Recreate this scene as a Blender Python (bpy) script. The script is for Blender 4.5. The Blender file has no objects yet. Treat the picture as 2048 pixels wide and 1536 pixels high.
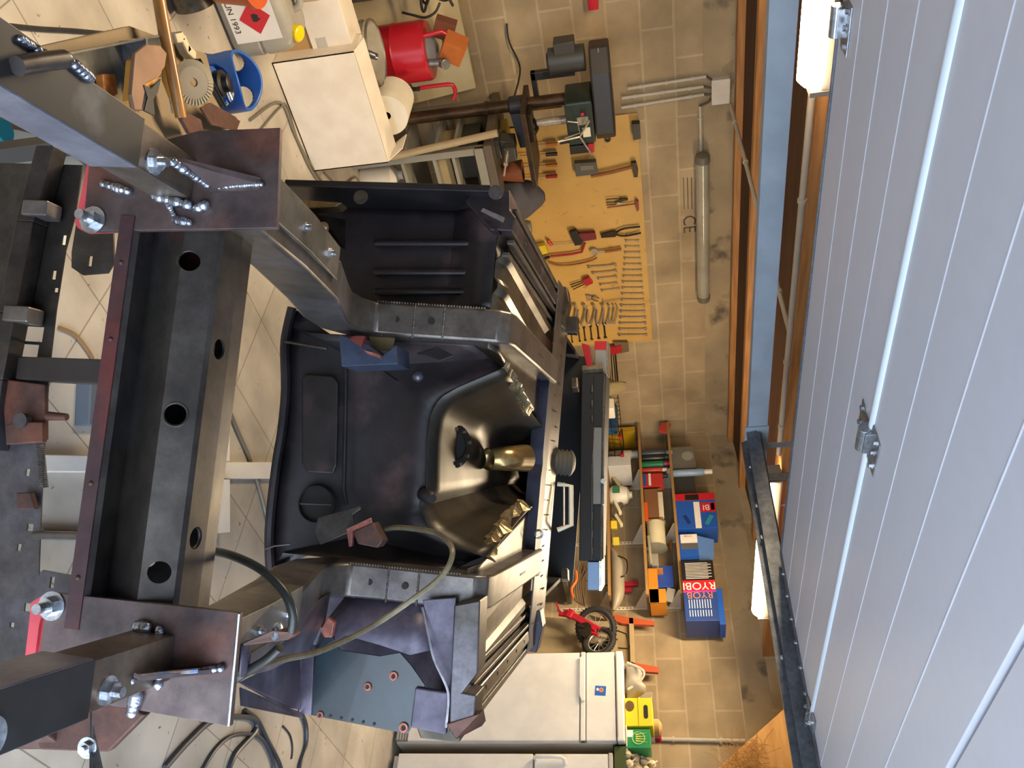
import bpy, bmesh, math, random
from mathutils import Vector, Matrix
random.seed(7)
SC = bpy.context.scene
COL = SC.collection
V = Vector
# ------------------------------------------------------------------ camera, sky, lamps, exposure
FPX = 1680.0
CAM = V((0, 0, 1.72))
RIGHT = V((0.68703519, -0.72329714, -0.06945429))     # upright photograph: right, up, forward
UPV = V((0.16670707, 0.06386733, 0.98393583))
FWD = V((0.70724211, 0.68757706, -0.16445785))
cd = bpy.data.cameras.new('camera'); cam = bpy.data.objects.new('camera', cd); COL.objects.link(cam)
cx, cy, cz = UPV, -RIGHT, -FWD                        # the phone was held on its side
cam.matrix_world = Matrix(((cx.x, cy.x, cz.x, CAM.x), (cx.y, cy.y, cz.y, CAM.y), (cx.z, cy.z, cz.z, CAM.z), (0, 0, 0, 1)))
cd.sensor_width = 36.0; cd.lens = FPX / 2048 * 36.0; cd.clip_start = 0.02; cd.clip_end = 60
SC.camera = cam
SC.view_settings.view_transform = 'Standard'; SC.view_settings.look = 'None'
SC.view_settings.exposure = 0.0; SC.view_settings.gamma = 1.0; SC.view_settings.use_curve_mapping = False
W = bpy.data.worlds.new('overcast_sky'); SC.world = W; W.use_nodes = True
bg = W.node_tree.nodes['Background']; bg.inputs[0].default_value = (0.72, 0.84, 1.0, 1); bg.inputs[1].default_value = 6.8

def area_light(name, loc, size, size_y, power, color, rot=(0, 0, 0)):
    l = bpy.data.lights.new(name, 'AREA'); l.shape = 'RECTANGLE'; l.size = size; l.size_y = size_y
    l.energy = power; l.color = color
    o = bpy.data.objects.new(name, l); COL.objects.link(o); o.location = loc; o.rotation_euler = rot
    o['kind'] = 'helper'; return o
WARM = (1.0, 0.79, 0.53)

# ------------------------------------------------------------------ photograph -> place
def ray(px, py):
    return RIGHT * (py - 768.0) + UPV * (px - 1024.0) + FWD * FPX
def P(px, py, ax, val):
    d = ray(px, py); i = 'XYZ'.index(ax)
    return CAM + d * ((val - CAM[i]) / d[i])
def ROLL():
    a = V((0.79813191, 0.60248274, 0)); l = V((0.60248274, -0.79813191, 0)); r = math.radians(8)
    s = l * math.cos(r) - V((0, 0, 1)) * math.sin(r); n = l * math.sin(r) + V((0, 0, 1)) * math.cos(r)
    return s, a, n
CS, CA, CN = ROLL()
CORG = CS * (-0.26)
CARM = Matrix(((CS.x, CA.x, CN.x, CORG.x), (CS.y, CA.y, CN.y, CORG.y), (CS.z, CA.z, CN.z, CORG.z), (0, 0, 0, 1)))
def K(px, py, d):                                     # pixel at depth d along the car -> world
    q = ray(px, py); return CAM + q * (d / q.dot(CA))
def KL(px, py, d):                                    # same, in the car's own (s, d, n)
    p = K(px, py, d) - CORG; return V((p.dot(CS), p.dot(CA), p.dot(CN)))
def KN(px, py, n):                                     # pixel on the plane n = const of the car
    q = ray(px, py); return CAM + q * ((n - (CAM - CORG).dot(CN)) / q.dot(CN))
def CW(s, d, n): return CORG + CS * s + CA * d + CN * n

# ------------------------------------------------------------------ materials
def lin(c):
    f = lambda x: x / 12.92 if x <= 0.04045 else ((x + 0.055) / 1.055) ** 2.4
    return tuple(f(x) for x in c)
MATS = {}
def M(name, c1, c2=None, scale=6.0, rough=0.5, metal=0.0, bump=0.0, stretch=None, mix=(0.35, 0.65), rvar=0.0,
      emit=None, coat=0.0, c3=None, s3=2.0, t3=(0.55, 0.65), trans=0.0, bscale=None, grime=0.0):
    if name in MATS: return MATS[name]
    m = bpy.data.materials.new(name); m.use_nodes = True; nt = m.node_tree; N = nt.nodes; L = nt.links
    b = N['Principled BSDF']; b.inputs['Roughness'].default_value = rough; b.inputs['Metallic'].default_value = metal
    b.inputs['Base Color'].default_value = (*c1, 1)
    if coat: b.inputs['Coat Weight'].default_value = coat
    if trans: b.inputs['Transmission Weight'].default_value = trans
    tc = N.new('ShaderNodeTexCoord'); mp = N.new('ShaderNodeMapping'); L.new(tc.outputs['Object'], mp.inputs['Vector'])
    if stretch: mp.inputs['Scale'].default_value = stretch
    if c2 is not None or rvar or bump:
        nz = N.new('ShaderNodeTexNoise'); nz.inputs['Scale'].default_value = scale; nz.inputs['Detail'].default_value = 6
        L.new(mp.outputs[0], nz.inputs['Vector'])
    if c2 is not None:
        cr = N.new('ShaderNodeValToRGB'); e = cr.color_ramp.elements
        e[0].position = mix[0]; e[0].color = (*c1, 1); e[1].position = mix[1]; e[1].color = (*c2, 1)
        L.new(nz.outputs['Fac'], cr.inputs['Fac']); out = cr.outputs['Color']
        if c3 is not None:
            n3 = N.new('ShaderNodeTexNoise'); n3.inputs['Scale'].default_value = s3; n3.inputs['Detail'].default_value = 8
            L.new(mp.outputs[0], n3.inputs['Vector'])
            r3 = N.new('ShaderNodeValToRGB'); r3.color_ramp.elements[0].position = t3[0]; r3.color_ramp.elements[1].position = t3[1]
            L.new(n3.outputs['Fac'], r3.inputs['Fac'])
            mx = N.new('ShaderNodeMix'); mx.data_type = 'RGBA'; L.new(r3.outputs['Color'], mx.inputs[0])
            L.new(out, mx.inputs[6]); mx.inputs[7].default_value = (*c3, 1); out = mx.outputs[2]
        if metal > .2 or grime:
            gn = N.new('ShaderNodeTexNoise'); gn.inputs['Scale'].default_value = scale * 3.5; gn.inputs['Detail'].default_value = 9; gn.inputs['Roughness'].default_value = .7
            L.new(mp.outputs[0], gn.inputs['Vector'])
            gr = N.new('ShaderNodeValToRGB'); g0 = 1 - (grime or .4); gr.color_ramp.elements[0].position = .32; gr.color_ramp.elements[0].color = (g0, g0, g0, 1)
            gr.color_ramp.elements[1].position = .66; gr.color_ramp.elements[1].color = (1.15, 1.15, 1.15, 1); L.new(gn.outputs['Fac'], gr.inputs['Fac'])
            gx = N.new('ShaderNodeMix'); gx.data_type = 'RGBA'; gx.blend_type = 'MULTIPLY'; gx.inputs[0].default_value = 1; L.new(out, gx.inputs[6]); L.new(gr.outputs['Color'], gx.inputs[7]); out = gx.outputs[2]
        L.new(out, b.inputs['Base Color'])
    if rvar:
        mr = N.new('ShaderNodeMapRange'); L.new(nz.outputs['Fac'], mr.inputs[0])
        mr.inputs[3].default_value = max(0.05, rough - rvar); mr.inputs[4].default_value = min(1, rough + rvar)
        L.new(mr.outputs[0], b.inputs['Roughness'])
    if bump:
        bp = N.new('ShaderNodeBump'); bp.inputs['Strength'].default_value = bump; bp.inputs['Distance'].default_value = 0.01
        src = nz
        if bscale:
            src = N.new('ShaderNodeTexNoise'); src.inputs['Scale'].default_value = bscale; src.inputs['Detail'].default_value = 5
            L.new(mp.outputs[0], src.inputs['Vector'])
        L.new(src.outputs['Fac'], bp.inputs['Height']); L.new(bp.outputs[0], b.inputs['Normal'])
    if emit:
        b.inputs['Emission Color'].default_value = (*emit[0], 1); b.inputs['Emission Strength'].default_value = emit[1]
    MATS[name] = m; return m
def S(name, hexv, **k):                                # plain colour from sRGB hex with slight variation
    c = lin(tuple(int(hexv[i:i + 2], 16) / 255 for i in (0, 2, 4)))
    k.setdefault('c2', tuple(x * 0.9 for x in c)); k.setdefault('scale', 9.0)
    return M(name, c, **k)
def brick_mat(name, ax, c1, c2, cm, bw, bh, off, mortar, rough, origin=(0, 0), dirt=None, rot=0.0, bump=0.25, speck=None):
    m = bpy.data.materials.new(name); m.use_nodes = True; nt = m.node_tree; N = nt.nodes; L = nt.links
    b = N['Principled BSDF']; b.inputs['Roughness'].default_value = rough
    tc = N.new('ShaderNodeTexCoord'); sx = N.new('ShaderNodeSeparateXYZ'); L.new(tc.outputs['Object'], sx.inputs[0])
    cb = N.new('ShaderNodeCombineXYZ'); L.new(sx.outputs[ax[0]], cb.inputs[0]); L.new(sx.outputs[ax[1]], cb.inputs[1])
    mp = N.new('ShaderNodeMapping'); mp.inputs['Location'].default_value = (origin[0], origin[1], 0); mp.inputs['Rotation'].default_value = (0, 0, rot)
    L.new(cb.outputs[0], mp.inputs['Vector'])
    wob = N.new('ShaderNodeTexNoise'); wob.inputs['Scale'].default_value = 7; L.new(mp.outputs[0], wob.inputs['Vector'])
    va = N.new('ShaderNodeVectorMath'); va.operation = 'MULTIPLY_ADD'; L.new(wob.outputs['Color'], va.inputs[0])
    va.inputs[1].default_value = (0.006, 0.006, 0) if bump else (0, 0, 0); L.new(mp.outputs[0], va.inputs[2])
    br = N.new('ShaderNodeTexBrick'); L.new(va.outputs[0], br.inputs['Vector'])
    br.offset = off; br.inputs['Scale'].default_value = 1; br.inputs['Brick Width'].default_value = bw; br.inputs['Row Height'].default_value = bh
    br.inputs['Mortar Size'].default_value = mortar; br.inputs['Mortar Smooth'].default_value = 0.3
    br.inputs['Color1'].default_value = (*c1, 1); br.inputs['Color2'].default_value = (*c2, 1); br.inputs['Mortar'].default_value = (*cm, 1)
    nz = N.new('ShaderNodeTexNoise'); nz.inputs['Scale'].default_value = 3.2; nz.inputs['Detail'].default_value = 9; L.new(tc.outputs['Object'], nz.inputs['Vector'])
    cr = N.new('ShaderNodeValToRGB'); cr.color_ramp.elements[0].position = 0.3; cr.color_ramp.elements[0].color = (0.62, 0.6, 0.57, 1)
    cr.color_ramp.elements[1].position = 0.68; cr.color_ramp.elements[1].color = (1.1, 1.08, 1.05, 1); L.new(nz.outputs['Fac'], cr.inputs['Fac'])
    mx = N.new('ShaderNodeMix'); mx.data_type = 'RGBA'; mx.blend_type = 'MULTIPLY'; mx.inputs[0].default_value = 1.0
    L.new(br.outputs['Color'], mx.inputs[6]); L.new(cr.outputs['Color'], mx.inputs[7]); out = mx.outputs[2]
    fn = N.new('ShaderNodeTexNoise'); fn.inputs['Scale'].default_value = 90; fn.inputs['Detail'].default_value = 3; L.new(tc.outputs['Object'], fn.inputs['Vector'])
    if speck:
        sp = N.new('ShaderNodeTexNoise'); sp.inputs['Scale'].default_value = speck[1]; sp.inputs['Detail'].default_value = 7; L.new(tc.outputs['Object'], sp.inputs['Vector'])
        sr = N.new('ShaderNodeValToRGB'); sr.color_ramp.elements[0].position = speck[2]; sr.color_ramp.elements[1].position = speck[2] + 0.05
        L.new(sp.outputs['Fac'], sr.inputs['Fac'])
        m2 = N.new('ShaderNodeMix'); m2.data_type = 'RGBA'; L.new(sr.outputs['Color'], m2.inputs[0]); L.new(out, m2.inputs[6]); m2.inputs[7].default_value = (*speck[0], 1); out = m2.outputs[2]
    L.new(out, b.inputs['Base Color'])
    if bump:
        ad = N.new('ShaderNodeMath'); ad.operation = 'MULTIPLY_ADD'; L.new(fn.outputs['Fac'], ad.inputs[0]); ad.inputs[1].default_value = 0.35
        iv = N.new('ShaderNodeMath'); iv.operation = 'SUBTRACT'; iv.inputs[0].default_value = 1; L.new(br.outputs['Fac'], iv.inputs[1]); L.new(iv.outputs[0], ad.inputs[2])
        bp = N.new('ShaderNodeBump'); bp.inputs['Strength'].default_value = bump; bp.inputs['Distance'].default_value = 0.012
        L.new(ad.outputs[0], bp.inputs['Height']); L.new(bp.outputs[0], b.inputs['Normal'])
    return m

# ------------------------------------------------------------------ mesh builder
BASE = {}                                             # object name -> matrix of the thing it belongs to
def frame(ax):
    ax = V(ax).normalized(); t = V((0, 0, 1)) if abs(ax.z) < 0.9 else V((1, 0, 0))
    u = ax.cross(t).normalized(); return u, ax.cross(u).normalized(), ax
class MB:
    def __init__(s): s.v = []; s.f = []
    def add(s, vs, fs):
        k = len(s.v); s.v += [V(p) for p in vs]; s.f += [tuple(i + k for i in q) for q in fs]; return s
    def hexa(s, p):                                   # 8 corners: bottom loop, top loop
        return s.add(p, [(3, 2, 1, 0), (4, 5, 6, 7), (0, 1, 5, 4), (1, 2, 6, 5), (2, 3, 7, 6), (3, 0, 4, 7)])
    def box(s, c, size, R=None):
        x, y, z = (q / 2 for q in size)
        p = [V(q) for q in ((-x, -y, -z), (x, -y, -z), (x, y, -z), (-x, y, -z), (-x, -y, z), (x, -y, z), (x, y, z), (-x, y, z))]
        if R is not None: p = [R @ q for q in p]
        return s.hexa([V(c) + q for q in p])
    def span(s, a, b):                                # axis-aligned box from corner to corner
        a = V(a); b = V(b); return s.box((a + b) / 2, [abs(q) for q in (b - a)])
    def prism(s, poly, off):
        n = len(poly); off = V(off); vs = [V(p) for p in poly]; vs += [p + off for p in vs]
        return s.add(vs, [tuple(range(n - 1, -1, -1)), tuple(range(n, 2 * n))] + [(i, (i + 1) % n, n + (i + 1) % n, n + i) for i in range(n)])
    def cyl(s, a, b, r, r2=None, n=14, cap=True):
        a = V(a); b = V(b); u, w, _ = frame(b - a); r2 = r if r2 is None else r2
        vs = [a + (u * math.cos(t) + w * math.sin(t)) * r for t in [2 * math.pi * i / n for i in range(n)]]
        vs += [b + (u * math.cos(t) + w * math.sin(t)) * r2 for t in [2 * math.pi * i / n for i in range(n)]]
        fs = [(i, (i + 1) % n, n + (i + 1) % n, n + i) for i in range(n)]
        if cap: fs += [tuple(range(n - 1, -1, -1)), tuple(range(n, 2 * n))]
        return s.add(vs, fs)
    def lathe(s, o, ax, prof, n=20, cap=True):
        o = V(o); u, w, a = frame(ax); vs = []
        for r, h in prof:
            for i in range(n):
                t = 2 * math.pi * i / n; vs.append(o + a * h + (u * math.cos(t) + w * math.sin(t)) * r)
        fs = []
        for k in range(len(prof) - 1):
            fs += [(k * n + i, k * n + (i + 1) % n, (k + 1) * n + (i + 1) % n, (k + 1) * n + i) for i in range(n)]
        if cap: fs += [tuple(range(n - 1, -1, -1)), tuple(range((len(prof) - 1) * n, len(prof) * n))]
        return s.add(vs, fs)
    def tube(s, path, r, n=8, closed=False, smooth=0):
        path = [V(p) for p in path]
        if smooth: path = spline(path, smooth, closed)
        m = len(path); vs = []; pu = None
        for k, p in enumerate(path):
            if closed: t = path[(k + 1) % m] - path[k - 1]
            else: t = path[min(k + 1, m - 1)] - path[max(k - 1, 0)]
            if t.length < 1e-9: t = V((0, 0, 1))
            t.normalize()
            if pu is None: pu = frame(t)[0]
            u = (pu - t * pu.dot(t)); u = u.normalized() if u.length > 1e-6 else frame(t)[0]; w = t.cross(u); pu = u
            rr = r
            if isinstance(r, (list, tuple)):
                x = k / max(1, m - 1) * (len(r) - 1); i0 = min(int(x), len(r) - 2); rr = r[i0] + (r[i0 + 1] - r[i0]) * (x - i0)
            vs += [p + (u * math.cos(2 * math.pi * i / n) + w * math.sin(2 * math.pi * i / n)) * rr for i in range(n)]
        fs = []
        for k in range(m if closed else m - 1):
            j = (k + 1) % m
            fs += [(k * n + i, k * n + (i + 1) % n, j * n + (i + 1) % n, j * n + i) for i in range(n)]
        if not closed: fs += [tuple(range(n - 1, -1, -1)), tuple(range((m - 1) * n, m * n))]
        return s.add(vs, fs)
    def grid(s, rows):
        n = len(rows[0]); vs = [p for r in rows for p in r]
        return s.add(vs, [(k * n + i, k * n + i + 1, (k + 1) * n + i + 1, (k + 1) * n + i) for k in range(len(rows) - 1) for i in range(n - 1)])
    def ball(s, c, r, n=10, sq=(1, 1, 1)):
        c = V(c); vs = []; fs = []; m = n // 2 + 1
        for k in range(1, m):
            ph = math.pi * k / m
            vs += [c + V((r * sq[0] * math.sin(ph) * math.cos(2 * math.pi * i / n), r * sq[1] * math.sin(ph) * math.sin(2 * math.pi * i / n), r * sq[2] * math.cos(ph))) for i in range(n)]
        top = len(vs); vs += [c + V((0, 0, r * sq[2])), c - V((0, 0, r * sq[2]))]
        for k in range(m - 2): fs += [(k * n + i, (k + 1) * n + i, (k + 1) * n + (i + 1) % n, k * n + (i + 1) % n) for i in range(n)]
        fs += [(top, i, (i + 1) % n) for i in range(n)] + [(top + 1, (m - 2) * n + (i + 1) % n, (m - 2) * n + i) for i in range(n)]
        return s.add(vs, fs)
    def torus(s, c, ax, R, r, n=24, k=8):
        c = V(c); u, w, _ = frame(ax)
        return s.tube([c + (u * math.cos(t) + w * math.sin(t)) * R for t in [2 * math.pi * i / n for i in range(n)]], r, k, True)
    def hexbolt(s, p, ax, r=0.012, h=0.009, stud=0.012):
        p = V(p); a = V(ax).normalized()
        s.cyl(p, p + a * 0.002, r * 1.5, n=18); s.cyl(p + a * 0.002, p + a * (0.002 + h), r, n=6)
        if stud: s.cyl(p + a * h, p + a * (h + stud), r * 0.55, n=12)
        return s
    def build(s, name, mat, parent=None, bevel=0.0, smooth=False, solid=0.0, sub=0, origin=None, cut=None, keep=False):
        me = bpy.data.meshes.new(name)
        if parent is not None: Bm = BASE[parent.name]
        elif keep: Bm = Matrix.Identity(4)
        else:
            if origin is None:
                xs = [p.x for p in s.v]; ys = [p.y for p in s.v]; zs = [p.z for p in s.v]
                origin = ((min(xs) + max(xs)) / 2, (min(ys) + max(ys)) / 2, min(zs))
            Bm = Matrix.Translation(origin)
        inv = Bm.inverted(); me.from_pydata([inv @ p for p in s.v], [], s.f)
        bm = bmesh.new(); bm.from_mesh(me); bmesh.ops.recalc_face_normals(bm, faces=bm.faces); bm.to_mesh(me); bm.free()
        me.materials.append(mat)
        if smooth:
            for q in me.polygons: q.use_smooth = True
            me.set_sharp_from_angle(angle=math.radians(smooth if smooth is not True else 40))
        o = bpy.data.objects.new(name, me); COL.objects.link(o)
        if parent is not None: o.parent = parent
        else: o.matrix_world = Bm
        BASE[o.name] = Bm
        if cut is not None:
            mc = bpy.data.meshes.new('cutter'); mc.from_pydata([inv @ p for p in cut.v], [], cut.f)
            bm = bmesh.new(); bm.from_mesh(mc); bmesh.ops.recalc_face_normals(bm, faces=bm.faces); bm.to_mesh(mc); bm.free()
            oc = bpy.data.objects.new('cutter', mc); COL.objects.link(oc); oc.matrix_world = Matrix.Identity(4); par = o.parent; o.parent = None; mw = o.matrix_world.copy(); o.matrix_world = Matrix.Identity(4)
            if solid:
                sm = o.modifiers.new('thickness', 'SOLIDIFY'); sm.thickness = solid; sm.offset = 0; solid = 0
            bo = o.modifiers.new('holes', 'BOOLEAN'); bo.object = oc; bo.operation = 'DIFFERENCE'; bo.solver = 'EXACT'
            bpy.context.view_layer.update()
            dg = bpy.context.evaluated_depsgraph_get(); nm = bpy.data.meshes.new_from_object(o.evaluated_get(dg))
            o.modifiers.clear(); o.data = nm; nm.name = name
            bpy.data.objects.remove(oc)
            if par is not None: o.parent = par; o.matrix_basis = Matrix.Identity(4)
            else: o.matrix_world = mw
        if solid:
            sm = o.modifiers.new('thickness', 'SOLIDIFY'); sm.thickness = solid; sm.offset = 0
        if bevel:
            bv = o.modifiers.new('edges', 'BEVEL'); bv.width = bevel; bv.segments = 2; bv.limit_method = 'ANGLE'; bv.angle_limit = math.radians(35)
        if sub:
            sb = o.modifiers.new('round', 'SUBSURF'); sb.levels = sub; sb.render_levels = sub
        return o
def spline(pts, k, closed=False):
    n = len(pts); out = []
    for i in range(n if closed else n - 1):
        p0 = pts[i - 1] if (i or closed) else pts[0]; p1 = pts[i]; p2 = pts[(i + 1) % n]; p3 = pts[(i + 2) % n] if (i + 2 < n or closed) else pts[-1]
        for j in range(k):
            t = j / k
            out.append(0.5 * ((2 * p1) + (p2 - p0) * t + (2 * p0 - 5 * p1 + 4 * p2 - p3) * t * t + (3 * p1 - p0 - 3 * p2 + p3) * t ** 3))
    if not closed: out.append(pts[-1])
    return out
def rz(a): return Matrix.Rotation(a, 3, 'Z')
def tag(o, label, cat, group=None):
    o['label'] = label; o['category'] = cat
    if group: o['group'] = group
    return o
def thing(name, label, cat, loc=(0, 0, 0), group=None, mat=None):
    o = bpy.data.objects.new(name, None); COL.objects.link(o); o.empty_display_size = 0.05
    o.matrix_world = mat if mat is not None else Matrix.Translation(V(loc)); BASE[o.name] = o.matrix_world.copy()
    return tag(o, label, cat, group)
def struct(o, label=None):
    o['kind'] = 'structure'
    if label: o['label'] = label
    return o
def text(name, body, mat, parent, o, right, up, size, extrude=0.0004, align='CENTER'):
    c = bpy.data.curves.new(name, 'FONT'); c.body = body; c.size = size; c.extrude = extrude; c.align_x = align; c.align_y = 'CENTER'
    c.materials.append(mat); ob = bpy.data.objects.new(name, c); COL.objects.link(ob)
    r = V(right).normalized(); n = r.cross(V(up)).normalized(); u = n.cross(r); o = V(o)
    mw = Matrix(((r.x, u.x, n.x, o.x), (r.y, u.y, n.y, o.y), (r.z, u.z, n.z, o.z), (0, 0, 0, 1)))
    bpy.context.view_layer.update()
    me = bpy.data.meshes.new_from_object(ob.evaluated_get(bpy.context.evaluated_depsgraph_get())); bpy.data.objects.remove(ob)
    if not me.materials: me.materials.append(mat)
    loc = BASE[parent.name].inverted() @ mw if parent is not None else mw
    me.transform(loc); ob = bpy.data.objects.new(name, me); COL.objects.link(ob); ob.parent = parent
    return ob
def each(name, mat, parent, fns, **k):                 # every piece a part of its own
    for f in fns:
        b = MB(); f(b); b.build(name, mat, parent, **k)
# ------------------------------------------------------------------ the garage itself
YA, XB = 5.114, 6.13
m_block = lambda n, ax, o: brick_mat(n, ax, lin((.68, .605, .48)), lin((.635, .565, .45)), lin((.72, .65, .53)), 0.40, 0.20, 0.5, 0.009, 0.92, o)
m_ring = M('ring_beam_concrete', lin((.66, .59, .47)), lin((.56, .50, .40)), 3, 0.9, bump=0.25, bscale=60, c3=lin((.40, .36, .30)), s3=5, t3=(.58, .7))
m_wood = M('joist_timber', lin((.74, .53, .31)), lin((.60, .40, .22)), 5, 0.6, stretch=(0.6, 8, 8), bump=0.1)
m_board = M('ceiling_boarding', lin((.30, .19, .12)), lin((.22, .13, .08)), 5, 0.7, stretch=(0.5, 6, 6))
m_tile = brick_mat('floor_tiles', (0, 1), lin((.73, .71, .675)), lin((.70, .68, .645)), lin((.52, .49, .45)), 0.40, 0.40, 0.0, 0.003, 0.5,
                   (0.1, 0.05), rot=math.radians(0), bump=0, speck=(lin((.38, .35, .31)), 34, 0.67))
st = struct
st(MB().span((-2.6, -1.0, -0.12), (XB + .2, YA + .2, 0)).build('floor', m_tile, keep=True))
st(MB().span((-2.6, YA, 0), (XB + .2, YA + .2, 2.48)).build('wall_back', m_block('blocks_back', (0, 2), (0.13, 0.0)), keep=True))
st(MB().span((XB, -1.0, 0), (XB + .2, YA, 2.48)).build('wall_right', m_block('blocks_right', (1, 2), (0.05, 0.0)), keep=True))
st(MB().span((-2.8, -.7, 0), (-2.6, YA + .2, 2.48)).build('wall_left', m_block('blocks_left', (1, 2), (0, 0)), keep=True))
st(MB().span((2.98, -.9, 0), (XB + .2, -.7, 2.88)).span((-2.8, -.9, 0), (-.7, -.7, 2.88)).build('wall_front', m_block('blocks_front', (0, 2), (0, 0)), keep=True))
st(MB().span((-.7, -.9, 2.2), (2.98, -.7, 2.88)).build('trim_3', m_ring, keep=True))
for nm_, xw0, xw1, mw_ in (('wall_right_upper', XB, XB + .2, 'blocks_right'), ('wall_left_upper', -2.8, -2.6, 'blocks_left')):
    st(MB().prism([V((xw0, -.9, 2.48)), V((xw0, YA, 2.48)), V((xw0, 4.1, 2.48)), V((xw0, -.9, 2.90))], (xw1 - xw0, 0, 0)).build(nm_, bpy.data.materials[mw_], keep=True))
st(MB().span((-2.6, YA - .006, 2.17), (XB, YA + .01, 2.36)).build('trim_1', m_ring, keep=True))
st(MB().span((XB - .006, -1.0, 2.20), (XB + .01, YA - .006, 2.40)).build('trim_2', m_ring, keep=True))
def ceil_z(y): return 2.405 + .083 * (5.05 - y)
st(MB().hexa([V((x, y, ceil_z(y) + h)) for h in (0, .06) for x, y in ((-2.8, -1.2), (XB + .2, -1.2), (XB + .2, YA + .2), (-2.8, YA + .2))]).build('ceiling', m_board, keep=True))
for k, (y, h) in enumerate([(5.02, .045), (4.50, .05), (3.97, .05), (3.46, .06), (2.95, .19), (2.42, .10), (1.9, .10), (1.38, .10), (.86, .10)]):
    z1 = ceil_z(y + .07) + .012
    j = st(MB().span((-2.6, y, ceil_z(y) - h), (XB, y + .07, z1)).build('trim_%d' % (k + 4), m_wood, keep=True, bevel=.003)); j['label'] = 'orange timber ceiling joist'
tag_stamp = M('block_stamp_ink', lin((.27, .25, .22)), lin((.33, .30, .26)), 30, .9)
wb = bpy.data.objects['wall_back']; BASE['wall_back'] = Matrix.Identity(4)
p = P(1378, 455, 'Y', YA - .001); text('stamp', 'CE', tag_stamp, wb, p + V((-.03, 0, 0)), (1, 0, 0), (0, 0, 1), .13)
ln = MB()
for k in range(3): ln.span(P(1366 + 8 * k, 355, 'Y', YA - .0004), P(1369 + 8 * k, 418, 'Y', YA - .0012))
ln.build('stamp', tag_stamp, wb)
# lamps: one builder, two lit tubes
m_glow = M('lit_diffuser', (1, .85, .6), rough=.4, emit=((1.0, .76, .46), 60.0))
m_lamp = S('lamp_body_grey', 'c9c3b6', rough=.5)
def strip_lamp(label, x0, x1, y, z, lit):
    t = thing('fluorescent_lamp', label, 'lamp', ((x0 + x1) / 2, y, z), 'fluorescent tube lamps under the joists')
    MB().span((x0, y - .05, z + .035), (x1, y + .05, z + .085)).build('housing', m_lamp, t, bevel=.012)
    d = MB()
    rows = []
    for x in (x0 + .01, x0 + .03, x1 - .03, x1 - .01):
        s = .7 if x in (x0 + .01, x1 - .01) else 1
        rows.append([V((x, y + .058 * s * math.cos(a), z + .035 - .062 * s * math.sin(a))) for a in [math.pi * i / 10 for i in range(11)]])
    d.grid(rows); d.add(rows[0], [tuple(range(11))]); d.add(rows[-1], [tuple(range(11))])
    d.build('diffuser', m_glow, t, smooth=True)
    for x in (x0, x1): MB().span((x - .006, y - .055, z + .01), (x + .012, y + .055, z + .08)).build('end_cap', S('lamp_cap_grey', '8a857a'), t)
    for x in (x0 + .3, x1 - .3):
        MB().cyl((x, y, z + .08), (x, y, ceil_z(y) + .01), .006).build('hanger', m_lamp, t)
    area_light('lamp_glow_%s' % lit, ((x0 + x1) / 2, y, z - .045), x1 - x0 - .1, .09, 56, WARM)
strip_lamp('lit fluorescent lamp nearest the junction box, cut by the top of the photo', 0.02, 1.50, 2.77, 2.30, 'a')
strip_lamp('lit fluorescent lamp half hidden behind the garage door track', 3.83, 5.36, 2.90, 2.30, 'b')
# unlit tube lamp on the back wall with its conduit and junction box
m_con = S('conduit_grey', 'b9b2a3', rough=.4); m_cab = M('cable_black', (.012, .012, .013), (.03, .03, .03), 20, .5)
t = thing('wall_lamp', 'unlit grey tube lamp fixed along the top of the block wall', 'lamp', (3.8, YA, 2.15))
a = P(1405, 308, 'Y', 5.03); b = P(1405, 602, 'Y', 5.03); b.z = a.z
MB().lathe(a, (1, 0, 0), [(.02, 0), (.045, .008), (.05, .03), (.05, .06)]).build('end_cap', S('lamp_cap_dark', '6f695d'), t, smooth=True)
L_ = (b - a).length
MB().lathe(a + V((.06, 0, 0)), (1, 0, 0), [(.046, 0), (.046, L_ - .12)], 20).build('tube', M('grey_polycarbonate', lin((.66, .64, .58)), lin((.60, .58, .52)), 5, .12, coat=.6), t, smooth=True)
MB().lathe(b, (-1, 0, 0), [(.02, 0), (.045, .008), (.05, .03), (.05, .06)]).build('end_cap', S('lamp_cap_dark', '6f695d'), t, smooth=True)
MB().span(a + V((.03, .03, -.03)), b + V((-.03, .083, .03))).build('housing', m_lamp, t)
def pipe(label, pts, r=.011, name='conduit_pipe', clips=3, mat=None, cat='conduit pipe', wall=None):
    o = MB().tube(pts, r, 10).build(name, mat or m_con, smooth=True); tag(o, label, cat)
    if clips:
        for k in range(clips):
            f = (k + .5) / clips * (len(pts) - 1); i = min(int(f), len(pts) - 2); q = V(pts[i]).lerp(V(pts[i + 1]), f - i)
            d = (V(pts[i + 1]) - V(pts[i])).normalized()
            MB().cyl(q - d * .008, q + d * .008, r * 1.35).build('clip', m_con, o)
    return o
yw = YA - .017
pipe('grey conduit running from the junction box to the unlit wall lamp', [P(1400, 212, 'Y', yw), P(1402, 306, 'Y', yw)], clips=2)
for k, (a, b) in enumerate([((1255, 177), (1412, 153)), ((1243, 196), (1407, 173)), ((1243, 215), (1408, 189))]):
    pipe('%s of three grey conduits rising from the drill press to the junction box' % ('leftmost', 'middle', 'rightmost')[k], [P(*a, 'Y', yw), P(*b, 'Y', yw)])
t = thing('junction_box', 'square pale grey junction box under the ceiling on the block wall', 'junction box', P(1440, 181, 'Y', YA))
MB().span(P(1423, 162, 'Y', YA - .05), P(1459, 200, 'Y', YA)).build('box', S('box_grey', 'cfc9bd', rough=.4), t, bevel=.008)
c = MB()
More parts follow.
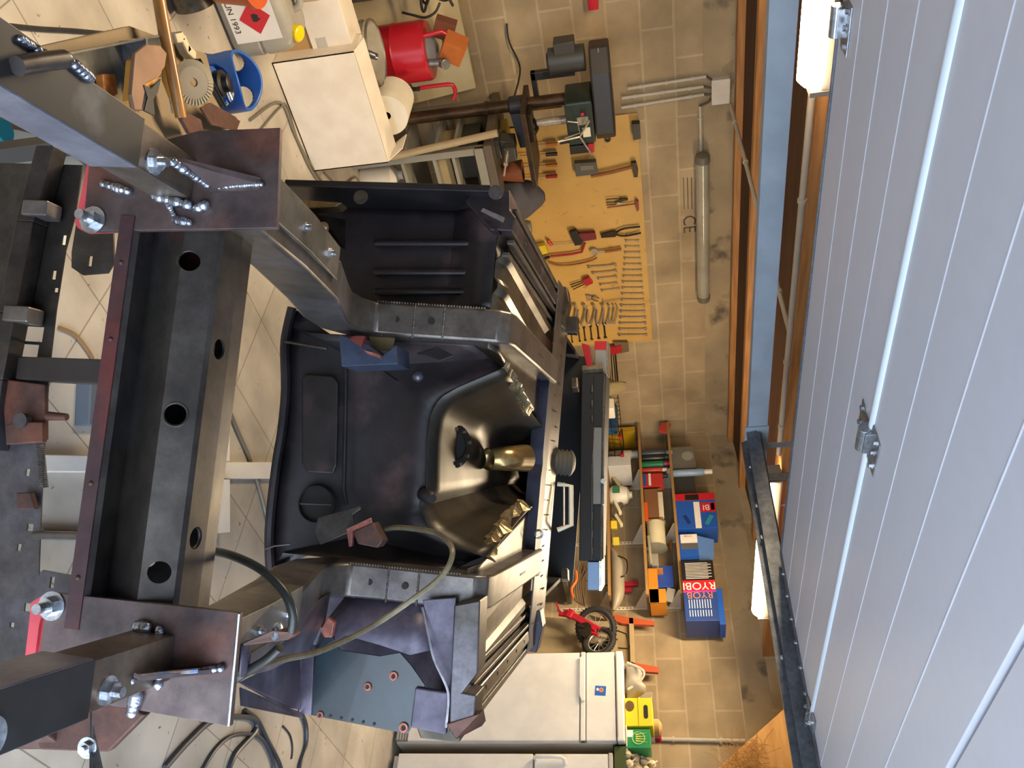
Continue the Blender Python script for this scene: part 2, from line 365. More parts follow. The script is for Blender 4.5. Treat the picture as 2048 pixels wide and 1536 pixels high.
for a, b in [((1412, 153), (1424, 165)), ((1407, 173), (1424, 176)), ((1408, 189), (1424, 186)), ((1400, 212), (1424, 193))]:
    p0 = P(*a, 'Y', yw); p1 = P(*b, 'Y', yw); c.tube([p0, p0.lerp(p1, .5) + V((0, -.012, .015)), p1], .008, 8, smooth=4)
c.build('cable', S('cable_grey', '4a453d'), t, smooth=True)
xk = P(1470, 205, 'Y', YA - .02).x
pipe('long grey conduit crossing under the joists from the junction box', [V((xk, YA - .03, 2.335)), V((xk + .02, 4.2, 2.352)), V((xk + .05, 2.97, 2.375))], .012, clips=4)
pipe('grey conduit fixed under the joist beside the lit lamps', [V((1.62, 2.935, 2.365)), V((3.0, 2.935, 2.365)), V((3.7, 2.93, 2.365))], .014, clips=3)
pipe('thin grey pipe clipped upright to the right wall above the freezer', [P(1300, 1478, 'X', XB - .02), P(1490, 1482, 'X', XB - .02)], .016, clips=2)
# garage door, raised flat overhead
m_door = M('door_white_steel', lin((.66, .675, .715)), lin((.65, .665, .705)), 25, .38, bump=.03, bscale=400)
m_seam = M('door_seam_gloss', lin((.70, .74, .78)), lin((.69, .73, .77)), 5, .45)
m_zinc = M('zinc_plated', lin((.66, .68, .70)), lin((.55, .57, .60)), 25, .32, .85, rvar=.1)
m_track = M('track_dark_steel', lin((.42, .44, .47)), lin((.35, .37, .40)), 14, .38, .5, rvar=.1)
door = thing('door_1', 'white sectional garage door raised flat under the ceiling', 'garage door', (1.3, .5, 2.15)); door['kind'] = 'structure'
DZ = 2.15; X0, X1 = -.6, 2.84
for k in range(4):
    y1 = 1.765 - .62 * k; y0 = y1 - .612
    b = MB(); prof = []
    for r in range(4):                                 # four boards with a shallow groove between
        a0 = y1 - .153 * r; prof += [(a0 - .004, 0), (a0 - .1475, 0), (a0 - .149, -.0014), (a0 - .1515, -.0014), (a0 - .153, 0)]
    prof = [(y1, .006)] + prof[:-3] + [(y0, .006)]
    lo = [V((X0, y, DZ + z)) for y, z in prof]; poly = lo + [V((X0, y0, DZ + .04)), V((X0, y1, DZ + .04))]
    b.prism(poly, (X1 - X0, 0, 0)); o = b.build('door_section', m_door, door, bevel=.0015)
    if k < 1:
        MB().cyl((X0, y0 - .004, DZ + .004), (X1, y0 - .004, DZ + .004), .0115, n=16).build('section_joint', m_seam, door, smooth=True)
e = MB(); e.span((X0, 1.766, DZ - .004), (X1, 1.772, DZ + .045)); e.build('edge_strip', m_track, door)
def hinge(x, y):
    h = MB()
    h.prism([V((x - .028, y + .004, DZ - .003)), V((x + .028, y + .004, DZ - .003)), V((x + .022, y + .05, DZ - .003)), V((x + .034, y + .075, DZ - .003)), V((x - .034, y + .075, DZ - .003)), V((x - .022, y + .05, DZ - .003))], (0, 0, .003))
    h.prism([V((x - .05, y - .065, DZ - .003)), V((x + .05, y - .065, DZ - .003)), V((x + .05, y - .012, DZ - .003)), V((x + .028, y, DZ - .003)), V((x - .028, y, DZ - .003)), V((x - .05, y - .012, DZ - .003))], (0, 0, .003))
    h.cyl((x - .032, y - .002, DZ - .014), (x + .032, y - .002, DZ - .014), .013, n=16)
    h.span((x - .03, y - .02, DZ - .016), (x + .03, y + .015, DZ - .001))
    o = h.build('hinge', m_zinc, door, bevel=.001)
    for dx, dy in ((-.036, -.045), (.036, -.045), (-.022, .06), (.022, .06), (0, -.04)):
        MB().hexbolt((x + dx, y + dy, DZ - .002), (0, 0, -1), .006, .005, 0).build('bolt', m_zinc, o)
hinge(P(1748, 900, 'Z', DZ).x, 1.149)
hinge(P(1675, 15, 'Z', DZ).x, 1.74)
# corner bracket and roller carriers along the right end of the door
for y in (1.15, .53):
    br = MB(); br.prism([V((X1 - .10, y - .05, DZ - .006)), V((X1 - .02, y - .06, DZ - .006)), V((X1 + .02, y - .02, DZ - .006)), V((X1 + .02, y + .05, DZ - .006)), V((X1 - .05, y + .055, DZ - .006))], (0, 0, .005))
    br.cyl((X1 - .06, y, DZ - .012), (X1 + .085, y, DZ - .012), .007)
    o = br.build('roller_bracket', m_zinc, door, bevel=.001)
    for dx, dy in ((-.06, -.03), (-.03, .03), (0, -.01)): MB().hexbolt((X1 + dx, y + dy, DZ - .006), (0, 0, -1), .008, .006, .006).build('bolt', m_zinc, o)
st_ = MB(); st_.span((X1 - .035, -.7, DZ - .004), (X1 + .004, 1.765, DZ + .0405)); st_.build('end_stile', m_track, door)
for k in range(6):
    MB().hexbolt((X1 - .016, 1.68 - .09 * k, DZ - .004), (0, 0, -1), .006, .005, 0).build('bolt', m_zinc, door)
# right-hand horizontal track with the cross bar
t = thing('door_track', 'dark steel garage door track running overhead along the door edge', 'door track', (X1 + .1, 1, 2.1))
tr = MB(); xa = X1 + .045
prof = [(0, 0), (0, .055), (.006, .062), (.055, .062), (.062, .05), (.062, -.02), (.06, -.02), (.06, .05), (.053, .059), (.008, .059), (.003, .054), (.003, 0)]
tr.prism([V((xa + a, -.65, DZ - .045 + b)) for a, b in prof], (0, 3.06, 0))
tr.build('rail', m_track, t)
an = MB(); an.span((xa + .066, -.65, DZ - .06), (xa + .07, 2.41, DZ + .005)); an.span((xa + .066, -.65, DZ - .06), (xa + .115, 2.41, DZ - .056)); an.build('angle_iron', m_track, t)
pl = MB(); pl.span((xa + .071, .62, DZ - .07), (xa + .076, .80, DZ + .06)); po = pl.build('joint_plate', m_zinc, t)
for dy in (.66, .76): MB().hexbolt((xa + .071, dy, DZ - .03), (-1, 0, 0), .009, .007, .008).build('bolt', m_zinc, po)
for y in (2.2, 1.2): MB().span((xa + .07, y, DZ), (xa + .076, y + .04, ceil_z(y) + .01)).build('hanger_strap', m_track, t)
for y in (2.25, 2.05, 1.9, 1.4, .9): MB().hexbolt((xa + .03, y, DZ - .046), (0, 0, -1), .007, .005, 0).build('bolt', m_zinc, t)
t = thing('door_crossbar', 'blue-grey steel bar across the garage under the joists', 'crossbar', (1.3, 2.45, DZ))
m_bar = M('bar_blue_grey', lin((.54, .585, .63)), lin((.49, .54, .58)), 8, .5)
bb = MB(); xb0, xb1 = -1.6, X1 + .25
bb.prism([V((xb0, 2.425 + a, DZ + b)) for a, b in ((0, -.035), (.05, -.035), (.05, -.03), (.005, -.03), (.005, .04), (.05, .04), (.05, .045), (0, .045))], (xb1 - xb0, 0, 0)); bb.build('channel', m_bar, t, bevel=.001)
pp = MB().span((X1 + .02, 2.419, DZ - .05), (X1 + .27, 2.4245, DZ + .05)); o = pp.build('end_plate', m_bar, t)
for q in range(4): MB().hexbolt((X1 + .05 + .05 * q, 2.419, DZ - .01 + .02 * (q % 2)), (0, -1, 0), .007, .005, 0).build('bolt', m_zinc, o)
for x in (-.9, 1.0, X1 + .2): MB().span((x, 2.47, DZ + .04), (x + .03, 2.475, ceil_z(2.47) - .05)).build('hanger_strap', m_bar, t)
# plywood sheet with dried grass by the right wall
m_ply = M('plywood_warm', lin((.82, .62, .34)), lin((.74, .53, .27)), 4, .6, stretch=(1, 1, 6))
xp = 5.5
t = thing('plywood_sheet', 'slanting plywood board lit from above at the right wall', 'plywood board', P(1500, 1500, 'X', xp))
q = [P(1600, 1388, 'X', xp), P(1606, 1600, 'X', xp), P(1425, 1600, 'X', xp), P(1436, 1536, 'X', xp), P(1590, 1398, 'X', xp)]
MB().prism(q, (.02, 0, 0)).build('panel', m_ply, t, bevel=.002)
MB().span((xp + .02, q[1].y + .05, q[0].z - .12), (XB, q[1].y + .10, q[0].z - .06)).build('support_batten', m_wood, t)
g = MB(); rnd = random.Random(3)
for k in range(130):
    c = P(1480 + rnd.uniform(-30, 45), 1525 + rnd.uniform(-40, 30), 'X', xp - .03)
    pts = [c]; d = V((rnd.uniform(-.3, .1), rnd.uniform(-1, 1), rnd.uniform(-.6, 1))).normalized() * .012
    for j in range(8):
        pts.append(pts[-1] + d); d = (d + V((rnd.uniform(-.3, .3), rnd.uniform(-1, 1), rnd.uniform(-1, 1))) * .009)
        pts[-1].x = min(pts[-1].x, xp - .006)
    g.tube(pts, .0014, 4)
o = g.build('dried_grass', S('straw_brown', 'a87a3a', rough=.8)); tag(o, 'tangle of dried brown grass against the slanting plywood board', 'dried grass'); o['kind'] = 'stuff'
# ------------------------------------------------------------------ the car shell, upside down on the spit
m_steel = M('bare_steel_dark', lin((.30, .285, .27)), lin((.20, .185, .175)), 7, .42, .75, rvar=.12, bump=.06, c3=lin((.36, .35, .37)), s3=3.5, t3=(.5, .7))
m_rail = M('rail_brushed_steel', lin((.44, .42, .40)), lin((.32, .30, .29)), 6, .38, .7, rvar=.1, bump=.05, c3=lin((.50, .49, .52)), s3=3, t3=(.5, .75))
m_black = M('shell_black_primer', lin((.09, .088, .105)), lin((.18, .16, .175)), 6, .42, .25, rvar=.15, bump=.08, grime=.35, c3=lin((.33, .265, .275)), s3=4.5, t3=(.56, .74))
m_purple = M('sanded_primer', lin((.34, .32, .38)), lin((.24, .22, .28)), 7, .45, .35, rvar=.12, bump=.06, c3=lin((.44, .42, .48)), s3=5, t3=(.55, .72))
m_green = M('old_green_paint', lin((.09, .155, .18)), lin((.065, .105, .14)), 6, .28, .1, grime=.35, c3=lin((.16, .18, .22)), s3=3, t3=(.6, .75), coat=.15)
m_floor = M('floor_pan_steel', lin((.40, .37, .32)), lin((.24, .22, .19)), 6, .34, .7, rvar=.12, bump=.08, c3=lin((.28, .24, .2)), s3=4, t3=(.55, .7))
m_tun = M('tunnel_bronze', lin((.20, .18, .145)), lin((.12, .11, .095)), 6, .40, .35, rvar=.12, bump=.05, c3=lin((.12, .11, .11)), s3=3, t3=(.5, .7))
m_navy = M('navy_primer', lin((.10, .12, .22)), lin((.07, .085, .16)), 6, .45, .1, rvar=.1)
m_rust = M('surface_rust', lin((.36, .24, .20)), lin((.24, .17, .16)), 9, .6, .35, bump=.1, c3=lin((.46, .27, .2)), s3=5, t3=(.55, .7))
m_redox = M('red_oxide_patch', lin((.25, .17, .18)), lin((.46, .17, .15)), 5, .5, .3, mix=(.45, .66))
m_copper = M('copper_patch', lin((.72, .45, .38)), lin((.45, .28, .26)), 20, .5, .5)
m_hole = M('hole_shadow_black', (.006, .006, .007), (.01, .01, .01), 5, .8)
m_weld = M('weld_bead', lin((.72, .76, .82)), lin((.45, .45, .50)), 40, .25, .9, rvar=.1, bump=.3)
m_bolt = M('bolt_zinc', lin((.80, .82, .85)), lin((.68, .70, .73)), 30, .25, .9)
m_spatter = M('grey_plate_steel', lin((.42, .36, .35)), lin((.30, .26, .27)), 6, .42, .55, rvar=.12, bump=.05, c3=lin((.50, .36, .32)), s3=4, t3=(.58, .72))
car = thing('car_shell', 'upside-down bare black and grey car body shell hanging between the two square arms', 'car body shell', mat=CARM)
def C3(pts): return [CW(*p) for p in pts]
def bump_line(b, a, c, r, n, jit=.25, seed=1):         # weld bead: overlapping lumps
    rd = random.Random(seed)
    for k in range(n):
        p = V(a).lerp(V(c), k / max(1, n - 1)); rr = r * (1 + rd.uniform(-jit, jit))
        b.ball(p, rr, 8)
    return b
# chassis rails
RTOP = [(1.17, 1.06), (1.45, 1.025), (1.75, .97), (1.98, .90), (2.08, .872), (2.16, .875), (2.20, .90), (2.215, .98), (2.22, 1.2), (2.225, 1.245), (2.25, 1.272), (2.30, 1.28), (2.7, 1.285), (3.2, 1.29)]
RBOT = [(3.2, 1.19), (2.7, 1.185), (2.42, 1.175), (2.34, 1.13), (2.32, .95), (2.28, .80), (2.16, .755), (2.0, .775), (1.75, .845), (1.45, .915), (1.17, .955)]
rails = []
for sd in (-1, 1):
    c = .36 * sd; w = .046
    prof = [CW(c - w, d, n) for d, n in RTOP + RBOT]
    b = MB().prism(prof, CS * (2 * w))
    r = b.build('chassis_rail', m_rail, car, bevel=.008, smooth=30); rails.append(r)
    # bolted sleeve on the front part of the rail
    sl = MB()
    for z0, z1, s0, s1 in ((0, .004, -w - .012, w * .3),):
        sl.prism([CW(c + sd * -s0 * 0 + s, d, n + z) for s, d, n, z in ((s0, 1.17, 1.06, .004), (s1, 1.17, 1.06, .004), (s1, 1.45, 1.026, .004), (s1, 1.68, .985, .004), (s0, 1.68, .985, .004), (s0, 1.45, 1.026, .004))], CN * .004)
        so = sl.build('sleeve_plate', M('sleeve_grey', lin((.46, .45, .42)), lin((.36, .35, .33)), 6, .4, .6), r, bevel=.0015); sl = MB()
        sl.prism([CW(c + s0 if sd < 0 else c + s0, d, n) for d, n in ((1.17, 1.066), (1.45, 1.032), (1.68, .991), (1.68, .91), (1.45, .95), (1.17, .985))], CS * .005)
    sl.build('sleeve_plate', MATS['sleeve_grey'], r, bevel=.0015)
    for d in (1.40, 1.58):
        n = 1.03 if d < 1.5 else 1.006
        MB().hexbolt(CW(c - .02, d, n + .004), CN, .010, .008, .010).build('bolt', m_bolt, so)
    for n in (.955, 1.055): MB().cyl(CW(c, 2.21, n), CW(c, 2.2225, n), .009, n=14).build('drilled_hole', m_hole, r)   # holes of the kick-up
    for n in (.915, 1.005, 1.09): bump_line(MB(), CW(c - w, 2.215, n), CW(c + w, 2.215, n), .0028, 22, seed=int(n * 100)).build('weld_seam', m_rail, r, smooth=True)
    bump_line(MB(), CW(c - w * 1.0, 2.2, .90), CW(c - w, 2.22, 1.2), .003, 40, seed=4).build('weld_seam', m_rail, r, smooth=True)
    for k in range(4): MB().cyl(CW(c + .0, 2.72 + .03 * k, 1.2845), CW(c, 2.72 + .03 * k, 1.2868), .004, n=8).build('drilled_hole', m_hole, r)
# crossmember between the front rails
prof = [(1.15, .852), (1.15, .876), (1.156, .880), (1.20, .878), (1.160, .957), (1.164, .964), (1.182, 1.000), (1.19, 1.004), (1.245, 1.004), (1.29, .998), (1.29, .872), (1.206, .8745)]
rows = [[CW(s, d, n - .006 * 0) for d, n in prof] for s in [-.315 + .63 * i / 24 for i in range(25)]]
hc = MB()
def punch(px, py, d, rad, ax, L_=.05):
    p = K(px, py, d); a = (CA * ax[0] + CN * ax[1]).normalized(); hc.cyl(p - a * L_, p + a * L_, rad, n=20); return p, a
mid_ax = (-.9, .43); hol = []
hol.append(punch(380, 524, 1.173, .0165, mid_ax, .03)); hol.append(punch(414, 697, 1.215, .0165, (0, 1), .03))
hol.append(punch(351, 829, 1.170, .0165, mid_ax, .03)); hol.append(punch(384, 1075, 1.215, .0175, (0, 1), .03)); hol.append(punch(320, 1146, 1.165, .0165, (-.75, .65), .16))
b = MB().grid(rows); xm = b.build('crossmember', m_steel, car, solid=.004, cut=hc)
for p, a in hol[:4]: MB().torus(p + a * .0015, a, .0178, .0026, 28, 8).build('hole_collar', m_steel, xm, smooth=True)
MB().prism(C3([(-.315, 1.146, .852), (.315, 1.146, .852), (.315, 1.146, .876), (-.315, 1.146, .876)]), CA * .003).build('flange', m_redox, xm)
for s in (-.12, .1, .24, -.24): MB().ball(CW(s, 1.146, .864), .004, 8).build('rivet', m_rust, xm, smooth=True)
# lower front panel (slam panel) with its slots, strut, tie rod, latch
hc = MB()
def slot(px, py, a, b, rot=0):
    p = K(px, py, 1.30); hc.prism([p - CA * .05 + CS * (x * math.cos(rot) - z * math.sin(rot)) + CN * (x * math.sin(rot) + z * math.cos(rot)) for x, z in ((-a, -b), (a, -b), (a, b), (-a, b))], CA * .1)
for q in ((128, 480, .009, .004), (108, 550, .008, .004), (112, 580, .004, .004), (55, 945, .006, .004), (38, 1095, .006, .004), (60, 1055, .006, .006), (24, 1250, .004, .004), (55, 1215, .007, .006)): slot(*q)
p0 = K(62, 683, 1.30); hc.prism([p0 - CA * .05 + CS * x + CN * z for x, z in ((-.027, -.024), (.03, -.024), (.03, .022), (-.027, .022))], CA * .1)
top = [KL(x, y, 1.30) for x, y in ((165, 330), (150, 430), (131, 500), (112, 620), (98, 740), (90, 860), (83, 1000), (78, 1120), (75, 1250), (70, 1400))]
pts = [CW(p.x, 1.30, p.z) for p in top] + [CW(p.x, 1.30, .46) for p in reversed(top)]
sp = MB().prism(pts, CA * .003).build('slam_panel', m_steel, car, cut=hc)
lip = MB(); la = [KL(x, y, 1.285) for x, y in ((95, 300), (55, 450), (20, 630), (-5, 760), (-25, 900))]
for i in range(len(la) - 1):
    a, c = la[i], la[i + 1]
    lip.hexa(C3([(a.x, 1.262, a.z - .005), (c.x, 1.262, c.z - .005), (c.x, 1.298, c.z - .005), (a.x, 1.298, a.z - .005), (a.x, 1.262, a.z + .03), (c.x, 1.262, c.z + .03), (c.x, 1.298, c.z + .03), (a.x, 1.298, a.z + .03)]))
lip.build('folded_edge', m_steel, sp, bevel=.002)
for x, y in ((75, 420), (38, 630)):
    cl = MB(); p = KL(x, y, 1.27); cl.prism(C3([(p.x - .014, 1.255, p.z - .02), (p.x + .014, 1.255, p.z - .02), (p.x + .014, 1.255, p.z + .03), (p.x - .014, 1.255, p.z + .03)]), CA * .04); cl.build('edge_clip', m_rail, sp, bevel=.003)
p = K(62, 686, 1.305); lp = MB(); lp.tube([p + CS * x + CN * z for x, z in ((-.0, -.022), (.028, -.022), (.028, .02), (0, .02))], .0035, 8, True); lp.build('release_loop', m_black, sp)
a = KL(100, 742, 1.29); b_ = KL(200, 742, 1.20)
MB().hexa(C3([(a.x - .02, 1.27, a.z - .05), (a.x + .02, 1.27, a.z - .05), (a.x + .02, 1.31, a.z - .05), (a.x - .02, 1.31, a.z - .05), (b_.x - .02, 1.19, .862), (b_.x + .02, 1.19, .862), (b_.x + .02, 1.23, .862), (b_.x - .02, 1.23, .862)])).build('centre_strut', m_black, car, bevel=.003)
a = K(70, 1070, 1.29); MB().cyl(a, K(175, 1072, 1.20), .007, n=12).build('tie_rod', m_rail, car, smooth=True)
for q in (((155, 430), (225, 430), (228, 525), (215, 546), (165, 550), (143, 535), (143, 505)), ((85, 1140), (165, 1155), (170, 1215), (80, 1215), (72, 1160))):
    hc = MB(); sx, sy = ((180, 522) if q[0][1] < 600 else (104, 1165)); p = K(sx, sy, 1.24)
    hc.prism([p - CA * .05 + CS * x + CN * z for x, z in ((-.009, -.004), (.009, -.004), (.009, .004), (-.009, .004))], CA * .1)
    MB().prism([K(x, y, 1.24) for x, y in q], CA * .004).build('side_bracket', m_steel, car, cut=hc)
lt = MB(); f = lambda x, y, d=1.285: K(x, y, d)
lt.prism([f(15, 815), f(20, 760), f(98, 770), f(98, 880), f(20, 885)], CA * -.01)
lt.prism([f(50, 845, 1.27), f(95, 845, 1.27), f(95, 885, 1.27), f(22, 890, 1.27), f(22, 850, 1.27)], CA * -.012)
lo = lt.build('bonnet_latch', m_rust, sp, bevel=.002)
MB().cyl(f(96, 832, 1.27), f(134, 834, 1.27), .008, .006, 12).build('latch_pin', m_rust, lo, smooth=True)
cc = f(50, 842, 1.265); MB().cyl(cc, cc - CA * .012, .013, n=14).build('pivot', m_steel, lo)
sc = MB(); A_ = f(80, 890, 1.27); B_ = f(88, 975, 1.27); d = B_ - A_; u, w, _ = frame(d)
sc.tube([A_ + d * (i / 160) + (u * math.cos(i * .9) + w * math.sin(i * .9)) * .006 for i in range(161)], .0014, 5); sc.build('return_spring', m_rail, lo, smooth=True)
MB().prism([f(42, 985, 1.29), f(70, 985, 1.29), f(80, 1018, 1.29), f(45, 1018, 1.29)], CA * -.012).build('spring_anchor', m_rust, lo, bevel=.002)
# firewall between the rails with the tunnel mouth
bot = [(590, 618), (580, 660), (575, 700), (577, 780), (570, 860), (560, 920), (550, 1000), (545, 1060), (545, 1108), (548, 1150)]
DF = 2.30
mouth = [(1008, 736), (985, 745), (955, 758), (915, 775), (880, 795), (862, 825), (855, 880), (853, 940), (852, 985), (838, 1015), (860, 1060), (915, 1095), (965, 1112)]
low = [KL(x, y, DF) for x, y in bot]
def resample(pts, n):
    L_ = [0]
    for a, c in zip(pts, pts[1:]): L_.append(L_[-1] + (V(c) - V(a)).length)
    out = []
    for i in range(n):
        t = L_[-1] * i / (n - 1); k = 0
        while k < len(L_) - 2 and L_[k + 1] < t: k += 1
        f_ = (t - L_[k]) / max(1e-9, L_[k + 1] - L_[k]); out.append(V(pts[k]).lerp(V(pts[k + 1]), f_))
    return out
NR = 33
lowr = resample([V((-.32, DF, 1.15)), V((-.32, DF, .9)), V((-.32, DF, low[0].z))] + [V((p.x, DF, p.z)) for p in low] + [V((.32, DF, low[-1].z)), V((.32, DF, .9)), V((.32, DF, 1.15))], NR)
mo = resample([KL(x, y, DF + .02) for x, y in mouth], NR)
rows = []
for t in (0, .12, .3, .5, .7, .85, 1):
    rows.append([CW(*(a.lerp(c, t) + V((0, .045 * math.sin(math.pi * t) + (.02 if t > .3 else 0), 0)))) for a, c in zip(lowr, mo)])
fw = MB().grid(rows).build('firewall', m_black, car, smooth=True, solid=.003)
# cowl lip, ledge, pressed panel, round aperture, pedals bracket
lip = MB(); lip.tube([CW(p.x, DF - .02, p.z) for p in low], .014, 8, smooth=3)
lip.build('cowl_lip', m_black, car, smooth=True)
cwl = MB(); rows = [[CW(p.x, DF - .02 + .14 * t, p.z - .012 * t) for p in low] for t in (0, .3, 1)]; cwl.grid(rows); cwl.build('cowl_panel', m_black, car, solid=.003)
p = [KL(x, y, DF + .0) for x, y in ((605, 755), (605, 925), (615, 945), (668, 948), (675, 930), (678, 765), (668, 752), (615, 748))]
MB().prism([CW(q.x, DF + .005, q.z) for q in p], CA * -.012).build('pressed_panel', m_black, fw, bevel=.005)
lg = MB(); lg.tube([CW(q.x, DF + .01, q.z) for q in [KL(x, y, DF) for x, y in ((690, 735), (688, 850), (685, 980), (690, 1010))]], .006, 8); lg.build('ledge', m_black, fw, smooth=True)
c = K(632, 1008, DF - .012); MB().lathe(c, -CA, [(.054, -.02), (.054, 0), (.0515, .003), (.050, 0), (.050, -.012)], 32).build('round_aperture', m_hole, fw, smooth=True)
MB().tube([K(600, 1007, DF - .018), K(664, 1009, DF - .018)], .003, 6).build('aperture_bar', m_black, fw)
kb = MB(); kb.ball(K(836, 752, DF - .03), .018, 12); kb.build('pressed_dimple', M('dimple_gloss', lin((.34, .34, .38)), lin((.28, .28, .32)), 5, .2, .5), fw, smooth=True)
dm = MB(); dm.prism([K(832, 707, 2.27), K(873, 693, 2.27), K(910, 712, 2.27), K(880, 722, 2.27)], CA * .01); dm.build('gusset_plate', m_black, fw, bevel=.002)
# blue-grey bracket box beside the left rail, with its cut opening
bx = MB(); D1 = 2.16
bx.prism([K(678, 668, D1), K(735, 690, D1), K(760, 715, D1), K(792, 690, D1), K(795, 728, D1), K(683, 733, D1)], CA * .12)
bo = bx.build('engine_mount_box', M('bracket_blue_grey', lin((.27, .32, .42)), lin((.20, .23, .31)), 7, .4, .4), car, bevel=.002)
MB().prism([K(694, 668, D1 + .01), K(730, 672, D1 + .01), K(722, 694, D1 - .02), K(690, 672, D1 - .02)], CA * .02).build('red_oxide_flap', M('oxide_maroon', lin((.36, .10, .16)), lin((.28, .09, .13)), 8, .5), bo)
MB().prism([K(728, 700, D1 - .01), K(734, 707, D1 - .01), K(763, 718, D1 - .01), K(758, 709, D1 - .01)], CA * .03).build('bare_edge', m_copper, bo)
MB().prism([K(738, 672, D1 + .1), K(790, 672, D1 + .1), K(785, 700, D1 + .1), K(745, 700, D1 + .1)], CA * .004).build('inner_plate', M('inner_tan', lin((.60, .52, .36)), lin((.48, .40, .28)), 8, .5), bo)
sp_ = MB(); sp_.tube([K(570, 683, DF - .03), K(600, 688, DF - .03), K(655, 697, DF - .03)], .005, 6); sp_.build('bonnet_cable_stub', m_steel, fw)
# steering bracket beside the right rail
bx = MB(); D2 = 2.12
bx.prism([K(635, 1035, D2), K(720, 1012, D2), K(722, 1018, D2), K(705, 1030, D2), K(710, 1060, D2), K(640, 1090, D2), K(630, 1065, D2)], CA * .01)
bx.prism([K(705, 1028, D2), K(712, 1062, D2), K(712, 1062, D2 + .14), K(705, 1028, D2 + .14)], CN * -.006)
bo = bx.build('steering_bracket', m_steel, car, bevel=.002)
MB().prism([K(693, 1058, D2 - .01), K(740, 1036, D2 - .01), K(742, 1046, D2 - .01), K(705, 1062, D2 - .01), K(704, 1092, D2 - .01), K(698, 1094, D2 - .01)], CA * .012).build('cut_edge', m_copper, bo)
MB().prism([K(705, 1063, D2), K(745, 1045, D2), K(765, 1082, D2), K(755, 1096, D2), K(715, 1088, D2)], CA * .05).build('bracket_leg', m_rust, bo, bevel=.003)
# tunnel
SECT = [(DF + .02, None), (2.42, .93), (2.6, .82), (2.8, .70), (3.0, .60), (3.2, .54), (3.5, .50)]
rows = []
cm = V((-.045, 0, 1.0))
for d, k in SECT:
    if k is None: rows.append([CW(q.x, d, q.z) for q in mo]); continue
    row = []
    for i, q in enumerate(mo):
        x = q.x * k; z = 1.27 - (1.27 - q.z) * (k * .75 + .25) + .05 * (1 - k)
        if i in (0, NR - 1): z = 1.255
        row.append(CW(x, d, z))
    rows.append(row)
tn = MB().grid(rows).build('transmission_tunnel', m_tun, car, smooth=True, solid=.003)
c = K(912, 893, 2.54); ax = (CN * .95 - CA * .45).normalized()
rg = MB(); rg.lathe(c, ax, [(.040, 0), (.040, .008), (.064, .008), (.069, 0), (.069, -.03)], 32, cap=False); ro = rg.build('gear_lever_ring', m_tun, tn, smooth=True)
MB().cyl(c + ax * .001, c + ax * .003, .041, n=28).build('gear_lever_hole', m_hole, ro)
u, w, _ = frame(ax)
for k in range(8): q = c + (u * math.cos(k * .785) + w * math.sin(k * .785)) * .056 + ax * .008; MB().cyl(q, q + ax * .005, .006, n=8).build('stud', m_bolt, ro)
a = K(975, 918, 2.78); e = K(1052, 916, 2.92)
pt = MB(); pt.cyl(a, e, .036, .046, 28, cap=False); po = pt.build('propshaft_tube', M('tube_gilt_steel', lin((.70, .60, .40)), lin((.52, .45, .31)), 8, .25, .8), tn, smooth=True, solid=.003)
MB().cyl(a.lerp(e, .97), a.lerp(e, .975), .043, n=28).build('tube_bore', m_hole, po)
a = K(842, 985, 2.34); MB().lathe(a, (K(878, 1005, 2.28) - a), [(.012, 0), (.020, .01), (.020, .05), (.014, .06)], 16).build('grommet_stub', m_black, fw, smooth=True)
# torn edges where the gearbox hump was cut out
for pts, nm in ((((1005, 735), (1030, 775), (1050, 820), (1058, 832)), 1), (((965, 1108), (985, 1070), (1010, 1035), (1045, 1000)), 2)):
    tb = MB(); rd = random.Random(nm); q = [K(x, y, 2.36 + .12 * i) for i, (x, y) in enumerate(pts)]
    lo_ = spline([V(p) for p in q], 9)
    up = [p + CN * rd.uniform(.006, .018 if nm == 1 else .04) + CS * (.02 * (1 if nm == 2 else -1)) for p in lo_]
    bt = [p - CN * rd.uniform(.004, .02) + CA * rd.uniform(-.01, .01) for p in lo_]
    tb.grid([up, lo_, bt]); tb.build('torn_edge', M('torn_bright_metal', lin((.66, .60, .46)), lin((.40, .36, .28)), 30, .3, .7, bump=.4), tn, solid=.002)
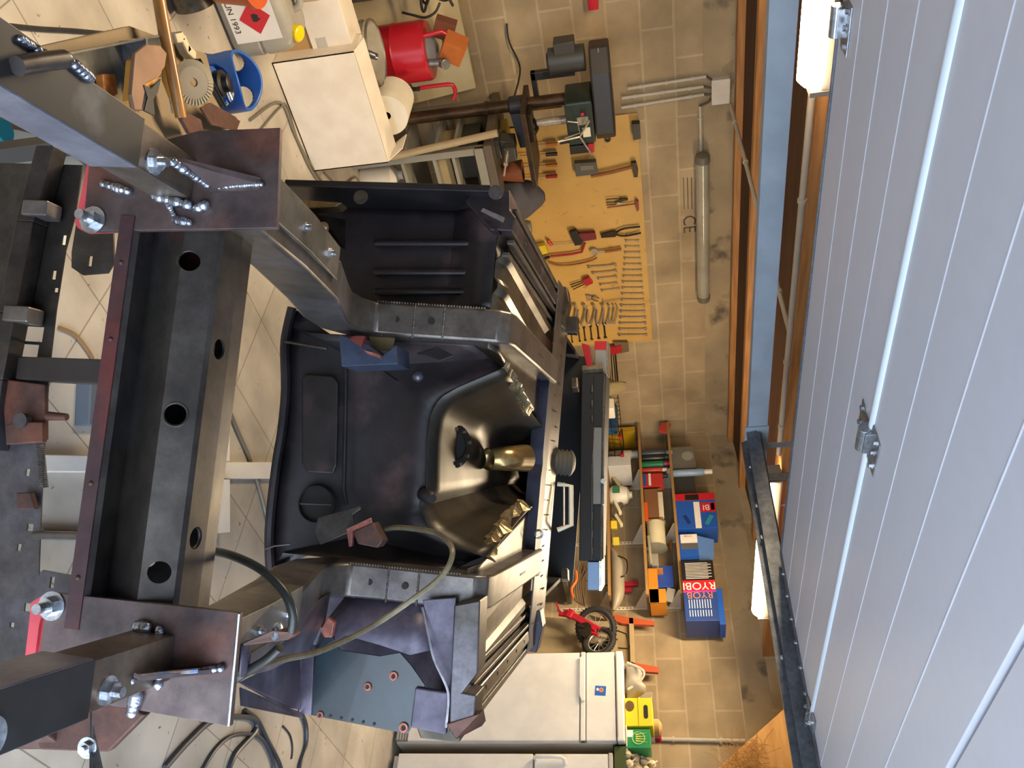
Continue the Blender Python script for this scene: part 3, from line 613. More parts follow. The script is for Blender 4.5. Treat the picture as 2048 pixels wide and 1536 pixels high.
# floor pans, sills, strips
for sd in (-1, 1):
    rows = []
    for d in [2.24 + .06 * i for i in range(21)]:
        row = []
        for t in [i / 26 for i in range(27)]:
            s0 = .30 - .13 * min(1, (d - 2.24) / .9); s = s0 + (.70 - s0) * t
            z = 1.235 + (.012 if .42 < t < .5 or .62 < t < .7 or .85 < t < .92 else 0) - .02 * max(0, (2.3 - d) / .06)
            row.append(CW(sd * s, d, z))
        rows.append(row)
    fp = MB().grid(rows).build('floor_pan', m_floor, car, smooth=30, solid=.003)
    sl = MB()
    prof = [(.62, 1.20), (.62, 1.262), (.66, 1.268), (.68, 1.25), (.735, 1.245), (.74, 1.14), (.70, 1.12)]
    y0 = 2.20
    sl.prism([CW(sd * s, y0, n) for s, n in prof], CA * 1.22); so = sl.build('sill', m_black if sd < 0 else m_floor, car, bevel=.004)
    for s, n in ((.565, 1.25), (.60, 1.262), (.69, 1.262)): MB().prism([CW(sd * s - .006, 2.24, n - .02), CW(sd * s + .006, 2.24, n - .02), CW(sd * s + .006, 2.24, n), CW(sd * s - .006, 2.24, n)], CA * 1.14).build('sill_flange', m_rail, so, bevel=.002)
    for k in range(6): MB().cyl(CW(sd * .64, 2.4 + .17 * k, 1.264), CW(sd * .64, 2.4 + .17 * k, 1.2665), .006, n=10).build('drilled_hole', m_hole, so)
    oc = MB(); s1 = sd * .64; oc.prism([CW(s1 - .08, 3.30, 1.20), CW(s1 + .08, 3.30, 1.20), CW(s1 + .08, 3.30, 1.285), CW(s1 - .02, 3.30, 1.30), CW(s1 - .08, 3.30, 1.285)], CA * .10)
    oc.build('outrigger', m_floor if sd < 0 else m_navy, car, bevel=.004)
    # toe board and outer footwell front
    tb = MB()
    rows = []
    for t in [i / 8 for i in range(9)]:
        rows.append([CW(sd * (.40 + .325 * u), 2.34 - (.10 * max(0, (t - .75) / .25)), .60 + .612 * t) for u in [i / 10 for i in range(11)]])
    tb.grid(rows); tb.build('footwell_front', m_black if sd < 0 else m_purple, car, smooth=30, solid=.003)
# left footwell details
def left(x, y, d): return K(x, y, d)
for y0, y1 in ((478, 492), (535, 550), (575, 588)): MB().prism([K(745, y0, 2.3), K(980, y0, 2.3), K(975, y1, 2.3), K(745, y1, 2.3)], CA * .03).build('pressed_rib', m_black, car, bevel=.008)
MB().prism([CW(-.735, 2.16, .60), CW(-.735, 2.16, 1.20), CW(-.735, 2.36, 1.22), CW(-.735, 2.36, .58)], CS * .02).build('door_pillar', m_black, car, bevel=.003)
fl = MB(); fl.prism([K(566, 402, 2.14), K(585, 398, 2.14), K(684, 405, 2.14), K(672, 413, 2.14), K(578, 420, 2.14)], CA * .05); fl.build('wing_flange', M('flange_gilt', lin((.58, .50, .34)), lin((.42, .36, .26)), 10, .3, .8), car, bevel=.003)
ws = MB(); rows = [[K(562, 410, 2.15), K(600, 425, 2.2), K(640, 430, 2.26), K(690, 440, 2.32)], [K(556, 436, 1.9), K(600, 450, 2.0), K(640, 470, 2.1), K(690, 500, 2.3)]]
ws.grid(rows); ws.build('inner_wing', m_floor, car, solid=.003)
tw = MB(); tw.tube([K(575, 440, 1.9), K(610, 455, 1.9), K(640, 462, 1.92), K(648, 452, 1.95)], [.006, .016, .018, .012], 10, smooth=4); tw.build('towing_hook', m_steel, car, smooth=True)
for x, y in ((722, 395), (992, 385)):
    p = K(x, y, 2.13); MB().lathe(p, -CA, [(.020, 0), (.020, .004), (.011, .004), (.011, .010), (.004, .010)], 18).build('body_mount_washer', m_rail, car, smooth=30)
tp = MB(); tp.prism([K(963, 425, 2.13), K(968, 419, 2.13), K(1010, 437, 2.14), K(1006, 446, 2.14)], CA * -.012); tp.build('bright_bracket', m_bolt, car)
lp = MB(); lp.hexa([K(968, 440, 2.2), K(1000, 470, 2.2), K(995, 480, 2.4), K(960, 470, 2.4), K(985, 440, 2.2), K(1012, 465, 2.3), K(1010, 480, 2.5), K(990, 470, 2.5)])
lp.build('jacking_point', m_black, car)
# right footwell details: green panel, top strip, fabricated corner, inner wing
DG = 2.16
gp = MB(); gp.prism([K(x, y, DG) for x, y in ((632, 1300), (660, 1262), (680, 1300), (760, 1312), (800, 1305), (822, 1330), (850, 1370), (832, 1440), (815, 1468), (620, 1430))], CA * .004)
go = gp.build('outer_panel', m_green, car, bevel=.001)
up_ = MB(); rows = [[K(x, y, DG + o) for x, y in r] for o, r in ((0, ((628, 1305), (690, 1270), (760, 1290), (820, 1310), (862, 1300))), (.05, ((650, 1245), (700, 1215), (760, 1225), (820, 1240), (850, 1235))), (.10, ((690, 1195), (730, 1182), (790, 1185), (840, 1190), (850, 1195))), (.13, ((700, 1175), (740, 1165), (800, 1175), (850, 1180), (870, 1185))))]
up_.grid(rows); up_.build('wheel_arch', m_purple, car, smooth=True, solid=.003)
ed = MB(); ed.tube([K(845, 1215, DG + .02), K(855, 1262, DG), K(868, 1318, DG - .01), K(892, 1370, DG - .01), K(897, 1400, DG - .01), K(892, 1455, DG - .01)], .0035, 6, smooth=4); ed.build('seam_edge', M('bright_edge', lin((.85, .86, .9)), lin((.7, .7, .75)), 9, .3, .8), car, smooth=True)
ts = MB(); ts.prism([K(x, y, DG + .02) for x, y in ((845, 1200), (912, 1195), (905, 1330), (893, 1460), (870, 1440), (895, 1390), (865, 1310))], CA * .006); ts.build('side_plate', m_purple, car, bevel=.002)
ts = MB(); ts.prism([K(x, y, DG - .01) for x, y in ((908, 1210), (960, 1200), (955, 1345), (925, 1385), (952, 1390), (948, 1440), (898, 1468), (900, 1385))], CA * .10); ts.build('sill_end', m_steel, car, bevel=.004)
bb_ = MB(); bb_.prism([K(830, 1375, DG - .012), K(895, 1385, DG - .012), K(892, 1470, DG - .012), K(820, 1455, DG - .012)], CA * .02); bb_.build('corner_box', m_purple, car, bevel=.004)
ft = MB(); ft.prism([K(892, 1448, DG - .015), K(960, 1428, DG - .015), K(965, 1452, DG + .1), K(912, 1480, DG - .015)], CA * .05); ft.build('jacking_foot', m_rust, car, bevel=.003)
sh = MB(); sh.prism([K(x, y, DG - .006) for x, y in ((598, 1425), (603, 1300), (613, 1283), (628, 1290), (622, 1432))], CA * .02); sh.build('riveted_strap', m_purple, car, bevel=.001)
sh = MB(); sh.prism([K(x, y, DG - .012) for x, y in ((622, 1290), (636, 1258), (645, 1255), (632, 1290))], CA * .01); sh.build('bright_patch', m_bolt, car)
sh = MB(); sh.prism([K(x, y, DG - .01) for x, y in ((640, 1260), (655, 1235), (668, 1245), (663, 1275), (648, 1275))], CA * .02); sh.build('copper_patch', m_copper, car, bevel=.002)
iw = MB()
rows = [[K(484, 1290, 1.3), K(540, 1268, 1.6), K(600, 1225, 1.9), K(660, 1185, 2.14)], [K(480, 1345, 1.32), K(540, 1318, 1.65), K(600, 1270, 1.95), K(650, 1240, 2.16)], [K(480, 1355, 1.33), K(540, 1340, 1.7), K(600, 1310, 2.0), K(625, 1300, 2.16)]]
iw.grid(rows); iw.build('inner_wing', m_purple, car, smooth=True, solid=.003)
iw = MB(); iw.prism([K(477, 1365, 1.7), K(600, 1305, 2.15), K(600, 1420, 2.15), K(560, 1412, 2.0)], CA * .004); iw.build('wing_gusset', m_purple, car)
iw = MB(); iw.prism([K(478, 1375, 1.7), K(565, 1412, 2.0), K(600, 1425, 2.15), K(605, 1437, 2.15), K(480, 1412, 1.7)], CA * .006); iw.build('wing_flange', m_purple, car, bevel=.001)
for x, y, r in ((735, 1373, .009), (787, 1352, .010), (640, 1430, .008), (807, 1455, .011)):
    p = K(x, y, DG - .003); MB().torus(p, CA, r * .85, r * .35, 18, 6).build('weld_nut', m_copper, go, smooth=True); MB().cyl(p - CA * .001, p + CA * .004, r * .6, n=12).build('drilled_hole', m_hole, go)
for k in range(5): p = K(660 + 22 * k, 1432 + 4 * k, DG - .002); MB().cyl(p, p + CA * .003, .004, n=8).build('drilled_hole', m_hole, go)
# rear end of the floor: navy channel, steel edge, rear body tub
ch = MB(); rows = []
for s in [-.38 + .76 * i / 40 for i in range(41)]:
    sc_ = .018 * max(0, math.cos(s * 18)) ** 6 if abs(s) < .34 else 0
    rows.append([CW(s, 3.14 + sc_, 1.222), CW(s, 3.10 + sc_, 1.224), CW(s, 3.10 + sc_, 1.272), CW(s, 3.19, 1.278)])
ch.grid(rows); co = ch.build('rear_crossmember', m_navy, car, smooth=30, solid=.004)
MB().torus(K(1077, 1068, 3.10), CA, .014, .004, 20, 6).build('bush', m_bolt, co, smooth=True)
eg = MB(); eg.prism([CW(-.72, 3.19, 1.262), CW(.70, 3.19, 1.262), CW(.68, 3.44, 1.28), CW(-.70, 3.44, 1.28)], CN * .006); eo = eg.build('heel_board', m_rail, car, bevel=.002)
sl = MB(); rd = random.Random(5)
for k in range(22): s = -.62 + .058 * k; sl.box(CW(s, 3.30 + rd.uniform(-.06, .06), 1.284), (.004, .05, .004), Matrix((CS, CA, CN)).transposed())
sl.build('pressed_slot', m_hole, eo)
rt = MB()
MB().prism([CW(-.60, 3.45, .80), CW(.58, 3.45, .80), CW(.56, 3.45, 1.262), CW(-.58, 3.45, 1.262)], CA * .02).build('rear_bulkhead', m_hole, car)  # panel coloured black to stand for the shade inside the tunnel
rt.prism([CW(-.60, 3.45, .80), CW(.58, 3.45, .80), CW(.58, 3.45, .83), CW(-.60, 3.45, .83)], CA * 1.0)
rt.prism([CW(-.60, 4.43, .80), CW(.58, 4.43, .80), CW(.58, 4.43, 1.30), CW(-.60, 4.43, 1.30)], CA * .02)
for s in (-.60, .56): rt.prism([CW(s, 3.45, .80), CW(s + .02, 3.45, .80), CW(s + .02, 3.45, 1.24), CW(s, 3.45, 1.24)], CA * 1.0)
rt.build('rear_body_tub', M('tub_black', lin((.07, .07, .09)), lin((.04, .04, .05)), 6, .6), car)
gt = MB(); c = K(1122, 925, 3.5); gt.lathe(c - CN * .0 - CA * .03, (CA * .3 + CN * .95), [(.05, -.04)] + [q for k in range(5) for q in ((.056, -.03 + .018 * k), (.046, -.021 + .018 * k))] + [(.03, .06)], 24)
gt.build('rubber_gaiter', S('gaiter_grey', '5c5850', rough=.6), car, smooth=30)
uh = MB()
uh.tube([K(1115, 968, 3.48), K(1142, 972, 3.48), K(1142, 1050, 3.48), K(1115, 1060, 3.48)], .011, 6)
uh.tube([K(1128, 965, 3.48), K(1128, 1055, 3.48)], .004, 6)
uh.build('cream_bracket', S('cream_paint', 'd9cfb4', rough=.4), car, bevel=.001)
mb_ = MB(); mb_.prism([CW(-.62, 3.40, 1.27), CW(-.55, 3.40, 1.27), CW(-.55, 3.46, 1.27), CW(-.62, 3.46, 1.27)], CN * .06); mb_.build('spring_hanger', m_steel, car, bevel=.004)
for k, (x, y) in enumerate(((1120, 695), (1150, 770), (1130, 1150))):
    p = K(x, y, 3.6); MB().box(p, (.06, .05, .03), rz(.4)).build('inner_bracket', m_floor, car, bevel=.004)
# brake pipe and hose
bp = MB(); bp.tube([K(480, 1352, 1.5), K(560, 1320, 1.7), K(640, 1302, 1.9), K(740, 1255, 2.02), K(830, 1195, 2.06), K(885, 1150, 2.08), K(905, 1108, 2.1), K(893, 1080, 2.14), K(862, 1063, 2.2), K(800, 1055, 2.26), K(772, 1058, 2.3)], .0075, 8, smooth=6)
bp.build('brake_pipe', M('pipe_olive', lin((.50, .47, .38)), lin((.42, .39, .32)), 9, .35, .4), car, smooth=True)
bh = MB(); bh.tube([K(380, 1088, 1.40), K(405, 1098, 1.38), K(460, 1110, 1.34), K(520, 1138, 1.32), K(565, 1180, 1.31), K(585, 1225, 1.31), K(583, 1262, 1.32)], .0075, 10, smooth=6)
ho_ = bh.build('brake_hose', M('hose_black', lin((.20, .21, .20)), lin((.15, .16, .15)), 9, .35, .3), car, smooth=True); bh = MB()
bh.tube([K(560, 1295, 1.34), K(530, 1322, 1.36), K(490, 1345, 1.4), K(470, 1358, 1.4)], .0085, 10, smooth=5)
bh.build('brake_hose', MATS['hose_black'], car, smooth=True)
tb = MB(); tb.prism([K(485, 1285, 1.30), K(545, 1262, 1.30), K(582, 1262, 1.32), K(588, 1270, 1.32), K(575, 1280, 1.32), K(485, 1292, 1.30)], CA * .03); to = tb.build('hose_tab', m_rust, ho_, bevel=.002)
MB().lathe(K(550, 1263, 1.32), CN, [(.014, 0), (.016, .006), (.010, .010)], 16).build('hose_nut', m_bolt, to, smooth=True)
wr = MB(); wr.tube([K(530, 1098, DF - .05), K(548, 1092, DF - .05), K(580, 1088, DF - .04)], .003, 6); wr.build('wire_stub', m_black, fw)

# ------------------------------------------------------------------ the two arms of the spit
m_armtop = M('arm_top_black', lin((.13, .13, .13)), lin((.08, .08, .08)), 6, .5, .0, grime=.3, c3=lin((.36, .36, .35)), s3=5, t3=(.64, .74))
m_tube = M('arm_scale', lin((.52, .52, .56)), lin((.40, .40, .44)), 5, .40, .35, rvar=.14, bump=.05, c3=lin((.36, .36, .37)), s3=4, t3=(.62, .75))
m_inner = M('arm_bare_steel', lin((.48, .43, .38)), lin((.34, .31, .29)), 7, .4, .65, rvar=.12, c3=lin((.42, .30, .18)), s3=4, t3=(.6, .72))
m_plate = M('plate_mill_scale', lin((.42, .36, .35)), lin((.24, .21, .22)), 7, .42, .45, rvar=.14, bump=.06, c3=lin((.46, .30, .25)), s3=6, t3=(.52, .7))
m_redp = M('plate_red_paint', lin((.78, .30, .33)), lin((.66, .22, .26)), 9, .4)
def arm(label, sc_, w, nt, plate, inner_d, sleeve):
    t = thing('spit_arm', label, 'steel arm', mat=CARM, group='square steel arms bolted to the car rails')
    s0, s1 = sc_ - w / 2, sc_ + w / 2
    def sq(d0, d1, a, th=.004):                         # open-ended square tube
        b = MB(); o_ = [(s0 + a, nt - w + a), (s1 - a, nt - w + a), (s1 - a, nt - a), (s0 + a, nt - a)]
        i_ = [(s0 + a + th, nt - w + a + th), (s1 - a - th, nt - w + a + th), (s1 - a - th, nt - a - th), (s0 + a + th, nt - a - th)]
        for k in range(4):
            j = (k + 1) % 4
            b.hexa(C3([(*o_[k][:1], d0, o_[k][1]), (o_[j][0], d0, o_[j][1]), (i_[j][0], d0, i_[j][1]), (i_[k][0], d0, i_[k][1]), (o_[k][0], d1, o_[k][1]), (o_[j][0], d1, o_[j][1]), (i_[j][0], d1, i_[j][1]), (i_[k][0], d1, i_[k][1])]))
        return b
    sq(.25, sleeve, 0).build('outer_tube', m_tube, t, bevel=.003)
    MB().prism(C3([(s0 + .002, .25, nt), (s1 - .002, .25, nt), (s1 - .002, sleeve - .0, nt), (s0 + .002, sleeve - .0, nt)]), CN * .0012).build('black_top', m_armtop, t)  # thin black layer over the top face of the outer tube
    sq(sleeve - .25, 1.148, .0045).build('inner_tube', m_inner, t, bevel=.003)
    pl = MB().prism([CW(s, 1.148, n) for s, n in plate], CA * .010).build('mounting_plate', m_plate, t, bevel=.001)
    return t, pl
ptsL = [KL(x, y, 1.148) for x, y in ((165, 463), (553, 456), (560, 255), (395, 262), (178, 320))]
tL, pL = arm('square steel arm with welded gusset plate at the upper left of the photo', -.377, .072, .972, [(p.x, p.z) for p in ptsL], .2, 1.005)
ptsR = [KL(x, y, 1.148) for x, y in ((96, 1184), (480, 1225), (460, 1453), (215, 1410), (75, 1330))]
tR, pR = arm('square steel arm with welded bolted plate at the lower left of the photo', .336, .074, 1.035, [(p.x, p.z) for p in ptsR], .2, .965)
for tt, pp_, q in ((tL, pL, ((155, 455), (150, 445), (178, 312), (190, 320), (165, 462))), (tR, pR, ((50, 1325), (62, 1205), (96, 1184), (78, 1250), (66, 1345)))):
    MB().prism([K(x, y, 1.160) for x, y in q], CA * .006).build('red_backing_plate', m_redp, tt)
# red backing plates stand full size behind the mounting plates
rp = MB().prism([K(x, y, 1.166) for x, y in ((150, 440), (172, 465), (400, 458), (400, 300), (180, 312))], CA * .008).build('red_backing_plate', m_redp, tL)
rp = MB().prism([K(x, y, 1.166) for x, y in ((48, 1330), (62, 1215), (92, 1186), (300, 1210), (300, 1380))], CA * .008).build('red_backing_plate', m_redp, tR)
for tt, pp_, x, y in ((tL, pL, 186, 440), (tR, pR, 104, 1212)):
    MB().hexbolt(K(x, y, 1.147), -CA, .0145, .013, .02).build('plate_bolt', m_bolt, tt)
w = MB(); MB().hexbolt(CW(-.377 + .012, 1.045, .9675), CN, .0125, .010, .012).build('locking_bolt', m_bolt, tL)
MB().hexbolt(CW(.336 + .012, 1.005, 1.0305), CN, .0125, .010, .012).build('locking_bolt', m_bolt, tR)
# pin through the left tube, washer on the right tube
pn = MB(); pn.tube([KN(34, 132, .982), KN(80, 124, .984), KN(128, 118, .986)], .011, 14); pn.build('draw_pin', m_rail, tL, smooth=True)
bump_line(MB(), KN(40, 78, .974), KN(92, 112, .974), .006, 12, seed=3).build('weld_bead', m_weld, tL, smooth=True); bump_line(MB(), KN(128, 112, .974), KN(180, 156, .974), .007, 14, seed=6).build('weld_bead', m_weld, tL, smooth=True)
p = CW(.336, .80, 1.0365); MB().lathe(p - CN * .001 + CS * .012, CN, [(.010, .004), (.012, .006), (.024, .006), (.026, 0)], 28).build('washer', m_bolt, tR, smooth=True)
# gussets and weld beads
gs = MB(); gs.prism([K(345, 318, 1.06), K(362, 316, 1.07), K(522, 357, 1.146), K(520, 370, 1.147), K(422, 374, 1.147)], CS * .008); gs.build('gusset', m_spatter, tL, bevel=.002)
bump_line(MB(), K(342, 322, 1.055), K(421, 373, 1.142), .0062, 22, seed=8).build('weld_bead', m_weld, tL, smooth=True); bump_line(MB(), K(425, 374, 1.144), K(522, 368, 1.144), .0045, 22, seed=9).build('weld_bead', m_weld, tL, smooth=True)
bump_line(MB(), K(208, 368, 1.142), K(255, 382, 1.142), .007, 9, .4, seed=10).build('weld_bead', m_weld, tL, smooth=True); bump_line(MB(), K(310, 392, 1.142), K(375, 410, 1.142), .0075, 14, .4, seed=11).build('weld_bead', m_weld, tL, smooth=True)
bump_line(MB(), K(335, 405, 1.142), K(352, 440, 1.142), .005, 8, .3, seed=12).build('weld_bead', m_weld, tL, smooth=True); bump_line(MB(), K(350, 440, 1.142), K(378, 445, 1.142), .007, 6, .3, seed=13).build('weld_bead', m_weld, tL, smooth=True)
bump_line(MB(), K(392, 418, 1.142), K(412, 408, 1.142), .007, 5, .4, seed=14).build('weld_bead', m_weld, tL, smooth=True)
gs = MB(); gs.prism([K(268, 1345, 1.05), K(290, 1338, 1.147), K(440, 1330, 1.147), K(440, 1337, 1.147), K(285, 1352, 1.06)], CS * .006); gs.build('gusset', m_spatter, tR, bevel=.001)
ht = MB(); ht.tube([K(278, 1354, 1.06), K(330, 1348, 1.09), K(395, 1341, 1.12)], .0035, 6); ht.build('heat_tint_edge', M('heat_tint', lin((.35, .66, .92)), lin((.78, .62, .40)), 30, .3, .6), tR, smooth=True)
bump_line(MB(), K(400, 1342, 1.143), K(441, 1336, 1.143), .0055, 12, seed=20).build('weld_bead', m_weld, tR, smooth=True); bump_line(MB(), K(318, 1257, 1.142), K(324, 1305, 1.142), .006, 12, seed=21).build('weld_bead', m_weld, tR, smooth=True)
bump_line(MB(), K(318, 1352, 1.11), K(316, 1374, 1.11), .006, 5, seed=22).build('weld_bead', m_weld, tR, smooth=True); bump_line(MB(), K(272, 1392, 1.142), K(264, 1425, 1.142), .0085, 7, .3, seed=23).build('weld_bead', m_weld, tR, smooth=True); bump_line(MB(), K(248, 1350, 1.05), K(262, 1360, 1.06), .006, 4, seed=24).build('weld_bead', m_weld, tR, smooth=True)
bump_line(MB(), K(275, 1252, 1.142), K(290, 1256, 1.142), .009, 3, seed=25).build('weld_bead', m_weld, tR, smooth=True)
ed = MB(); ed.tube([K(478, 1228, 1.146), K(457, 1452, 1.146)], .0022, 6); ed.build('ground_edge', m_bolt, tR)
# hanging strap and rusty leg below the right arm
t = thing('steel_strap', 'flat grey steel strap hanging below the lower left arm', 'steel strap', K(175, 1440, .98))
MB().prism([K(180, 1425, 1.0), K(182, 1450, 1.0), K(215, 1600, .8), K(178, 1600, .8)], CA * .004 ).build('strap', M('strap_blue_steel', lin((.50, .55, .60)), lin((.42, .46, .50)), 8, .4, .5), t)
MB().hexbolt(K(176, 1495, .9), -CA, .008, .006, .006).build('bolt', m_bolt, t)
t = thing('trestle_leg', 'rusty brown steel trestle leg below the lower left arm', 'trestle leg', P(200, 1480, 'Z', 0))
lg = MB(); top_ = [(95, 1400), (205, 1395), (290, 1430), (250, 1470), (215, 1505), (80, 1500), (60, 1450)]
lg.prism([K(x, y, 1.30) for x, y in top_], CA * .02); lg.build('plate', m_rust, t, bevel=.003)
p = K(130, 1450, 1.32); lg = MB(); lg.span((p.x - .03, p.y - .03, 0), (p.x + .03, p.y + .03, p.z)); lg.build('post', m_rust, t, bevel=.003)
lg = MB(); lg.span((p.x - .18, p.y - .04, 0), (p.x + .18, p.y + .04, .05)); lg.build('foot', m_rust, t, bevel=.003)
# ------------------------------------------------------------------ back wall: tool board, bench, drill press
m_peg = M('tool_board_ochre', lin((.77, .62, .34)), lin((.73, .575, .30)), 4, .55, c3=lin((.68, .52, .27)), s3=14, t3=(.62, .7))
m_chr = M('tool_chrome', lin((.74, .71, .66)), lin((.64, .61, .56)), 30, .3, .5)
m_drk = M('tool_dark_steel', lin((.24, .21, .17)), lin((.18, .16, .13)), 20, .4, .7)
m_iron = S('machine_dark_grey', '3a3a38', rough=.45)
m_blk = S('plastic_black', '1b1a1a', rough=.4)
m_redt = S('tool_red', 'a8202a', rough=.35)
m_hand = M('handle_wood', lin((.62, .38, .14)), lin((.48, .27, .10)), 10, .5, stretch=(6, 6, 1))
m_orh = S('handle_orange', 'c06a1c', rough=.35)
YP = YA - .012
yt = YP - .012                                          # plane where tools hang
a = P(1010, 258, 'Y', YP); x0 = 2.80; x1 = P(1297, 681, 'Y', YP).x
bd = MB().span((x0, YP, .86), (x1, YA - .001, 1.745)); bd.build('tool_board', m_peg, bevel=.002); tag(bpy.data.objects['tool_board'], 'ochre wooden tool board on the block wall covered with hanging hand tools', 'tool board')
nb = MB()
rnd = random.Random(11)
def pk_(x, y): return P(x, y, 'Y', yt)
def ring_end(b, c, r, h=.006): b.lathe(c + V((0, h / 2, 0)), (0, -1, 0), [(r * .55, 0), (r, 0), (r, h), (r * .55, h), (r * .55, 0)], 14, cap=False)
def open_end(b, c, d, r, h=.006):
    d = V(d).normalized(); n = V((0, 1, 0)); s = d.cross(n)
    for q in (-1, 1): b.prism([c - d * r * .6 + s * q * r * .2 - n * h / 2, c - d * r * .5 + s * q * r - n * h / 2, c + d * r * .5 + s * q * r - n * h / 2, c + d * r + s * q * r * .6 - n * h / 2, c + d * r * .2 + s * q * r * .45 - n * h / 2], n * h)
def shaft(b, p, q, w, h=.005):
    d = (q - p).normalized(); s = d.cross(V((0, 1, 0))) * (w / 2); n = V((0, h, 0))
    b.prism([p - s - n / 2, p + s - n / 2, q + s - n / 2, q - s - n / 2], n)
ORD = ['first', 'second', 'third', 'fourth', 'fifth', 'sixth', 'seventh', 'eighth', 'ninth', 'tenth', 'eleventh', 'twelfth', 'thirteenth', 'fourteenth', 'fifteenth', 'sixteenth', 'seventeenth', 'eighteenth']
def spanner(label, group, a, b, r, kind='combo', mat=None, name='spanner'):
    p = pk_(*a); q = pk_(*b); d = (q - p).normalized(); m = MB()
    t = thing(name, label, 'spanner', p, group)
    shaft(m, p, q, r * .8); m.build('shaft', mat or m_chr, t, bevel=.001)
    m = MB(); ring_end(m, p, r) if kind != 'open' else open_end(m, p, -d, r); m.build('ring_end' if kind != 'open' else 'jaw', mat or m_chr, t)
    m = MB(); open_end(m, q, d, r * 1.1) if kind != 'ring' else ring_end(m, q, r); m.build('jaw' if kind != 'ring' else 'ring_end', mat or m_chr, t)
    MB().cyl(p + V((0, .013, 0)), p + V((0, -.008, 0)), .003, n=8).build('peg', m_drk, t)
ys = [470 + 11.75 * k for k in range(18)]
for k, y in enumerate(ys):
    xa_ = 1253 - 14 * k / 17; xb_ = 1276 + 16 * k / 17
    spanner('slim ring spanner, %s from the saw end of the long upper row' % ORD[k], 'long row of ring spanners on the tool board', (xa_, y), (xb_, y), .008 + .0004 * k, 'ring')
for k, (a, b) in enumerate([((1178, 534), (1230, 530)), ((1186, 546), (1231, 542)), ((1197, 557), (1232, 553)), ((1201, 569), (1233, 566)), ((1204, 581), (1238, 577))]):
    spanner('combination spanner, %s from the hacksaw in the short row of five' % ORD[k], 'short row of combination spanners', a, b, .013 - .001 * k)
for k, (y, x0_, x1_) in enumerate([(1145, 1, 0), (1160, 0, 0), (1171, 0, 0), (1184, 0, 0), (1198, 0, 0), (1211, 0, 0)]):
    h = 22 + 2.4 * k; spanner('open-ended spanner, %s from the bench side of the bottom row' % ORD[k], 'bottom row of small open-ended spanners', (y, 684 - 3 * k * .6), (y - 3, 684 - h * 1.05 - 1), .007 + .0012 * k, 'open', m_drk)
for k, (x, s) in enumerate([(1132, 1.1), (1150, 1.1), (1168, 1.05), (1187, 1), (1204, .9), (1217, .8), (1226, .65), (1233, .55)]):
    t = thing('pipe_spanner', 'chrome bent socket spanner, %s from the bench side of its row' % ORD[k], 'spanner', pk_(x, 630), 'row of bent socket spanners')
    m = MB(); p = [pk_(x, 609), pk_(x + 3, 616), pk_(x + 1 - 3, 640), pk_(x - 7 * s, 648 - 2 * (1 - s)), pk_(x - 12 * s, 642), pk_(x - 11 * s, 618)]
    m.tube([q + V((0, -.012, 0)) for q in p], .0065 * s, 8, smooth=3); m.build('shank', m_chr, t, smooth=True)
    m = MB(); q = pk_(x, 609) + V((0, -.012, 0)); m.cyl(q + V((-.014 * s, 0, 0)), q + V((.016 * s, 0, 0)), .012 * s, n=6); m.build('socket_end', m_chr, t)
def tool(name, label, cat, parts, group=None):
    t = thing(name, label, cat, parts[0][2][0] if False else P(1150, 450, 'Y', yt), group)
    for nm, mt, fn in parts:
        b = MB(); fn(b); b.build(nm, mt, t, bevel=.0015)
    return t
def poly(*pts, th=.02): return lambda b: b.prism([pk_(*p) for p in pts], (0, -th, 0))
def rod(*pts, r=.006, sm=0): return lambda b: b.tube([pk_(*p) + V((0, -r - .002, 0)) for p in pts], r, 8, smooth=sm)
tool('hammer', 'wooden-handled hammer beside the grey charger box on the tool board', 'hammer', [('handle', m_hand, rod((1182, 350), (1225, 341), (1268, 330), r=.013)), ('head', m_drk, poly((1262, 322), (1272, 321), (1276, 336), (1275, 350), (1267, 350), (1266, 336), th=.03))])
tool('hammer', 'small red-headed hammer next to the hanging pliers', 'hammer', [('handle', m_hand, rod((1214, 414), (1272, 406), r=.006)), ('head', S('head_maroon', '7a2024'), poly((1271, 397), (1277, 400), (1278, 416), (1274, 421), (1271, 410), th=.02))])
tool('tester_box', 'dark grey electric tester box on the tool board', 'tester', [('case', S('tester_grey', '4d4c49'), poly((1149, 321), (1192, 318), (1196, 342), (1152, 347), th=.04)), ('display', S('tester_display', '6d6c62'), lambda b: b.prism([pk_(*p) + V((0, -.04, 0)) for p in ((1160, 325), (1186, 323), (1188, 332), (1162, 335))], (0, -.003, 0)))])
def plier(name, label, c, L_, ang, mh, mj, w=1.0, group=None):
    x, y = c; ca, sa = math.cos(ang), math.sin(ang)
    g = lambda u, v: (x + u * ca - v * sa, y + u * sa + v * ca)
    t = tool(name, label, 'pliers', [('jaw', mj, poly(g(0, -3 * w), g(.35 * L_, -5 * w), g(.42 * L_, 0), g(.35 * L_, 5 * w), g(0, 3 * w), th=.014)), ('handle', mh, rod(g(.38 * L_, -2 * w), g(.6 * L_, -6 * w), g(L_, -5 * w), r=.006 * w, sm=3)), ('handle', mh, rod(g(.38 * L_, 2 * w), g(.6 * L_, 6 * w), g(L_, 5 * w), r=.006 * w, sm=3))], group)
plier('pliers', 'small dark pliers above the little hammer on the tool board', (1256, 397), -44, -.08, m_drk, m_drk, .55)
plier('pliers', 'long-nosed pliers with worn grips above the red hammer', (1246, 405), -33, -.05, m_drk, m_chr, .5)
plier('pliers', 'big black shears at the top edge of the tool board', (1202, 470), 80, -.15, m_drk, m_drk, 1.25)
plier('pliers', 'tiny chrome pliers under the red hex key set', (1173, 591), 26, .3, m_drk, m_chr, .6)
plier('pliers', 'red cutters at the inner edge of the tool board under the spanners', (1192, 592), -20, -.3, m_redt, m_chr, .45)
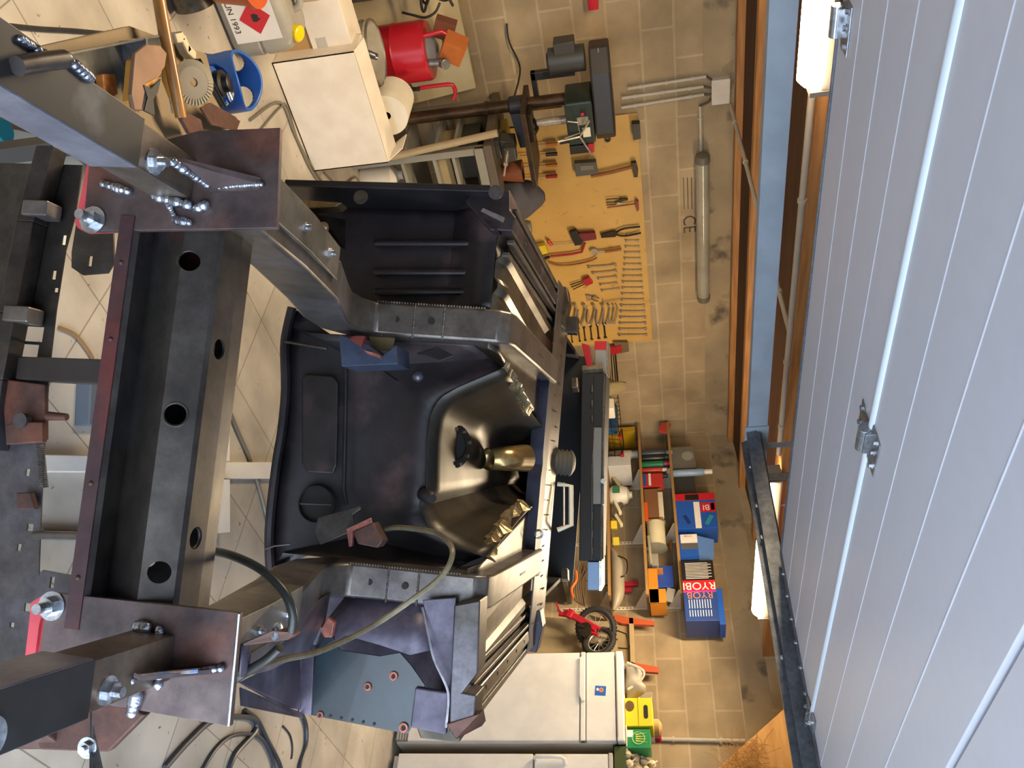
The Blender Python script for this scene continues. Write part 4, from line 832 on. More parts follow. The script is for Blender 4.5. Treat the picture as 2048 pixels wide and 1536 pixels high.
tool('stapler', 'black and dark red hand stapler on the tool board', 'stapler', [('head', m_blk, poly((1139, 460), (1152, 456), (1166, 476), (1163, 484), (1150, 486), th=.035)), ('grip', S('grip_wine', '6b1222'), poly((1158, 463), (1190, 461), (1193, 474), (1160, 479), th=.03))])
tool('hacksaw', 'red-framed hacksaw above the curved wood strip', 'hacksaw', [('blade', m_chr, rod((1104, 488), (1168, 483), r=.003)), ('frame', m_redt, rod((1100, 511), (1145, 506), (1164, 502), (1170, 484), r=.009)), ('handle', m_redt, rod((1096, 478), (1104, 488), r=.012)), ('grip', m_blk, rod((1085, 516), (1099, 511), r=.012))])
tool('wood_strip', 'thin curved brown strip hanging below the hacksaw', 'strip', [('strip', m_hand, rod((1096, 523), (1118, 529), (1150, 527), (1180, 520), (1194, 514), r=.007, sm=4))])
tool('adjustable_spanner', 'adjustable spanner with a brown wooden grip', 'spanner', [('jaw', m_chr, poly((1178, 500), (1186, 495), (1194, 498), (1196, 505), (1188, 509), (1184, 504), th=.014)), ('shaft', m_chr, rod((1192, 502), (1212, 501), r=.008)), ('grip', m_hand, rod((1210, 501), (1243, 496), r=.011))])
tool('hex_key_set', 'fan of hex keys in a red holder', 'hex key set', [('holder', m_redt, poly((1165, 556), (1178, 551), (1186, 562), (1172, 568), th=.03)), ('key', m_drk, rod((1168, 560), (1140, 568), r=.004)), ('key', m_drk, rod((1169, 563), (1142, 573), r=.004)), ('key', m_drk, rod((1171, 566), (1146, 578), r=.004))])
tool('dusting_brush', 'small yellow brush stuck behind the hacksaw grip', 'brush', [('bristles', S('brush_yellow', 'd8c02c', rough=.8), poly((1066, 490), (1090, 484), (1096, 500), (1072, 507), th=.04)), ('cap', S('cap_red', 'cc2a1a'), rod((1097, 481), (1103, 486), r=.014))])
tool('tee_wrench', 'thin tee-handled wrench between the socket spanners and the short row', 'wrench', [('shaft', m_chr, rod((1208, 604), (1240, 598), r=.004)), ('bar', m_chr, rod((1206, 598), (1208, 610), r=.004))])
tool('pocket_torch', 'black pocket torch beside the drill table on the tool board', 'torch', [('body', m_blk, rod((1120, 283), (1148, 278), r=.013)), ('head', m_blk, rod((1144, 279), (1154, 277), r=.018))])
tool('metal_file', 'brown-handled file at the top left corner of the tool board', 'file', [('blade', m_hand, rod((1186, 266), (1224, 257), r=.009))])
tool('tape_roll', 'black tape roll on the tool board near the drill head', 'tape', [('roll', m_blk, lambda b: b.lathe(pk_(1215, 276), (0, -1, 0), [(.01, 0), (.022, 0), (.022, .02), (.01, .02), (.01, 0)], 18, cap=False))])
tool('chuck_key_box', 'small black box fixed at the upper left corner of the tool board', 'box', [('case', m_blk, poly((1263, 241), (1279, 240), (1281, 270), (1266, 273), th=.05))])
sd_ = [(287, 'orange', 'c77a28'), (307, 'dark', '37281c'), (329, 'orange', 'b9702a'), (351, 'red', 'a02424')]
for k, (y, cn, hx) in enumerate(sd_):
    tool('screwdriver', '%s-handled screwdriver, %s from the drill press in the rack' % (cn, ORD[k]), 'screwdriver', [('handle', S('screwdriver_' + cn, hx, rough=.3), rod((1092, y), (1100, y - 1), (1115, y - 2), r=.014)), ('blade', m_chr, rod((1040, y + 3), (1094, y), r=.004))], 'screwdrivers in the rack on the tool board')
# bench along the back wall
m_bench = S('bench_grey_steel', '8b8a80', rough=.5); m_btop = S('bench_top_dark', '5b5248', rough=.6)
t = thing('workbench', 'grey steel workbench under the tool board, half hidden by the car shell', 'workbench', (3.7, 4.75, 0))
MB().span((2.52, 4.42, .83), (5.05, 5.08, .88)).build('top', m_btop, t, bevel=.004)
for x in (2.54, 2.86, 4.98):
    for y in (4.44, 5.0): MB().span((x, y, 0), (x + .045, y + .045, .83)).build('leg', m_bench, t, bevel=.003)
for z in (.30, .50, .62): MB().span((2.56, 4.45, z), (5.0, 4.98, z + .02)).build('shelf', m_bench, t, bevel=.003)
MB().span((2.54, 4.43, .77), (5.0, 4.46, .83)).build('apron', m_bench, t, bevel=.003)
o = MB().span((2.62, 4.5, .52), (2.83, 4.85, .60)).build('storage_box', S('box_tan', '9a8a66'), bevel=.004); tag(o, 'tan box on the upper shelf of the grey workbench', 'box')
o = MB().span((2.62, 4.55, .64), (2.80, 4.9, .76)).build('parts_tray', S('tray_black', '2c2e2c'), bevel=.004); tag(o, 'black tray on the top shelf of the grey workbench', 'tray')
o = MB().lathe((2.72, 4.55, .0), (0, 0, 1), [(.07, 0), (.075, .02), (.075, .2), (.03, .24), (.03, .27)], 18).build('plastic_bottle', S('bottle_white', 'cfc8b6', rough=.4), smooth=True); tag(o, 'white plastic can on the floor beside the workbench leg', 'bottle')
pipe('long bare metal post leaning upright beside the workbench', [V((P(787, 313, 'Y', 4.36).x - .02, 4.34, 0.022)), P(787, 313, 'Y', 4.36), P(995, 266, 'Y', 4.40)], .022, 'steel_post', 0, S('post_bare', 'a89878', rough=.4), 'post')
t = thing('bench_vise', 'black bench vise at the left end of the workbench', 'vise', P(990, 292, 'Y', 4.6))
p = V((2.62, 4.6, .88)); b = MB(); b.span(p + V((-.06, -.07, 0)), p + V((.06, .07, .03))); b.hexa([p + V(q) for q in ((-.05, -.05, .03), (.05, -.05, .03), (.05, .05, .03), (-.05, .05, .03), (-.035, -.06, .12), (.035, -.06, .12), (.035, .05, .12), (-.035, .05, .12))]); b.build('body', m_iron, t, bevel=.005)
b = MB(); b.span(p + V((-.045, -.14, .06)), p + V((.045, -.08, .13))); b.build('jaw', m_iron, t, bevel=.004)
b = MB(); b.cyl(p + V((0, -.24, .075)), p + V((0, -.05, .075)), .014); b.build('screw', m_chr, t)
b = MB(); b.cyl(p + V((-.08, -.23, .10)), p + V((.08, -.23, .05)), .006); b.build('tommy_bar', m_chr, t)
o = MB().box((2.68, 4.86, .905), (.12, .1, .05), rz(.3)).build('sponge', S('sponge_yellow', 'b8a03c', rough=.8), bevel=.008); tag(o, 'dull yellow block lying behind the bench vise', 'sponge')
bp_ = P(1012, 345, 'Y', 4.62)
t = thing('clay_pot', 'brown pot beside the grey cloth bag on the workbench', 'pot', (bp_.x, 4.62, .88))
MB().lathe((bp_.x, 4.62, .88), (0, 0, 1), [(.05, 0), (.065, .08), (.07, .13), (.062, .13), (.055, .02)], 20).build('body', S('pot_brown', '7c4526', rough=.5), t, smooth=True)
bp_ = P(1035, 398, 'Y', 4.62); t = thing('cloth_bag', 'slumped dark grey cloth bag on the workbench', 'bag', (bp_.x, 4.62, .88))
b = MB(); rd = random.Random(2)
rows = []
for k in range(9):
    h = k / 8; rr = (.13, .15, .15, .14, .13, .12, .10, .07, .03)[k]
    rows.append([V((bp_.x + rr * math.cos(a) * 1.0 * (1 + .12 * math.sin(3 * a + k)), 4.62 + rr * .7 * math.sin(a) * (1 + .1 * math.cos(4 * a + k)), .88 + .24 * h)) for a in [2 * math.pi * i / 20 for i in range(21)]])
b.grid(rows); b.build('cloth', S('bag_grey', '4c4a50', rough=.9), t, smooth=True, sub=1)
o = MB().lathe((P(1055, 455, 'Y', 4.6).x, 4.6, .88), (0, 0, 1), [(.045, 0), (.05, .1), (.04, .12)], 18).build('mesh_cup', S('mesh_grey', '77756a', rough=.5)); tag(o, 'small grey mesh cup beside the tool board on the workbench', 'cup')
# drill press
DP = 4.70
t = thing('drill_press', 'dark pillar drill press standing left of the tool board', 'drill press', (2.42, DP, 0))
m_col = M('pillar_rusty', lin((.42, .33, .24)), lin((.26, .20, .15)), 8, .4, .7, stretch=(1, 1, .5))
cxp = P(1000, 214, 'Y', DP).x
MB().cyl((cxp, DP, .05), (cxp, DP, 1.42), .037, n=24).build('pillar', m_col, t, smooth=True)
MB().lathe((cxp, DP, 0), (0, 0, 1), [(.16, 0), (.16, .03), (.06, .05), (.055, .12)], 24).build('base', m_iron, t, smooth=30)
MB().lathe((cxp, DP, .84), (0, 0, 1), [(.037, 0), (.045, 0), (.045, .02), (.037, .02)], 24).build('collar', m_col, t)
b = MB(); b.lathe((cxp, DP, .985), (0, 0, 1), [(.05, 0), (.055, .01), (.055, .10), (.045, .11)], 24); b.hexa([V((cxp + q[0], DP + q[1], q[2])) for q in ((.03, -.05, .99), (.24, -.09, 1.02), (.24, .05, 1.02), (.03, .05, .99), (.03, -.05, 1.08), (.24, -.09, 1.075), (.24, .05, 1.075), (.03, .05, 1.08))]); b.build('table_bracket', S('iron_blue_black', '24262c', rough=.4), t, bevel=.004)
tb_ = MB(); tb_.span((cxp - .06, DP - .24, 1.075), (cxp + .44, DP + .12, 1.105)); tb_.build('table', M('table_worn', lin((.32, .24, .18)), lin((.20, .16, .13)), 8, .45, .5), t, bevel=.003)
b = MB(); b.lathe((cxp + .1, DP - .1, 1.105), (0, 0, 1), [(.05, 0), (.05, .03), (.02, .05)], 18); b.span((cxp - .02, DP - .18, 1.105), (cxp + .16, DP - .05, 1.13)); b.build('drill_vise', m_drk, t, bevel=.003)
b = MB(); b.cyl((cxp + .04, DP + .02, 1.12), (cxp + .04, DP + .02, 1.30), .02, n=18); b.build('quill_guard', M('guard_bronze', lin((.45, .33, .16)), lin((.30, .22, .11)), 20, .4, .6, bump=.5), t)
hd = MB(); hd.span((cxp - .07, DP - .20, 1.33), (cxp + .20, DP + .05, 1.49)); hd.build('head_casting', S('head_green_black', '22302c', rough=.4), t, bevel=.012)
b = MB(); b.prism([V((cxp - .30, DP + .08, 1.495)), V((cxp - .32, DP - .06, 1.495)), V((cxp - .2, DP - .15, 1.495)), V((cxp + .14, DP - .22, 1.495)), V((cxp + .20, DP - .16, 1.495)), V((cxp + .20, DP + .05, 1.495)), V((cxp + .1, DP + .1, 1.495))], (0, 0, .115)); o = b.build('belt_cover', S('cover_dark', '2f2b27', rough=.45), t, bevel=.012)
MB().span((cxp - .318, DP - .08, 1.548), (cxp + .203, DP - .078, 1.553)).build('lid_seam', m_chr, o)
b = MB(); b.cyl((cxp - .24, DP, 1.26), (cxp - .24, DP, 1.47), .075, n=24); b.span((cxp - .36, DP - .05, 1.30), (cxp - .24, DP + .05, 1.42)); b.cyl((cxp - .24, DP, 1.25), (cxp - .24, DP, 1.27), .05, n=20); b.build('motor', m_iron, t, bevel=.004, smooth=30)
b = MB(); b.span((cxp - .18, DP + .01, 1.14), (cxp - .13, DP + .05, 1.40)); b.span((cxp - .18, DP + .01, 1.14), (cxp + .02, DP + .05, 1.17)); b.build('motor_mount', m_blk, t, bevel=.004)
b = MB(); b.cyl((cxp + .08, DP - .1, 1.18), (cxp + .08, DP - .1, 1.34), .025, n=18); b.lathe((cxp + .08, DP - .1, 1.14), (0, 0, 1), [(.012, 0), (.022, .01), (.022, .05)], 16); b.build('chuck', m_chr, t, smooth=True)
b = MB(); h0 = V((cxp + .14, DP - .21, 1.40)); b.cyl(h0 + V((0, .05, 0)), h0, .02); ho_ = b.build('feed_hub', m_drk, t)
for an_ in (.5, 2.6, 4.7): q = h0 + V((math.cos(an_) * .13, -.03, math.sin(an_) * .13)); MB().cyl(h0, q, .006).build('feed_lever', m_chr, ho_)
b = MB(); b.span((cxp + .09, DP - .206, 1.42), (cxp + .15, DP - .201, 1.465)); b.build('plate_white', S('label_cream', 'd8d2bc'), t)
b = MB(); b.span((cxp + .02, DP - .206, 1.395), (cxp + .07, DP - .201, 1.46)); b.build('plate_silver', m_chr, t)
MB().cyl((cxp - .0, DP - .20, 1.43), (cxp - .0, DP - .212, 1.43), .010).build('power_button', S('button_red', 'b02030'), t)
t2 = thing('drill_bit_box', 'red and black drill bit case beside the drill press head', 'case', (cxp + .24, DP - .1, 1.33))
b = MB(); b.span((cxp + .205, DP - .2, 1.33), (cxp + .26, DP - .02, 1.47)); b.build('case', m_blk, t2, bevel=.004); b = MB(); b.span((cxp + .203, DP - .202, 1.44), (cxp + .262, DP - .018, 1.475)); b.build('lid', m_redt, t2, bevel=.004)
b = MB(); b.tube([V((cxp - .05, DP - .05, 1.02)), V((cxp - .05, YA - .05, 1.04)), V((cxp - .22, YA - .04, 1.0)), V((cxp - .33, YA - .02, 1.0))], .006, 6, smooth=5); b.build('power_cable', m_cab, t, smooth=True)
wg = MB(); wg.tube([P(1135, 243, 'Y', DP - .25) , P(1155, 245, 'Y', DP - .25), P(1160, 266, 'Y', DP - .25), P(1129, 277, 'Y', DP - .25)], .004, 6); wg.build('clear_guard', m_chr, t)
# ------------------------------------------------------------------ things at the left, on the floor
t = thing('cream_panel', 'cream painted panel leaning against the block wall behind the red drum', 'panel', (2.2, 5.0, 0))
p = P(951, 181, 'Y', 5.02); q = P(916, 0, 'Y', 5.02); xr = p.x
b = MB(); b.hexa([V((1.2, 4.86, 0)), V((xr, 4.86, 0)), V((xr, 4.89, 0)), V((1.2, 4.89, 0)), V((1.2, 5.05, p.z)), V((xr, 5.05, p.z)), V((xr, 5.08, p.z)), V((1.2, 5.08, p.z))]); b.build('board', S('panel_cream', 'c9bb94', rough=.6), t, bevel=.003)
b = MB(); b.span((xr - .46, 5.0, p.z - .13), (xr - .33, 5.02, p.z - .1)); b.build('label', S('label_line', 'a6966e'), t)
c = V((P(800, 108, 'Y', 4.66).x, 4.66, 0)); t = thing('red_drum', 'red steel drum with hand pump fittings below the brick', 'drum', c)
zt = .60; R_ = .165
MB().lathe(c, (0, 0, 1), [(R_ * .9, 0), (R_, .02), (R_, .2), (R_ * 1.03, .21), (R_, .22), (R_, .4), (R_ * 1.03, .41), (R_, .42), (R_, zt - .02), (R_ * .96, zt)], 32).build('body', S('drum_red', 'b41c2c', rough=.3), t, smooth=30)
MB().lathe(c + V((0, 0, zt)), (0, 0, 1), [(.10, 0), (.08, .02), (.03, .05)], 24).build('lid', S('lid_grey', '7d7f84', rough=.3), t, smooth=True)
b = MB(); a = c + V((-.11, -.06, zt)); b.tube([a + V((0, 0, -.35)), a, a + V((0, .02, .10)), a + V((.03, .03, .13))], .014, 10); b.build('handle_bar', S('tube_red', 'b8202e', rough=.35), t, smooth=True)
b = MB(); a = c + V((.17, -.10, .5)); b.tube([a, a + V((0, 0, .18)), a + V((.02, 0, .21)), a + V((.06, 0, .21)), a + V((.09, -.01, .19))], .012, 10, smooth=2); o = b.build('elbow_spout', S('tube_red', 'b8202e', rough=.35), t, smooth=True)
b = MB(); b.cyl(c + V((.03, -.10, zt)), c + V((.04, -.10, zt + .08)), .022); b.cyl(c + V((.04, -.10, zt + .08)), c + V((.04, -.13, zt + .10)), .03); b.build('pump_fitting', M('fitting_alu', lin((.60, .60, .60)), lin((.5, .5, .5)), 8, .35, .7), t, bevel=.002)
b = MB(); q = V((c.x + .10, c.y - .215, .33)); o = None
t = thing('spray_bottle', 'small black and white bottle hanging at the front of the red drum', 'bottle', q)
MB().lathe(q, (0.1, 0, 1), [(.02, 0), (.027, .01), (.027, .11)], 16).build('body', S('bottle_label', 'cfc8c0'), t, smooth=True)
MB().lathe(q + V((.011, 0, .11)), (0.1, 0, 1), [(.03, 0), (.03, .05), (.012, .06), (.012, .10)], 16).build('head', m_blk, t, smooth=True)
MB().tube([q + V((.03, .01, .15)), q + V((.08, 0, .16))], .004, 6).build('trigger', m_blk, t)
br_ = P(920, 95, 'Y', 4.62); br_.z = .745; o = MB().box((br_.x, 4.62, br_.z), (.13, .11, .13), Matrix.Rotation(.55, 3, 'Y') @ rz(.3)).build('brick_block', S('brick_orange', 'b5662e', rough=.9, bump=.3, scale=20), bevel=.003); tag(o, 'rough orange brick block on top of the red drum', 'brick')
o = MB().box((br_.x - .07, 4.74, br_.z - .05), (.10, .09, .12), Matrix.Rotation(.45, 3, 'Y')).build('brick_block', S('brick_brown', '7b4a36', rough=.9, bump=.3, scale=20), bevel=.003); tag(o, 'darker brown brick behind the orange one on the red drum', 'brick')
c = V((2.02, 4.30, 0)); zt = P(752, 105, 'Y', 4.30).z; c.x = P(752, 105, 'Y', 4.30).x
t = thing('metal_bucket', 'open pale metal bucket with a funnel inside, in front of the red drum', 'bucket', c)
MB().lathe(c, (0, 0, 1), [(.13, 0), (.14, .02), (.16, zt - .02), (.168, zt - .02), (.168, zt), (.155, zt), (.15, zt - .04), (.135, .05), (0.01, .05)], 32).build('body', M('bucket_pale', lin((.80, .78, .72)), lin((.68, .65, .60)), 8, .4, .1), t, smooth=30)
b = MB(); b.torus(c + V((0, 0, zt - .045)), (0, 0, 1), .164, .006, 32); b.torus(c + V((0, 0, zt)), (0, 0, 1), .163, .007, 32); b.build('rim', M('rim_steel', lin((.62, .60, .55)), lin((.5, .48, .43)), 8, .4, .5), t, smooth=True)
t = thing('funnel', 'grey metal funnel lying inside the open pale bucket', 'funnel', c + V((0, 0, .1)))
MB().lathe(c + V((-.02, .05, .26)), V((.2, -.4, .8)), [(.085, -.05), (.08, -.03), (.022, .06), (.016, .16)], 24, cap=False).build('cone', M('funnel_grey', lin((.52, .53, .54)), lin((.42, .43, .44)), 8, .3, .7), t, smooth=True, solid=.002)
# white carton with open flaps, white roll
WB = [P(545, 122, 'Z', 0), P(625, 347, 'Z', 0)]
y0 = (WB[0].y + WB[1].y) / 2; wz0 = .0
xa_, xb_ = WB[0].x, WB[1].x
ztop = P(775, 322, 'Y', y0).z
t = thing('white_carton', 'large plain white box with open flaps standing on the floor', 'box', ((xa_ + xb_) / 2, y0 + .2, 0))
m_wht = S('carton_white', 'e6ddcf', rough=.55, c2=lin((.86, .82, .76)))
b = MB(); th = .006; yb = y0 + .20
b.span((xa_, y0, 0), (xb_, y0 + th, ztop)); b.span((xa_, yb - th, 0), (xb_, yb, ztop)); b.span((xa_, y0, 0), (xa_ + th, yb, ztop)); b.span((xb_ - th, y0, 0), (xb_, yb, ztop)); b.span((xa_, y0, 0), (xb_, yb, th)); b.build('box', m_wht, t)
b = MB(); b.hexa([V((xa_, y0 + .01, ztop)), V((xb_, y0 + .01, ztop)), V((xb_, y0 + .016, ztop)), V((xa_, y0 + .016, ztop)), V((xa_, y0 + .14, ztop + .02)), V((xb_, y0 + .14, ztop + .02)), V((xb_, y0 + .14, ztop + .026)), V((xa_, y0 + .14, ztop + .026))]); b.build('flap', m_wht, t)
b = MB(); b.prism([V((xb_ - .003, y0 + .02, ztop)), V((xb_ - .003, yb - .02, ztop)), V((xb_ - .06, yb - .03, ztop + .09)), V((xb_ - .06, y0 + .03, ztop + .09))], (.005, 0, .002)); b.build('flap', m_wht, t)
rp_ = P(775, 228, 'Y', y0 + .26); t = thing('paper_roll', 'white paper roll behind the large white box', 'paper roll', (rp_.x, y0 + .35, rp_.z - .115))
MB().span((rp_.x - .0, y0 + .24, 0), (rp_.x + .12, y0 + .44, rp_.z - .116)).build('roll_stand', S('cardboard', 'b08a58', rough=.8), t)
o_ = V((rp_.x, y0 + .24, rp_.z)); MB().lathe(o_, (0, 1, 0), [(.022, 0), (.115, 0), (.115, .22), (.022, .22), (.022, 0)], 32, cap=False).build('roll', S('paper_white', 'e9e2d0', rough=.8), t, smooth=30)
MB().lathe(o_ + V((0, .002, 0)), (0, 1, 0), [(.021, 0), (.021, .215)], 20, cap=False).build('core', S('core_brown', '5a4a34'), t, smooth=True)
p = P(640, 100, 'Y', 4.02); t = thing('cardboard_box', 'brown cardboard box under the small white box', 'box', (p.x, 4.1, 0))
xq = p.x - .24; zc = P(628, 100, 'Y', 3.98).z
MB().span((xq, 3.98, 0), (xq + .24, 4.2, zc)).build('carton', S('cardboard', 'b08a58', rough=.8), t, bevel=.002)
t = thing('small_white_box', 'small white cardboard box with a printed label on the brown box', 'box', (xq, 4.1, zc))
bx_ = MB(); a = P(645, 112, 'Y', 3.97); e = P(722, 15, 'Y', 3.97); b0 = V((e.x - .06, 3.97, zc)); b1 = V((a.x + .0, 4.17, zc + .20)); bx_.span(b0, b1); bx_.build('carton', m_wht, t, bevel=.002)
MB().span((b1.x - .09, 3.968, zc + .03), (b1.x - .01, 3.9695, zc + .08)).build('label', S('label_grey', 'b9b5ad'), t)
# jerrycan
jc = P(455, 62, 'Z', 0); t = thing('jerrycan', 'translucent grey plastic jerrycan with yellow cap and hazard label', 'jerrycan', jc)
m_jer = S('jerry_plastic', '9a968c', rough=.35, c2=lin((.54, .53, .50)))
jy = P(460, 95, 'Z', 0).y; x1j = P(530, 118, 'Y', jy).x; zj = P(615, 100, 'Y', jy + .12).z; x0j = x1j - .40
b = MB(); prof = []
def rrect(x0, y0, x1, y1, r, z, n=5):
    out = []
    for cx_, cy_, a0 in ((x1 - r, y1 - r, 0), (x0 + r, y1 - r, 90), (x0 + r, y0 + r, 180), (x1 - r, y0 + r, 270)):
        for i in range(n): a = math.radians(a0 + 90 * i / (n - 1)); out.append(V((cx_ + r * math.cos(a), cy_ + r * math.sin(a), z)))
    return out
lv = [(.03, 0), (.005, .02), (0, .05), (0, zj * .45), (.006, zj * .47), (.006, zj * .50), (0, zj * .52), (0, zj - .09), (.008, zj - .04), (.03, zj - .008), (.06, zj)]
rows = []
for ins, z in lv: r_ = rrect(x0j + ins, jy + ins, x1j - ins, jy + .27 - ins, .055, z); rows.append(r_ + [r_[0]])
b.grid(rows); b.add(rows[0][:-1], [tuple(range(len(rows[0]) - 1))]); b.add(rows[-1][:-1], [tuple(range(len(rows[-1]) - 1))]); b.build('body', m_jer, t, smooth=45)
b = MB(); b.tube([V((x0j + .08, jy + .135, zj - .01)), V((x0j + .10, jy + .135, zj + .035)), V((x0j + .23, jy + .135, zj + .035)), V((x0j + .26, jy + .135, zj - .01))], .016, 10, smooth=4); b.build('handle', m_jer, t, smooth=True)
cp = V((x1j - .07, jy + .07, zj - .012)); b = MB(); b.lathe(cp, V((.25, -.35, .9)), [(.034, 0), (.036, .005), (.036, .028), (.030, .034)], 24); b.build('cap', S('cap_yellow', 'e6c619', rough=.35), t, smooth=30)
lb = V((x1j - .21, jy - .0008, zj * .50)); wl_, hl_ = .26, .21
b = MB(); b.prism([V((lb.x - wl_ / 2, jy - .0012, lb.z - hl_ / 2)), V((lb.x + wl_ / 2, jy - .0012, lb.z - hl_ / 2)), V((lb.x + wl_ / 2, jy - .0012, lb.z + hl_ / 2)), V((lb.x - wl_ / 2, jy - .0012, lb.z + hl_ / 2))], (0, .001, 0)); lo_ = b.build('hazard_label', S('label_white', 'ddd9d4'), t)
dc = V((lb.x + .03, jy - .0022, lb.z + .015)); b = MB(); b.prism([dc + V((0, 0, -.07)), dc + V((.07, 0, 0)), dc + V((0, 0, .07)), dc + V((-.07, 0, 0))], (0, .0008, 0)); b.build('hazard_diamond', S('hazard_red', 'c01c2a'), lo_)
b = MB(); f0 = dc + V((0, -.0006, .005)); b.prism([f0 + V(q) for q in ((-.015, 0, -.018), (.015, 0, -.018), (.018, 0, -.002), (.006, 0, .022), (.001, 0, .008), (-.008, 0, .014), (-.018, 0, -.002))], (0, .0005, 0)); b.build('flame_mark', m_blk, lo_)
text('hazard_text', 'UN 1993', m_blk, lo_, (lb.x + .02, jy - .002, lb.z - .082), (1, 0, 0), (0, 0, 1), .036)
# orange pot and grey tin at the top edge of the photo
p = P(455, -56, 'Y', 3.22); t = thing('orange_pot', 'orange plastic pot at the top edge of the photo beside the jerrycan', 'pot', (p.x - .02, 3.3, .08))
MB().lathe((p.x + .02, 3.25, .17), (.05, -.1, 1), [(.08, 0), (.09, .02), (.11, .16), (.118, .16), (.118, .18), (.105, .18)], 28).build('body', S('pot_orange', 'b5532a', rough=.4), t, smooth=30)
t = thing('grey_tin', 'grey metal tin lying under the orange pot', 'tin', (p.x, 3.3, 0))
MB().cyl((p.x - .16, 3.22, .08), (p.x + .10, 3.22, .08), .08, n=28).build('can', M('tin_grey', lin((.42, .41, .38)), lin((.33, .32, .30)), 8, .35, .7), t, smooth=30)
# blue gas bottle
c0 = P(485, 172, 'Y', 2.62); t = thing('gas_bottle', 'blue gas bottle with a carrying collar and black valve', 'gas bottle', (c0.x, 2.62, 0))
m_blu = S('gas_blue', '1f57a8', rough=.35); cz_ = P(420, 172, 'Y', 2.62).z; R_ = .098
c = V((c0.x, 2.66, 0))
MB().lathe(c, (0, 0, 1), [(.085, 0), (.10, .03), (.10, cz_ - .06), (.085, cz_ - .02), (.05, cz_ + .005), (.03, cz_ + .02)], 32).build('cylinder', m_blu, t, smooth=40)
NZ, NA = 42, 200; ph0 = -1.9
pt = [[V((c.x + R_ * (1.02 - .05 * k / NZ) * math.cos(2 * math.pi * i / NA), c.y + R_ * (1.02 - .05 * k / NZ) * math.sin(2 * math.pi * i / NA), cz_ - .05 + .165 * k / NZ + (.014 * math.cos(2 * (2 * math.pi * i / NA) - 2 * ph0) * k / NZ))) for i in range(NA)] for k in range(NZ + 1)]
def inside(k, i):
    a = (2 * math.pi * (i + .5) / NA - ph0) % (2 * math.pi / 3); a = min(a, 2 * math.pi / 3 - a)
    return ((a / .78) ** 2 + ((k + .5 - 23) / 14) ** 2) < 1
fs = [(k * NA + i, k * NA + (i + 1) % NA, (k + 1) * NA + (i + 1) % NA, (k + 1) * NA + i) for k in range(NZ) for i in range(NA) if not inside(k, i)]
MB().add([p for r in pt for p in r], fs).build('collar', m_blu, t, smooth=True, solid=.009)
b = MB(); b.lathe(c + V((0, 0, cz_ + .0)), (0, 0, 1), [(.045, 0), (.045, .03), (.03, .035), (.03, .055), (.02, .06)], 24); b.build('valve', m_blk, t, smooth=40)
b = MB(); b.cyl(c + V((.02, 0, cz_ + .03)), c + V((.08, -.02, cz_ + .04)), .012); b.build('outlet', m_bolt, t, smooth=True)
# crate of metalwork near the camera on the left
zt = .44
m_tra = M('tray_zinc', lin((.52, .52, .50)), lin((.40, .40, .39)), 7, .35, .7, rvar=.1)
m_tan = M('leather_brown', lin((.52, .40, .32)), lin((.42, .32, .26)), 8, .6)
A1 = P(95, 62, 'Z', zt); A2 = P(430, 262, 'Z', zt)
t = thing('low_stand', 'low dark stand holding tools between the floor and the upper arm', 'stand', (1.2, 2.3, 0))
q = [P(40, 100, 'Z', zt - .03), P(240, 55, 'Z', zt - .03), P(395, 110, 'Z', zt - .03), P(440, 275, 'Z', zt - .03), P(300, 330, 'Z', zt - .03), P(140, 300, 'Z', zt - .03)]
cc = sum(q, V((0, 0, 0))) / 6
MB().prism(q, (0, 0, .03)).build('top', S('stand_top_brown', '7a6a52', rough=.7), t, bevel=.003)
for k in (0, 2, 3, 5): p = q[k].lerp(cc, .12); MB().span((p.x - .02, p.y - .02, 0), (p.x + .02, p.y + .02, zt - .03)).build('leg', m_iron, t)
def zp(x, y, z=zt): return P(x, y, 'Z', z)
t = thing('metal_tray', 'grey folded steel channel lying across the low stand', 'steel channel', zp(150, 100))
b = MB(); a, e = zp(80, 118), zp(318, 72); d = (e - a).normalized(); s = V((d.y, -d.x, 0)); w_ = .10
b.hexa([a, e, e + V((0, 0, .004)), a + V((0, 0, .004)), a + s * w_, e + s * w_, e + s * w_ + V((0, 0, .004)), a + s * w_ + V((0, 0, .004))]); b.prism([a, e, e + V((0, 0, .07)), a + V((0, 0, .07))], s * -.004); b.build('channel', m_tra, t)
b = MB(); a, e = zp(238, 82), zp(262, 222); b.prism([a, e, e + V((0, 0, .05)), a + V((0, 0, .075))], V((.006, .006, 0))); b.build('flange', m_bolt, t)
t = thing('leather_holster', 'brown leather pad with an orange back beside the hammer handles', 'leather pad', zp(290, 130))
q = [zp(x, y, zt + .085) for x, y in ((262, 108), (285, 90), (312, 92), (326, 108), (322, 135), (305, 158), (285, 168), (275, 222), (262, 222), (255, 190))]
MB().prism(q, (0, 0, .012)).build('pad', m_tan, t, bevel=.003)
MB().prism([p - V((-.012, .004, .02)) for p in q], (0, 0, .018)).build('back', S('pad_orange', 'c08a3a'), t, bevel=.003)
t = thing('star_plate', 'small dark star-shaped steel plate hanging over the stand edge', 'steel plate', zp(310, 200))
q = [zp(x, y, zt + .095) for x, y in ((284, 170), (298, 178), (318, 158), (312, 185), (303, 200), (306, 232), (285, 222), (292, 195))]; MB().prism(q, (0, 0, .006)).build('plate', m_iron, t, bevel=.001)
t = thing('long_handle', 'long round wooden handle with a steel blade crossing to the top of the photo', 'garden tool', zp(370, 235))
b = MB(); b.tube([zp(308, -60, zt + .075), zp(330, 70, zt + .075), zp(362, 235, zt + .06)], [.017, .017, .016], 14); b.build('handle', M('handle_varnish', lin((.60, .42, .18)), lin((.46, .31, .13)), 6, .3, stretch=(1, 1, 6), coat=.3), t, smooth=True)
